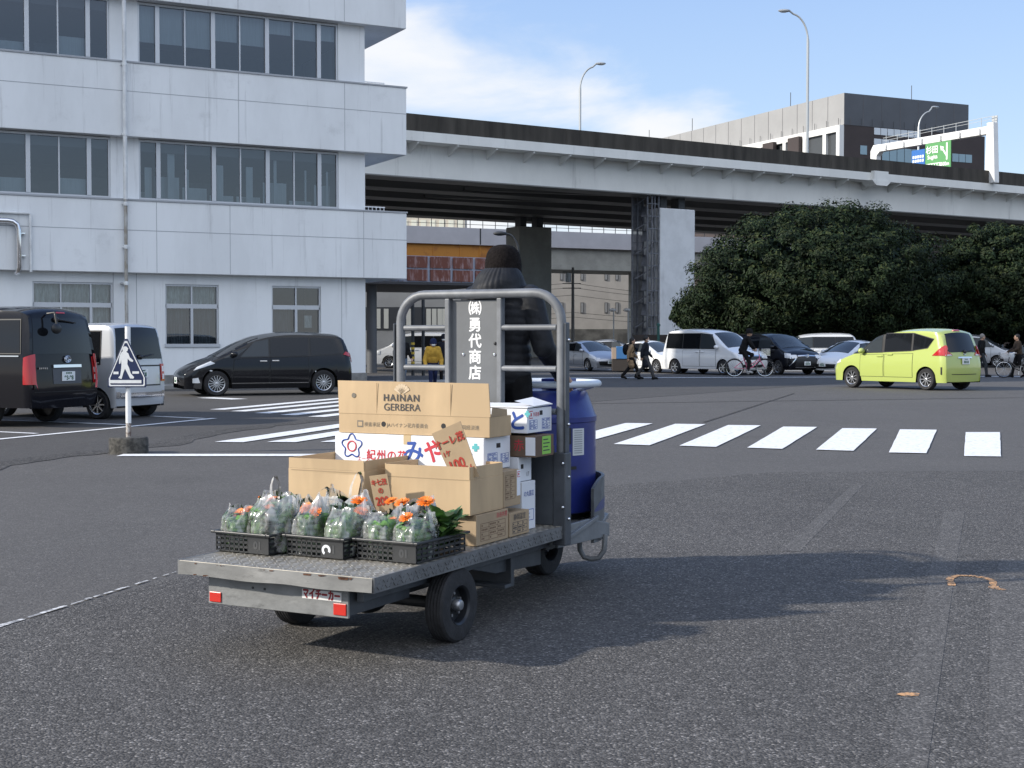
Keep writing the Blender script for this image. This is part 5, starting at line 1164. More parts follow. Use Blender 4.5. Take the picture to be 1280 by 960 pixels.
# ================================================================== TURRET TRUCK
TC, TR = Vector((-1.1136, 6.3614, 0)), radians(62.2424)
TF, TL = Vector((cos(TR), sin(TR), 0)), Vector((-sin(TR), cos(TR), 0))
def tw_(x, y, z=0.): return TC+TF*x+TL*y+Vector((0, 0, z))
tr = thing('turret_truck', 'grey three-wheeled market turret truck with a flat bed and a tubular guard with white lettering', 'cargo truck', TC, TR)
RV, UPZ = (0, -1, 0), (0, 0, 1)
TREAD = M('worn tread plate', (.245, .228, .195), .5, .35, .22, 5, bump=.1, bscale=60, detail=8)
TREADL = M('tread plate bars', (.42, .395, .345), .42, .45, .15, 9)
STEELG = M('dark grey chassis paint', (.075, .083, .095), .5, .2, .15, 6, bump=.1)
ZB = .44
mb = MB(); mb.box(0, 1.98, -.558, .558, .425, ZB)
dk = mb.build('deck', [TREAD], tr, bevel=.004)
mb = MB(); rr = random.Random(2)
p_ = .038
for i in range(int(1.95/p_)):
    for k in range(int(1.10/p_)):
        x, y = .02+i*p_, -.545+k*p_+(p_/2 if i % 2 else 0)
        if y > .55: continue
        a = pi/4 if (i+k) % 2 else -pi/4
        dx, dy = cos(a)*.0155, sin(a)*.0155; nx, ny = -sin(a)*.004, cos(a)*.004
        mb.add([(x-dx-nx, y-dy-ny, ZB), (x+dx-nx, y+dy-ny, ZB), (x+dx+nx, y+dy+ny, ZB), (x-dx+nx, y-dy+ny, ZB), (x-dx*.7, y-dy*.7, ZB+.0022), (x+dx*.7, y+dy*.7, ZB+.0022)], [(0,1,5,4), (3,4,5,2), (0,4,3), (1,2,5)])
mb.build('tread_pattern', [TREADL], dk)
mb = MB()
# dented rear lip with rounded top edge
def lipf(u, v):
    y = .558-u*1.116; dent = .006*sin(u*9)+.004*sin(u*23+1); return (-.004-.004*v+dent*(v*.6), y, ZB-.002-.066*v+.003*sin(u*14)*v)
mb.grid(lipf, 60, 6); mb.grid(lambda u, v: (lipf(u, 1)[0]+.004*v*2, .558-u*1.116, lipf(u, 1)[2]), 60, 1)
LIPM = M('scuffed rear lip', (.20, .20, .195), .5, .2, .14, 4, stretch=(1, .8, 1.4), bump=.2, bscale=14, detail=9); streak(LIPM, 11, (1, .5, 1.8), .57, .70, .5)
mb.build('rear_lip', [LIPM], dk, smooth=True)
mb = MB()
for (y, w_, h_) in ((.38, .03, .008), (.30, .01, .004), (.05, .012, .006), (-.02, .03, .006), (-.21, .035, .008), (-.30, .04, .007), (-.40, .05, .012), (-.43, .02, .012), (.47, .02, .006)):
    for q in range(3):
        yy = y+rr.uniform(-.02, .02); x = lipf((.558-yy)/1.116, 0)[0]-.0035; z = ZB-.006 if rr.random() < .6 else ZB-.06
        mb.add([(x, yy+w_/2*rr.random(), z), (x, yy-w_/2, z+.001), (x, yy-w_*.3, z-h_*rr.random()), (x, yy+w_*.3, z-h_)], [(0,1,2,3)])
mb.build('rust_chip', [M('rust', (.10, .045, .025), .9)], dk)
mb = MB(); mb.box(.0, 1.98, -.566, -.556, .372, ZB+.001); mb.box(0, 1.98, .556, .566, .372, ZB+.001)
for i in range(58):
    for k in range(2):
        x = .03+i*.034+(.017 if k else 0); z = .392+k*.026; a = pi/4 if (i+k) % 2 else -pi/4; mb.bar((x-.011*cos(a), -.567, z-.011*sin(a)), (x+.011*cos(a), -.567, z+.011*sin(a)), .006, .004, (0, 1, 0))
mb.build('side_lip', [M('worn tread lip', (.17, .175, .18), .45, .4, .2, 8, detail=8)], dk)
mb = MB(); mb.box(.075, .09, -.375, .44, .228, .425)
sk = mb.build('rear_board', [PALE_PAINT], tr, bevel=.003)
for y in (-.375, .425): mb = MB(); mb.box(.0905, .60, y, y+.015, .24, .424); mb.build('board_side', [STEELG], tr)
REFR = M('red reflector', (.55, .03, .02), .25, coat=.5)
for (y0, y1, z0, z1) in ((.36, .43, .238, .287), (-.366, -.295, .240, .295)):
    mb = MB(); mb.box(.069, .075, y0, y1, z0, z1); mb.build('reflector', [REFR], sk, bevel=.003)
mb = MB(); mb.box(.0725, .075, -.338, -.118, .302, .345); st = mb.build('sticker', [M('sticker white', (.72, .72, .70), .4)], sk)
txt('sticker_lettering', 'マイチーカー', .052, M('dark red print', (.26, .012, .02), .5), st, (.0725, -.228, .3235), RV, UPZ, .0012, 0, fat=.0026, sx=.68)
for y in (.17, .10): mb = MB(); mb.lathe([(.006, 0), (.006, .003), (0, .003)], (.0745, y, .325), (-1, 0, 0), 10); mb.build('bolt', [DARKSTEEL], sk)
# chassis
mb = MB(); mb.box(.12, 2.05, -.43, -.39, .30, .425); mb.box(.12, 2.05, .39, .43, .30, .425)
for x in (.4, .9, 1.4, 1.9): mb.box(x, x+.06, -.39, .39, .31, .42)
mb.prism([(1.15, .30), (2.05, .30), (2.05, .19), (1.5, .22)], (0, -.37, 0), (1, 0, 0), (0, 0, 1), (0, .03, 0)); mb.prism([(1.15, .30), (2.05, .30), (2.05, .19), (1.5, .22)], (0, .34, 0), (1, 0, 0), (0, 0, 1), (0, .03, 0))
mb.box(1.62, 1.66, -.40, -.10, .14, .31); mb.box(1.55, 1.66, -.40, -.10, .13, .15)
mb.build('chassis_frame', [STEELG], tr, bevel=.004)
mb = MB(); mb.tube([(.785, -.46, .186), (.785, .385, .186)], .03, 10); mb.ell((.785, .0, .186), (.09, .12, .09), 14, 10); mb.bar((.45, -.33, .27), (1.05, -.33, .27), .05, .03); mb.bar((.45, .33, .27), (1.05, .33, .27), .05, .03); mb.build('rear_axle', [DARKSTEEL], tr, smooth=True)
def twheel(x, y, r, w_, sd_):
    mb = MB(); ri = r*.52; ax = (0, sd_, 0); h_ = w_/2
    prof = [(ri, -h_), (r*.72, -h_*1.08), (r*.93, -h_), (r*.99, -h_*.8)]+[(r*(1 if k % 2 else .985), -h_*.7+h_*1.4*k/8) for k in range(9)]+[(r*.99, h_*.8), (r*.93, h_), (r*.72, h_*1.08), (ri, h_), (ri, -h_)]
    mb.lathe(prof, (x, y, r), ax, 40); t = mb.build('wheel', [RUBBER], tr, smooth=True, ang=25)
    mb = MB(); mb.lathe([(ri*1.06, h_*.9), (ri*1.02, h_*1.05), (ri*.92, h_*.85), (ri*.88, h_*.1), (ri*.4, h_*.05), (ri*.38, h_*.3), (ri*.3, h_*.35)], (x, y, r), ax, 32, 0)
    mb.lathe([(ri*.30, h_*.2), (ri*.30, h_*1.0), (ri*.24, h_*1.15), (ri*.1, h_*1.2), (0, h_*1.2)], (x, y, r), ax, 20, 1)
    for k in range(5): a = k*2*pi/5+.4; mb.lathe([(.008, 0), (.008, .018), (0, .018)], Vector((x+cos(a)*ri*.6, y+sd_*h_*.08, r+sin(a)*ri*.6)), ax, 6, 1)
    mb.build('rim', [M('dark wheel disc', (.022, .024, .028), .4, .3), M('dull hub steel', (.40, .41, .43), .35, .8)], t, smooth=True); return t
twheel(.785, -.505, .186, .10, -1); twheel(.785, .43, .186, .10, 1); twheel(2.75, -.03, .195, .13, -1)
# guard: bent tube frame, posts, rails, centre panel
GX, Rr = 1.97, .17
pts = [(GX, -.54, .36), (GX, -.54, 1.0), (GX, -.54, 1.77-Rr)]+[(GX, -.54+Rr*(1-cos(a)), 1.77-Rr+Rr*sin(a)) for a in [k*pi/16 for k in range(1, 9)]]
pts += [(GX, -p[1], p[2]) for p in pts[::-1]]
mb = MB(); mb.tube(pts, .0275, 14); fr = mb.build('guard_frame', [TUBE_PAINT], tr, smooth=True)
for s_ in (-1, 1):
    mb = MB(); mb.box(GX-.04, GX+.04, s_*.505, s_*.585, .33, .86); mb.bar((GX, s_*.575, .858), (GX, s_*.575, 1.60), .012, .05, (1, 0, 0)); mb.build('post_sleeve', [STEELG], fr, bevel=.008)
for (z, y) in ((.80, -.57), (.55, -.57), (.72, -.587), (.48, -.587), (1.02, -.585), (1.5, -.585)): mb = MB(); mb.ell((GX-.044 if y > -.58 else GX, y, z), (.010, .010, .010), 10, 6); mb.build('bolt', [CHROME], fr, smooth=True)
for y in (.205, -.145): mb = MB(); mb.box(GX-.02, GX+.03, y-.016, y+.016, .44, 1.745); mb.build('guard_post', [TUBE_PAINT], tr, bevel=.006)
for (y0, y1) in ((.221, .51), (-.51, -.161)):
    for z in (1.572, 1.335, 1.09): mb = MB(); mb.tube([(GX, y0, z), (GX, y1, z)], .0175, 12); mb.build('guard_rail', [TUBE_PAINT], tr, smooth=True)
PANEL = M('grey guard panel', (.125, .132, .14), .5, .1, .06, 4, bump=.05)
mb = MB(); mb.box(GX+.012, GX+.022, -.129, .189, .44, 1.735); pn2 = mb.build('guard_panel', [PANEL], tr)
for y, z in ((.11, 1.415), (-.10, 1.415), (-.105, 1.48)): mb = MB(); mb.ell((GX+.010, y, z), (.007, .010, .010), 12, 8); mb.build('bolt', [CHROME if z < 1.45 else BLACK], pn2, smooth=True)
LET = M('white lettering', (.80, .80, .80), .5)
for ch, z in (('㈱', 1.682), ('勇', 1.585), ('代', 1.490), ('商', 1.396), ('店', 1.302)):
    txt('panel_lettering', ch, .088, LET, pn2, (GX+.012, .030, z), RV, UPZ, .0015, 0, fat=.0024)
mb = MB(); mb.box(GX-.03, GX-.015, -.505, .505, .44, .90); mb.build('bulkhead_plate', [M('dark grey bulkhead', (.085, .095, .108), .5, .15, .10, 5, bump=.08)], tr, bevel=.004)
# driver's platform, front frame, bumper, loop
mb = MB(); mb.prism([(1.98, -.52), (2.75, -.46), (3.05, -.36), (3.2, -.15), (3.2, .15), (3.05, .36), (2.75, .46), (1.98, .52)], (0, 0, .35), (1, 0, 0), (0, 1, 0), (0, 0, .03)); mb.build('platform', [GREY_PAINT], tr, bevel=.004)
for y in (-.50, .48):
    mb = MB(); mb.prism([(2.012, .30), (2.012, .42), (2.45, .42), (2.75, .36), (2.75, .28)], (0, y, 0), (1, 0, 0), (0, 0, 1), (0, .02, 0)); mb.bar((2.03, y-.01 if y < 0 else y+.03, .33), (2.55, y-.008 if y < 0 else y+.028, .42), .02, .025); mb.build('front_frame', [GREY_PAINT], tr, bevel=.004)
BUMP = M('scuffed bumper paint', (.115, .125, .135), .5, .2, .18, 8, detail=7); BSTR = M('dull blue stripe', (.05, .06, .16), .5)
def arc(z0, z1, r, a0, a1, n, t_, mi, mb, flare=0.):
    c = Vector((2.50, -.0, 0))
    vs = []
    for i in range(n+1):
        a = a0+(a1-a0)*i/n; dr = Vector((cos(a)*1.30, sin(a)*.935, 0)); zz1 = z1-.05*max(0, (abs(a)-radians(70))/radians(16))**2
        for (rr_, z) in ((r, z0), (r+flare, zz1), (r-t_+flare, zz1), (r-t_, z0)): p = c+dr*rr_; vs.append((p.x, p.y, z))
    fs = [(i*4+k, i*4+(k+1) % 4, i*4+4+(k+1) % 4, i*4+4+k) for i in range(n) for k in range(4)]+[(0, 3, 2, 1), (n*4, n*4+1, n*4+2, n*4+3)]
    mb.add(vs, fs, mi)
mb = MB(); arc(.26, .65, .523, -radians(87), radians(87), 40, .02, 0, mb); arc(.45, .51, .5245, -radians(86), radians(86), 40, .004, 1, mb); mb.build('front_bumper', [BUMP, BSTR], tr, smooth=True, ang=30)
mb = MB(); mb.tube([(2.60, -.36, .30), (2.61, -.36, .20), (2.62, -.385, .155), (2.63, -.43, .145), (2.64, -.475, .155), (2.65, -.505, .20), (2.66, -.51, .30)], .016, 10); mb.build('tow_loop', [GREY_PAINT], tr, smooth=True)
mb = MB(); mb.lathe([(.0, 0), (.28, 0), (.28, .03), (0, .03)], (2.75, -.03, .38), n=32); mb.box(2.6, 2.9, -.13, .07, .18, .38); mb.build('turntable', [DARKSTEEL], tr)
# blue drum with the motor
DRUM = M('blue drum paint', (.016, .026, .165), .38, var=.12, scale=6, bump=.04, coat=.15)
DX, DY = 2.75, -.008
mb = MB(); mb.lathe([(0, .42), (.345, .42), (.36, .43), (.36, .985), (.366, .99), (.366, 1.02), (.36, 1.025), (.308, 1.165), (.285, 1.185), (0, 1.19)], (DX, DY, 0), n=48); dr_ = mb.build('motor_drum', [DRUM], tr, smooth=True, ang=30)
mb = MB()
def dpt(px, py):      # point on the drum side seen at a photo pixel
    r = ray(px, py); o = Vector((0, 0, EYE)); lo = Vector(((o-TC).dot(TF), (o-TC).dot(TL), EYE)); ld = Vector((r.dot(TF), r.dot(TL), r.z))
    a = ld.x**2+ld.y**2; b = 2*((lo.x-DX)*ld.x+(lo.y-DY)*ld.y); c = (lo.x-DX)**2+(lo.y-DY)**2-.3625**2; D = b*b-4*a*c
    t = (-b-sqrt(max(0, D)))/(2*a); return lo+ld*t
LABELP = [dpt(716, 536), dpt(730, 536), dpt(730, 568.5), dpt(716, 568.5)]
an = [atan2(q.y-DY, q.x-DX) for q in LABELP]; z1_, z0_ = LABELP[0].z, LABELP[2].z; a0_, a1_ = min(an), max(an)
mb.grid(lambda u, v: (DX+.362*cos(a0_+(a1_-a0_)*u), DY+.362*sin(a0_+(a1_-a0_)*u), z0_+(z1_-z0_)*v), 8, 2); lb = mb.build('label', [M('pale label', (.55, .57, .58), .5)], dr_, smooth=True)
mb = MB()
for k in range(11):
    z = z0_+(z1_-z0_)*(.08+.083*k); mb.grid(lambda u, v: (DX+.3635*cos(a0_+(a1_-a0_)*(.12+.7*u)), DY+.3635*sin(a0_+(a1_-a0_)*(.12+.7*u)), z+.005*v), 6, 1)
mb.build('label_lettering', [M('grey print', (.25, .27, .28), .6)], lb, smooth=True)
mb = MB(); q = dpt(716, 585); aa = atan2(q.y-DY, q.x-DX); mb.grid(lambda u, v: (DX+.363*cos(aa-.12+.2*u), DY+.363*sin(aa-.12+.2*u), q.z-.01+.02*v), 4, 1)
q = dpt(711, 545); aa = atan2(q.y-DY, q.x-DX); mb.grid(lambda u, v: (DX+.363*cos(aa-.05+.1*u), DY+.363*sin(aa-.05+.1*u), q.z-.05+.1*v), 3, 1); mb.build('slot', [BLACK], dr_)
mb = MB(); mb.tube([(DX+.375*cos(a), DY+.375*sin(a), 1.225) for a in [k*2*pi/48 for k in range(48)]], .022, 12, True)
for a in (-pi/2, pi/2, pi, 0): mb.tube([(DX+.38*cos(a), DY+.38*sin(a), 1.215), (DX+.27*cos(a), DY+.27*sin(a), 1.185)], .014, 8)
mb.build('steering_ring', [M('pale steering ring', (.55, .60, .66), .35)], tr, smooth=True)
mb = MB(); mb.box(DX-.16, DX-.02, -.28, -.10, 1.19, 1.26); mb.lathe([(.03, 0), (.03, .02), (0, .02)], (DX-.09, -.22, 1.26), n=14, mi=1); mb.build('control_box', [DRUM, WHITE], tr, bevel=.006)

# ================================================================== DRIVER
DJ = dict(pelvis=(0,0,.90), chest=(-.02,0,1.20), neck=(-.01,0,1.42), head=(.015,0,1.535), shl=(-.01,.19,1.37), shr=(-.01,-.19,1.37), ell=(.03,.285,1.11), elr=(-.02,-.285,1.08), wrl=(.27,.22,.97), wrr=(.26,-.27,.905),
          hipl=(0,.09,.88), hipr=(0,-.09,.88), knl=(.04,.12,.48), knr=(.04,-.12,.48), anl=(0,.13,.09), anr=(0,-.13,.09), toel=(.15,.15,.045), toer=(.15,-.15,.045))
PUFF = M('black quilted jacket', (.017, .0185, .0225), .6, var=.2, scale=14, bump=.15, bscale=60, spec=.22)
CAPM = M('dark knit cap', (.012, .0098, .0095), .95, var=.3, scale=60, bump=.5, bscale=120, spec=.1)
dl = tw_(2.215, -.03, .38)
drv = person('driver in black quilted jacket and knit cap, seen from behind on the turret truck', (dl.x, dl.y, dl.z), math.degrees(TR), DJ, PUFF, BLKC, BLKC, CAPM, voxel=.009, girth=1.0)
# quilting: horizontal baffles round the trunk and a ribbed hood-collar
for ch in drv.children:
    if ch.name.startswith('jacket'):
        for v in ch.data.vertices:
            x, y, z = v.co
            if abs(y) < .2 and z < 1.36: f = abs(sin(z*pi/.052)); s_ = 1+.045*(f**.6-.6); v.co.x = -.02+(x+.02)*s_; v.co.y = y*s_
            elif abs(y) >= .2: f = abs(sin((z+abs(y)*.3)*pi/.06)); s_ = 1+.0*f; v.co.x = x*(1+.05*(f**.6-.6))
mb = MB()
for i in range(26):
    a0, a1 = 2*pi*i/26, 2*pi*(i+1)/26
def hood(u, v):
    a = 2*pi*u; rib = .0036*sin(a*34)*(1 if 2.2 < a < 3.7 else .15)*(1 if .1 < v < .75 else .3)+.007*sin(a*3+v*6)*v+.006*sin(v*12+a*2)*v; r0 = .108+.075*v**1.0+rib; r1 = .105+.090*v**.95+rib; back = .02*sin(v*pi)
    return (-.015+(r0+back*max(0, -cos(a)))*cos(a), r1*sin(a)+.022*v, 1.548-.165*v+.012*sin(v*pi))
mb.grid(hood, 144, 8); mb.build('collar_hood', [PUFF], drv, smooth=True, ang=60)

# ================================================================== CARGO
CARD = M('tan corrugated cardboard', (.475, .345, .205), .8, var=.11, scale=3, stretch=(1, 1, .3), bump=.05, bscale=8)
CARDB = M('brown corrugated cardboard', (.36, .265, .165), .8, var=.10, scale=3, bump=.06, bscale=8)
CARDK = M('dark brown cardboard', (.13, .085, .055), .75, var=.15, scale=3)
CARDI = M('cardboard inside', (.34, .25, .15), .85)
WBOX = M('white printed carton', (.72, .74, .78), .6, var=.03, scale=3)
TAPE = M('packing tape', (.52, .40, .24), .25)
PRB = M('blue carton print', (.02, .07, .32), .6); PRR = M('red carton print', (.50, .03, .05), .6); PRK = M('dark grey carton print', (.05, .05, .055), .7); PRG = M('grey carton print', (.16, .14, .11), .7); PRT = M('turquoise emblem print', (.10, .42, .45), .6); PRN = M('brown carton print', (.16, .10, .06), .7)
INK = M('red felt pen', (.34, .035, .02), .7)
BXG = 'boxes stacked on the truck bed'
def carton(label, x0, x1, y0, y1, z0, z1, mat, open_=None, yaw=0., lid=True, name='cardboard_box', cat='box', top_gap=True):
    c = tw_((x0+x1)/2, (y0+y1)/2, z0); o = thing(name, label, cat, c, TR+radians(yaw), BXG); a, b, h = (x1-x0)/2, (y1-y0)/2, z1-z0; t = .006
    mb = MB()
    if open_:
        hb = h-open_
        mb.box(-a, a, -b, b, 0, t); mb.box(-a, -a+t, -b, b, t, hb); mb.box(a-t, a, -b, b, t, hb); mb.box(-a+t, a-t, -b, -b+t, t, hb); mb.box(-a+t, a-t, b-t, b, t, hb)
        mb.build('box_body', [mat], o, bevel=.002)
        sp = open_*.09
        for (p, q, n_) in (((-a, -b+.004), (-a, b-.004), (-1, 0)), ((a, -b+.004), (a, b-.004), (1, 0)), ((-a+.004, -b), (a-.004, -b), (0, -1)), ((-a+.004, b), (a-.004, b), (0, 1))):
            k = sp*random.uniform(-.3, 1.3); nn = Vector((*n_, 0)); m = MB(); P0, P1 = Vector((*p, hb+.001)), Vector((*q, hb+.001))
            U = Vector((0, 0, open_))+nn*k; U2 = Vector((0, 0, open_*random.uniform(.94, 1.0)))+nn*k*random.uniform(.5, 1.6); ins = -nn*t
            m.add([P0, P1, P1+U2, P0+U, P0+ins, P1+ins, P1+U2+ins, P0+U+ins], [(0,1,2,3), (7,6,5,4), (3,2,6,7), (0,3,7,4), (1,5,6,2)]); m.build('flap', [mat], o)
    else:
        mb.box(-a, a, -b, b, 0, h); bb_ = mb.build('box_body', [mat], o, bevel=.003)
        if top_gap:
            m = MB(); m.box(-a+.002, a-.002, -.002, .002, h, h+.001, 0); m.box(-a, a, -.024, .024, h+.0005, h+.0012, 1); m.box(-a-.001, -a, -.024, .024, h-.05, h+.001, 1); m.box(a, a+.001, -.024, .024, h-.05, h+.001, 1); m.build('packing_tape', [PRK, TAPE], o)
    o['hb'] = 0; del o['hb']
    return o, a, b, h
def side(o, b, s, size, mat, x, z, **k): return txt('lettering', s, size, mat, o, (x, -b, z), (1, 0, 0), UPZ, .0015, **k)
def rear(o, a, s, size, mat, y, z, **k): return txt('lettering', s, size, mat, o, (-a, y, z), RV, UPZ, .0015, **k)
def rect_side(mb, b, x0, x1, z0, z1, e=.001): mb.box(x0, x1, -b-e, -b, z0, z1)
def table_print(o, b, x0, x1, z0, z1, rows, cols, mat, seed=1):
    rr = random.Random(seed); mb = MB(); t = .002
    for r in range(rows+1): z = z0+(z1-z0)*r/rows; rect_side(mb, b, x0, x1, z-t/2, z+t/2)
    for c in range(cols+1): x = x0+(x1-x0)*c/cols; rect_side(mb, b, x-t/2, x+t/2, z0+.0011, z1-.0011, .0008)
    for r in range(rows):
        for c in range(cols):
            xx = x0+(x1-x0)*(c+.12)/cols; n = rr.randint(1, 4); z = z0+(z1-z0)*(r+.3)/rows; hh = (z1-z0)/rows*.4
            for k in range(n): rect_side(mb, b, xx, xx+(x1-x0)/cols*.13, z, z+hh, .0009); xx += (x1-x0)/cols*.19
    mb.build('print', [mat], o)
# lower layer on the bed
o, a, b, h = carton('brown box with a printed table, lowest at the right front of the stack', 1.02, 1.37, -.515, -.02, ZB+.003, .602, CARDB)
table_print(o, b, -.13, .14, .02, .11, 4, 3, PRN); side(o, b, '自由共選', .03, PRR, .10, .135)
mb = MB(); mb.box(-a-.001, -a, -b+.1, b-.1, h*.62, h*.66); mb.build('crease', [CARDI], o)
o, a, b, h = carton('small brown box printed on its side, next to the bulkhead on the bed', 1.385, 1.615, -.515, -.05, ZB+.003, .572, CARDB)
table_print(o, b, -.08, .09, .015, .075, 3, 3, PRK, 4); side(o, b, '静岡温室', .036, PRK, -.0, .10)
o, a, b, h = carton('tall white box with blue print, lowest one beside the bulkhead', 1.635, 1.80, -.46, .0, ZB+.003, .712, WBOX)
side(o, b, 'の丸園芸', .034, PRB, .0, .20, sx=.9); mb = MB(); 
for z in (.05, .11): rect_side(mb, b, -.06, .06, z, z+.003)
rect_side(mb, b, -.06, -.057, .054, .109); rect_side(mb, b, .057, .06, .054, .109); mb.build('print', [PRB], o); side(o, b, 'と', .04, PRB, .0, .08)
o, a, b, h = carton('plain hidden brown box carrying the left half of the long white box', 1.35, 1.62, .03, .52, ZB+.003, .798, CARDB)
o, a, b, h = carton('plain brown box standing hidden behind the long white box, next to the bulkhead', 1.645, 1.90, .03, .50, ZB+.003, .984, CARDB)
# open boxes
o, a, b, h = carton('empty open tan box on top, right, holding the 100 yen card', .975, 1.33, -.505, .01, .605, .852, CARD, open_=.065)
mb = MB(); mb.box(-.0015-a, -a, -b, b, h-.068, h-.064); mb.build('crease', [CARDI], o)
o, a, b, h = carton('empty open tan box with a torn front flap, at the left behind the flower bags', .88, 1.31, .075, .565, ZB+.003, .868, CARD, open_=.055)
mb = MB(); mb.grid(lambda u, v: (-a-.004-.05*sin(v*pi*.5)*(u**1.5), -b+.27*(1-u)*1.0+.012, h-.075-.14*v-.02*u*v+.015*sin(u*5)*v), 10, 8)
mb.v = [(x, y, z) for x, y, z in mb.v]; mb.build('torn_flap', [CARD], o, smooth=True)
mb = MB(); mb.box(-a-.0012, -a, -b+.02, b-.02, h-.066, h-.061); mb.build('crease', [CARDI], o)
# second layer
o, a, b, h = carton('brown box with a label, wedged behind the open box holding the card', 1.345, 1.54, -.50, -.08, .606, .798, CARDB)
table_print(o, b, -.08, .035, .04, .17, 6, 2, PRN, 7); mb = MB(); rect_side(mb, b, .055, .095, .05, .19, .0012); lb = mb.build('label', [WBOX], o); mb = MB(); rect_side(mb, b+.0012, .06, .09, .15, .153); rect_side(mb, b+.0012, .06, .09, .178, .181); rect_side(mb, b+.0012, .06, .063, .1535, .1775); rect_side(mb, b+.0012, .070, .08, .160, .172); mb.build('print', [PRR], lb)
o, a, b, h = carton('small white box with a hand hole, third from the bottom by the bulkhead', 1.63, 1.79, -.44, -.0, .715, .851, WBOX)
mb = MB(); mb.box(-.05, -.02, -b-.001, -b, .07, .095); mb.build('hand_hole', [BLACK], o); side(o, b, '17', .035, PRK, .03, .035)
# long white flower box
o, a, b, h = carton('long white flower box with red and blue Japanese lettering', 1.30, 1.60, -.405, .555, .801, .977, WBOX)
txt('lettering', '紀州の花', .060, PRR, o, (-a, b-.345, .058), RV, UPZ, .0015, 0, fat=.0012, sx=1.05, space=1.15)
rear(o, a, 'み', .135, PRB, -.06+.02, .080, fat=.0035); rear(o, a, 'や', .135, PRR, -.17, .085, fat=.0035); rear(o, a, 'と', .12, PRB, -.37, .05, fat=.0035)
rear(o, a, 'エース', .030, PRR, b-.195, .035)
fl = MB(); cc = Vector((-a-.0012, b-.115, .105))
for (r0, k0, mi, m_) in ((.058, .2, 0, None), (.028, .0, 1, None)):
    ptsf = [cc+Vector((0, -(r0*(1+k0*cos(5*t)))*sin(t), (r0*(1+k0*cos(5*t)))*cos(t))) for t in [k*2*pi/60 for k in range(60)]]
    fl.tube(ptsf, .0042, 4, True, mi)
fl.build('emblem', [PRB, PRR], o, smooth=True)
def cross_emblem(o, p, s, ax):
    mb = MB(); p = Vector(p); r = Vector(RV) if ax == 'rear' else Vector((1, 0, 0)); n_ = r.cross(Vector(UPZ))*.001
    for (w_, h_) in ((s, s*.42), (s*.42, s)): mb.obox(p+n_, r*w_/2, Vector((0, 0, h_/2)), n_ if w_ > h_ else n_*1.3)
    mb.build('emblem', [PRT], o)
cross_emblem(o, (-a, -.43, .125), .042, 'rear')
mb = MB(); mb.box(-.01, .035, -b-.001, -b, .115, .14); mb.build('hand_hole', [BLACK], o)
table_print(o, b, -.11, -.0, .04, .09, 4, 2, PRB, 3); table_print(o, b, .04, .13, .03, .08, 4, 2, PRB, 5)
# tan box with raised lid
o, a, b, h = carton('tan flower box with its lid standing up, printed HAINAN GERBERA', 1.31, 1.555, -.435, .535, .979, 1.09, CARD, top_gap=False)
LH = .178
mb = MB(); mb.add([(-a, b, h), (-a, -b-.004, h), (-a+.008, -b+.012, h+LH), (-a+.008, b+.012, h+LH+.004), (-a+.006, b, h), (-a+.006, -b-.004, h), (-a+.014, -b+.012, h+LH), (-a+.014, b+.012, h+LH+.004)], [(0,1,2,3), (7,6,5,4), (3,2,6,7), (0,3,7,4), (1,5,6,2)]); ld = mb.build('lid_flap', [CARD], o)
mb = MB(); mb.box(-a-.001, -a, -b, b, h-.003, h); mb.box(-a-.0005, -a+.003, -.245, -.243, h, h+LH*.97); mb.box(-a-.0005, -a+.003, .23, .231, h, h+LH*.97); mb.build('crease', [CARDI], o)
q = Vector((-a+.004, .06, h)); Lu = (.04, 0, 1)
txt('lettering', 'HAINAN', .054, PRK, ld, (-a+.0022, .07, h+.090), RV, Lu, .002, 0, fat=.0008, sx=1.0, space=1.2); txt('lettering', 'GERBERA', .056, PRK, ld, (-a+.0005, .065, h+.038), RV, Lu, .002, 0, sx=1.02)
mb = MB()
for k in range(7): t = radians(-60+k*20); d = Vector((0, -sin(t), cos(t))); c = Vector((-a+.0035, .068, h+.115))+d*.030; n_ = Vector((0, d.z, -d.y)); mb.obox(c, d*.024, n_*.0075, Vector((.0009, 0, 0)))
mb.build('emblem', [M('pale tan print', (.58, .46, .32), .8)], ld)
mb = MB(); mb.lathe([(.014, 0), (.014, .001), (0, .001)], (-a+.002, b-.10, h+.10), (-1, 0, .04), 14); mb.build('stamp', [PRG], ld)
for (s, y) in (('検査承証', b-.225), ('JAハイナン花卉委員会', .03), ('静岡経済連', -.355)): rear(o, a, s, .027, PRG, y, .050)
mb = MB(); mb.box(-a-.001, -a, b-.165, b-.125, .034, .072); mb.build('stamp', [PRG], o); mb = MB(); mb.box(-a-.0016, -a-.001, b-.158, b-.132, .042, .064); mb.build('stamp_inner', [CARD], o)
mb = MB()
for y in (b-.30, -.20): mb.lathe([(.015, 0), (.015, .0008), (0, .0008)], (-a, y, .055), (-1, 0, 0), 16)
mb.build('hand_hole', [BLACK], o)
mb = MB(); mb.add([(-a+.01, -b-.002, h), (a-.05, -b-.002, h), (a-.06, -b-.006, h+.035), (-a+.02, -b-.004, h+.05)], [(0,1,2,3)]); mb.build('side_flap', [CARDB], o)
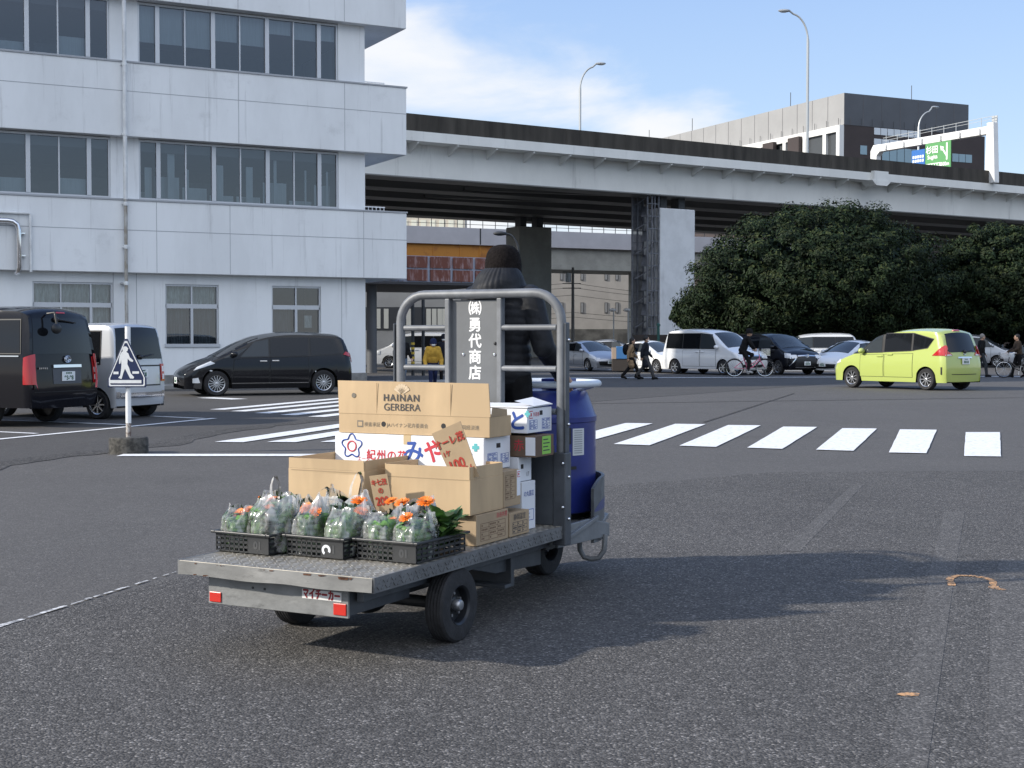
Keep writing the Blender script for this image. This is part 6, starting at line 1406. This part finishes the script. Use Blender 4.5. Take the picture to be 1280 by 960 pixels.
# box with the green label, white box on top of it
o, a, b, h = carton('dark brown box with a bright green label, under the topmost white box', 1.63, 1.86, -.545, -.02, .854, .972, CARDK)
rear(o, a, '赤', .07, PRR, -.16, .06); mb = MB(); mb.box(-a-.001, -a, -b, -b+.06, .01, .11); mb.build('label', [WBOX], o)
mb = MB(); rect_side(mb, b, -.03, .075, .012, .112, .0012); gl_ = mb.build('label', [M('green label', (.25, .55, .08), .5)], o); mb = MB()
for k in range(4): rect_side(mb, b+.0012, -.02, .06-.02*(k % 2), .03+.02*k, .036+.02*k, .0008)
mb.build('label_print', [PRK], gl_)
o, a, b, h = carton('topmost white box, its lid lifted open, with blue lettering and a turquoise emblem', 1.62, 1.925, -.50, .42, .986, 1.122, WBOX, top_gap=False)
rear(o, a, 'と', .115, PRB, -.400, .062, fat=.004); cross_emblem(o, (-a, -.462, .108), .034, 'rear')
mb = MB(); mb.add([(-a-.004, -b-.006, h+.004), (a, -b-.006, h+.012), (a, b, h+.004), (-a-.004, b, h+.004), (-a-.004, -b-.006, h+.010), (a, -b-.006, h+.018), (a, b, h+.010), (-a-.004, b, h+.010)], [(3,2,1,0), (4,5,6,7), (0,1,5,4), (1,2,6,5), (2,3,7,6), (3,0,4,7)])
mb.add([(-a+.06, -b-.01, h+.012), (a-.03, -b-.015, h+.02), (a-.06, -b+.09, h+.055), (-a+.04, -b+.1, h+.04)], [(0,1,2,3)]); mb.build('lid', [WBOX], o)
mb = MB(); mb.box(-.0, .035, -b-.001, -b, .095, .12); mb.build('hand_hole', [BLACK], o); table_print(o, b, -.125, -.03, .02, .07, 4, 2, PRB, 8); table_print(o, b, .03, .13, .015, .075, 4, 2, PRB, 9)
mb = MB(); rect_side(mb, b, -.125, -.085, .08, .084); rect_side(mb, b, -.125, -.085, .118, .122); rect_side(mb, b, -.125, -.121, .0845, .1175); rect_side(mb, b, -.112, -.098, .092, .110); mb.build('print', [PRR], o)
for k in range(1): side(o, b, '共選連', .026, PRR, -.045, .10)

# price cards
def card(label, q, lines, thick=.004):
    # q : four truck-space corners (top-left, top-right, bottom-right, bottom-left), seen from behind
    q = [Vector(p) for p in q]; c = tw_(*q[3]); o = thing('price_card', label, 'price card', c, TR); L = [p-Vector((q[3].x, q[3].y, q[3].z)) for p in q]
    n_ = (L[1]-L[0]).cross(L[0]-L[3]).normalized(); mb = MB(); B2 = [p-n_*thick for p in L]; mb.add(L+B2, [(3,2,1,0), (4,5,6,7), (0,1,5,4), (1,2,6,5), (2,3,7,6), (3,0,4,7)]); pl = mb.build('card', [CARDB], o)
    r = (L[1]-L[0]).normalized(); u = n_.cross(r)
    for s, size, fx, fy in lines:
        p = L[3]+(L[2]-L[3])*fx+(L[0]-L[3])*fy; txt('handwriting', s, size, INK, pl, p, r, u, .0015, 0, fat=size*.035, sx=.9)
    return o
card('leaning cardboard price card with red handwriting 100, stuck in the open box', [(1.00, -.262, 1.015), (1.00, -.432, 1.085), (1.02, -.535, .80), (1.02, -.365, .80)], (('オーレ茂', .052, .5, .83), ('1ケ', .036, .22, .52), ('100', .075, .40, .27), ('えん', .032, .80, .22)))
card('small brown price card with dark red handwriting 200, between the two open boxes', [(.845, .022, .795), (.845, -.088, .812), (.875, -.110, .60), (.875, .000, .60)], (('キ七茂', .036, .48, .84), ('の', .036, .5, .62), ('200', .062, .5, .34)))

# crates
CRM = M('black crate plastic', (.022, .024, .027), .42, bump=.05, bscale=30)
def crate(label, x0, y0, yaw, wd=.335, ln=.45, h=.105):
    c = tw_(x0, y0, ZB+.003); o = thing('crate', label, 'crate', c, TR+radians(yaw), 'black crates of flowers on the truck bed'); t = .006; b = wd/2
    mb = MB(); mb.box(.01, ln-.01, -b+.01, b-.01, 0, .006); mb.build('base', [CRM], o)
    mb = MB(); e = .020; mb.box(-e, ln+e, -b-e, -b+.004, h-.012, h); mb.box(-e, ln+e, b-.004, b+e, h-.012, h); mb.box(-e, .004, -b+.004, b-.004, h-.012, h); mb.box(ln-.004, ln+e, -b+.004, b-.004, h-.012, h); mb.build('rim', [CRM], o, bevel=.003)
    def wall(P, U, L, nb, solid):
        P, U = Vector(P), Vector(U).normalized(); N_ = U.cross(Vector((0, 0, 1))); mb = MB(); zz = [.0, .026, .050, .074]
        def seg(u0, u1, z0, z1): mb.obox(P+U*(u0+u1)/2+Vector((0, 0, (z0+z1)/2)), U*(u1-u0)/2, N_*t/2, Vector((0, 0, (z1-z0)/2)))
        for z in zz: seg(0, L*solid, z+.006 if z == 0 else z, z+.012)
        for k in range(nb+1): u = L*solid*k/nb; seg(max(0, u-.004), min(L, u+.004), .006, h-.012)
        if solid < .99: seg(L*solid+.0041, L, .006, h-.012)
        mb.build('lattice_wall', [CRM], o)
    wall((.0, b, 0), (0, -1, 0), wd, 7, .62); wall((.0, -b, 0), (1, 0, 0), ln, 9, .99); wall((ln, -b, 0), (0, 1, 0), wd, 7, .62); wall((ln, b, 0), (-1, 0, 0), ln, 9, .99)
    return o, b
GREYT = M('raised dark crate lettering', (.055, .058, .062), .3)
for (lab, x, y, yw) in (('leftmost black lattice crate, under the biggest flower bag', .285, .402, -1.5), ('middle black lattice crate with a white sticker', .345, .005, -1), ('right-hand black lattice crate moulded with 01', .395, -.375, -1)):
    o, b = crate(lab, x, y, yw); txt('moulded_number', '01', .05, GREYT, o, (-.0035, -.10, .045), RV, UPZ, .001, .003)
    if 'sticker' in lab: mb = MB(); mb.lathe([(.026, 0), (.026, .001), (.013, .001)], (-.004, -.07, .042), (-1, 0, 0), 16, a0=.3, a1=5.0); mb.build('sticker', [WBOX], o)

# flower bunches in plastic bags
LEAFB = [M('fresh leaf', (.11, .22, .055), .5, var=.3, scale=20), M('dark leaf', (.05, .115, .042), .5, var=.3, scale=20), M('pale stem', (.16, .30, .07), .55)]
PETAL = M('orange petal', (.85, .21, .015), .55, var=.15, scale=60); EYEM = M('flower centre', (.20, .07, .015), .7)
def bag_mat():
    m = bpy.data.materials.new('thin clear plastic bag'); m.use_nodes = True; n = m.node_tree.nodes; l = m.node_tree.links; n.remove(n['Principled BSDF'])
    tr_ = n.new('ShaderNodeBsdfTransparent'); tr_.inputs[0].default_value = (.95, .96, .96, 1); di = n.new('ShaderNodeBsdfTranslucent'); di.inputs[0].default_value = (.90, .91, .91, 1); d2 = n.new('ShaderNodeBsdfDiffuse'); d2.inputs[0].default_value = (.88, .89, .90, 1)
    gl = n.new('ShaderNodeBsdfGlossy'); gl.inputs['Roughness'].default_value = .16
    t = n.new('ShaderNodeTexCoord'); mp_ = n.new('ShaderNodeMapping'); mp_.inputs['Scale'].default_value = (1, 1, .5); mp_.inputs['Rotation'].default_value = (.5, .3, 0); l.new(t.outputs['Object'], mp_.inputs[0])
    z = n.new('ShaderNodeTexNoise'); z.inputs['Scale'].default_value = 17; z.inputs['Detail'].default_value = 5; z.inputs['Distortion'].default_value = 1.2; l.new(mp_.outputs[0], z.inputs['Vector'])
    b = n.new('ShaderNodeBump'); b.inputs['Strength'].default_value = .35; b.inputs['Distance'].default_value = .008; l.new(z.outputs['Fac'], b.inputs['Height'])
    for q in (gl, d2, di): l.new(b.outputs[0], q.inputs['Normal'])
    a1 = n.new('ShaderNodeMixShader'); a1.inputs[0].default_value = .5; l.new(di.outputs[0], a1.inputs[1]); l.new(d2.outputs[0], a1.inputs[2])
    r = n.new('ShaderNodeMapRange'); l.new(z.outputs['Fac'], r.inputs[0]); r.inputs[1].default_value = .40; r.inputs[2].default_value = .70; r.inputs[3].default_value = .06; r.inputs[4].default_value = .56
    sz = n.new('ShaderNodeSeparateXYZ'); l.new(t.outputs['Object'], sz.inputs[0]); hz = n.new('ShaderNodeMapRange'); hz.interpolation_type = 'SMOOTHSTEP'; l.new(sz.outputs['Z'], hz.inputs[0]); hz.inputs[1].default_value = .18; hz.inputs[2].default_value = .30; hz.inputs[4].default_value = .45
    rs = n.new('ShaderNodeMath'); rs.operation = 'ADD'; rs.use_clamp = True; l.new(r.outputs[0], rs.inputs[0]); l.new(hz.outputs[0], rs.inputs[1]); r = rs
    a2 = n.new('ShaderNodeMixShader'); l.new(r.outputs[0], a2.inputs[0]); l.new(tr_.outputs[0], a2.inputs[1]); l.new(a1.outputs[0], a2.inputs[2])
    fr_ = n.new('ShaderNodeFresnel'); l.new(b.outputs[0], fr_.inputs['Normal']); ad = n.new('ShaderNodeMath'); ad.operation = 'ADD'; ad.inputs[1].default_value = .03; l.new(fr_.outputs[0], ad.inputs[0])
    a3 = n.new('ShaderNodeMixShader'); l.new(ad.outputs[0], a3.inputs[0]); l.new(a2.outputs[0], a3.inputs[1]); l.new(gl.outputs[0], a3.inputs[2]); l.new(a3.outputs[0], n['Material Output'].inputs[0]); return m
BAGM = bag_mat()
def leafblade(mb, p, d, up, L, W, mi, rr):
    d = d.normalized(); s_ = d.cross(up)
    s_ = s_.normalized() if s_.length > 1e-4 else d.orthogonal().normalized(); u = s_.cross(d); n = 5; vs = []
    cv = rr.uniform(-.1, .5)
    for i in range(n+1):
        t = i/n; c = p+d*L*t-u*cv*L*t*t*.5; w_ = W*sin(pi*min(1, .08+t*.92))**.8*(1 if i < n else .05); vs += [c-s_*w_+u*w_*.25, c, c+s_*w_+u*w_*.25]
    mb.add(vs, [q for i in range(n) for q in ((3*i, 3*i+1, 3*i+4, 3*i+3), (3*i+1, 3*i+2, 3*i+5, 3*i+4))], mi)
def flower(mb, p, d, r, rr):
    d = d.normalized(); u = d.orthogonal().normalized(); v = d.cross(u)
    for ly in range(3):
        n = 18-ly*3; R_ = r*(1-.24*ly)
        for k in range(n):
            a = 2*pi*(k+.5*ly)/n+rr.uniform(-.08, .08); e = u*cos(a)+v*sin(a); s_ = d.cross(e); w_ = R_*.13; lift = .12+.22*ly+rr.uniform(-.05, .05)
            q = [p+e*R_*.12-s_*w_*.5, p+e*R_*.12+s_*w_*.5, p+e*R_*.7+d*R_*lift*.6+s_*w_, p+e*R_+d*R_*lift+s_*w_*.5, p+e*R_+d*R_*lift-s_*w_*.5, p+e*R_*.7+d*R_*lift*.6-s_*w_]
            mb.add([x+d*.002*ly for x in q], [(0,1,2,3,4,5)], 0)
    mb.ell(p+d*r*.12, (r*.2, r*.2, r*.14), 10, 6, 1)
def bunch(label, x, y, r, h, seed, flowers, lean=(0, 0), leafn=85, clip=None):
    rr = random.Random(seed); c = tw_(x, y, ZB+.012); o = thing('flower_bunch', label, 'flowers', c, TR, 'bunches of orange flowers'); mb = MB()
    for k in range(26): a = rr.uniform(0, 6.28); q = r*.5*rr.random(); e = Vector((cos(a)*r*.8, sin(a)*r*.8, h*.75)); mb.tube([(cos(a)*q, sin(a)*q, .0), e*.55, e], .003, 4, mi=2)
    for k in range(leafn):
        a = rr.uniform(0, 6.28); z = h*(.12+.85*rr.random()); q = r*(.25+.62*rr.random()); p = Vector((cos(a)*q*.6+lean[0]*z, sin(a)*q*.6+lean[1]*z, z*.8)); d = Vector((cos(a)+rr.gauss(0, .4), sin(a)+rr.gauss(0, .4), rr.uniform(-.1, 1.3)))
        leafblade(mb, p, d, Vector((0, 0, 1)), r*rr.uniform(.55, 1.0), r*rr.uniform(.17, .30), 0 if rr.random() < .62 else 1, rr)
    if clip:
        for k in range(110):      # leaves pressed flat against the film
            a = rr.uniform(0, 6.28); z = h*rr.uniform(.06, .97); e = .97-.25*max(0, z/h-.7); p = Vector((cos(a)*clip[0]*e, sin(a)*clip[1]*e, z)); n_ = Vector((cos(a), sin(a), rr.uniform(-.1, .5))).normalized(); t_ = Vector((-sin(a), cos(a), 0)); g_ = rr.uniform(-2.2, 2.2); d = (Vector((0, 0, 1))*cos(g_)+t_*sin(g_)); d = (d-n_*d.dot(n_)).normalized()
            L_, W_ = rr.uniform(.06, .115), rr.uniform(.017, .032); p = p-d*L_*.5; leafblade(mb, p, d, n_, L_, W_, 0 if rr.random() < .7 else 1, rr)
        for i, q in enumerate(mb.v):
            e = sqrt((q[0]/clip[0])**2+(q[1]/clip[1])**2); k_ = min(1, 1/e) if e > 0 else 1; mb.v[i] = (q[0]*k_, q[1]*k_, max(.0, min(q[2], clip[2]-.04*e*min(1, e))))
    mb.build('leaves', LEAFB, o, smooth=True)
    for (fx, fy, fz, fr_, dx, dy) in flowers:
        m = MB(); flower(m, Vector((fx, fy, fz)), Vector((dx, dy, .8)), fr_, rr); m.build('flower', [PETAL, EYEM], o)
    return o
HANDM = M('white bag plastic', (.78, .79, .79), .35, trans=.3)
def bag(label, x, y, rx, ry, h, seed, handles=1, hh=.09, tilt=(0, 0), neck=.45):
    rr = random.Random(seed*7); c = tw_(x, y, ZB+.012); o = thing('plastic_bag', label, 'plastic bag', c, TR, 'clear plastic bags of flowers'); ph = [rr.uniform(0, 6.28) for _ in range(8)]
    e0 = [rr.uniform(.3, 1.0) for _ in range(2)]; a0 = rr.uniform(-.35, .35)
    def f(u, v):
        a = 2*pi*u; s_ = max(0, (v-.70)/.30); s_ = s_*s_*(3-2*s_); prof = .90+.10*sin(pi*min(1, v*1.1))
        w_ = 1+.035*sin(3*a+ph[0]+v*3)+.04*sin(7*a+ph[1]+v*5)*(.4+v)+.03*sin(13*a+ph[2]-v*8)+.028*sin(23*a+ph[3]+v*4)*(.3+v)+.014*sin(9*v*6+ph[6]+2*a)*(1-s_)
        ear = max(0, (abs(sin(a-a0))-.45)/.55)**1.6*e0[0 if sin(a-a0) > 0 else 1]
        xx = cos(a)*rx*1.14*prof*w_*(1-(.66-neck*.3)*s_); yy = sin(a)*ry*1.15*prof*w_*(1-.22*s_*(1-neck*.4))
        return (xx+tilt[0]*v+.012*sin(5*a+ph[7])*s_, yy+tilt[1]*v, h*v*(.93+.05*sin(2*a+ph[4])*v+.04*sin(6*a+ph[5])*v)+(hh*.5+.008)*ear*s_)
    mb = MB(); mb.grid(f, 84, 26); mb.grid(lambda u, v: (f(u, 0)[0]*v, f(u, 0)[1]*v, 0), 24, 2); mb.build('bag_film', [BAGM], o, smooth=True, ang=80)
    if handles > 1:
        s_ = rr.choice((-1, 1)); b0 = Vector((tilt[0], tilt[1]+s_*ry*.35, h*.92)); m = MB(); w0 = .03; ln = hh*rr.uniform(.85, 1.1); dv = Vector((rr.uniform(-.25, .25), rr.uniform(-.35, .35)+.25*s_, 1)).normalized(); sd_ = Vector((rr.uniform(-.3, .3), 1, 0)).normalized()
        def g2(u, v):
            t = pi*u; c2 = b0+dv*ln*sin(t)**.8+sd_*w0*1.1*cos(t); wv = .022*(1-.35*sin(t)); cr = .006*sin(u*22+ph[6]); return tuple(c2+Vector((wv*(v-.5)*1.0+cr, cr+wv*(v-.5)*1.6, -wv*(v-.5)*.8)))
        m.grid(g2, 24, 3); m.build('handle', [BAGM], o, smooth=True, ang=80)
    return o
F = lambda *a: a
CARGO = [  # where, bag (x, y, rx, ry, h, handles, handle length, tilt, neck), flowers
 ('in the small left bag on the leftmost crate', 'small clear bag at the far left of the leftmost crate', (.42, .495, .115, .085, .215, 1, .06, (.0, .01), .7), [(-.07, .0, .17, .032, -.9, .1), (.0, -.03, .215, .03, -.3, 0)], 80),
 ('in the biggest bag on the leftmost crate', 'biggest clear bag, filling the right half of the leftmost crate', (.44, .32, .135, .125, .275, 1, .05, (.02, -.01), .8), [(-.115, -.02, .20, .036, -1., 0), (.0, .03, .29, .032, -.2, .3)], 130),
 ('standing at the back of the leftmost crate', 'clear bag with upright handles at the back of the leftmost crate', (.62, .40, .11, .13, .25, 2, .10, (.03, .03), .4), [(-.04, .05, .25, .03, -.4, .2)], 80),
 ('in the left bag on the middle crate', 'clear bag with one tall loop handle on the left of the middle crate', (.475, .10, .115, .085, .25, 2, .11, (.02, .02), .55), [(-.06, .03, .215, .032, -.8, .2), (-.08, -.045, .20, .032, -.9, -.1)], 90),
 ('in the right bag on the middle crate', 'clear bag with a wide open mouth on the right of the middle crate', (.485, -.08, .12, .095, .235, 1, .10, (.02, -.02), .9), [(.02, -.085, .262, .036, -.2, -.3)], 100),
 ('standing at the back of the middle crate', 'knotted clear bag at the back of the middle crate', (.66, .03, .12, .13, .27, 2, .13, (.03, .02), .3), [(-.03, -.09, .262, .04, -.3, -.1)], 90),
 ('in the left bag on the right-hand crate', 'clear bag on the left of the right-hand crate', (.525, -.29, .115, .09, .23, 1, .05, (.02, .02), .8), [(-.03, -.05, .165, .03, -.9, 0)], 95),
 ('in the right bag on the right-hand crate', 'clear bag on the right of the right-hand crate with leaves pushing out beside it', (.53, -.445, .115, .086, .22, 1, .05, (.02, -.01), .8), [(-.05, .03, .225, .034, -.5, .1)], 120),
]
for k, (wb, lb, (x, y, rx, ry, h, hd, hl, tl, nk), fls, nl) in enumerate(CARGO):
    bunch('flower bunch '+wb, x+.005, y, min(rx, ry)*1.05, h*.93, k+1, [(q[0]*.7, q[1]*.9, min(q[2], h*.88), q[3]*1.1, *q[4:]) for q in fls], leafn=int(nl*1.25), clip=(rx*.94, ry*.95, h*.88)); bag(lb, x, y, rx, ry, h, k+1, hd, hl, tl, nk)
bunch('loose bunch with big orange heads and bare leaves at the back of the right-hand crate', .72, -.44, .12, .225, 9, [(-.04, .02, .25, .048, -.35, -.1), (-.02, .17, .235, .042, -.35, .1), (.02, .26, .235, .036, -.3, .1)], lean=(0, -.3), leafn=120)
bag('twisted clear bag at the back of the right-hand crate', .70, -.33, .11, .10, .25, 9, 1, .13, (.02, -.02), .3)
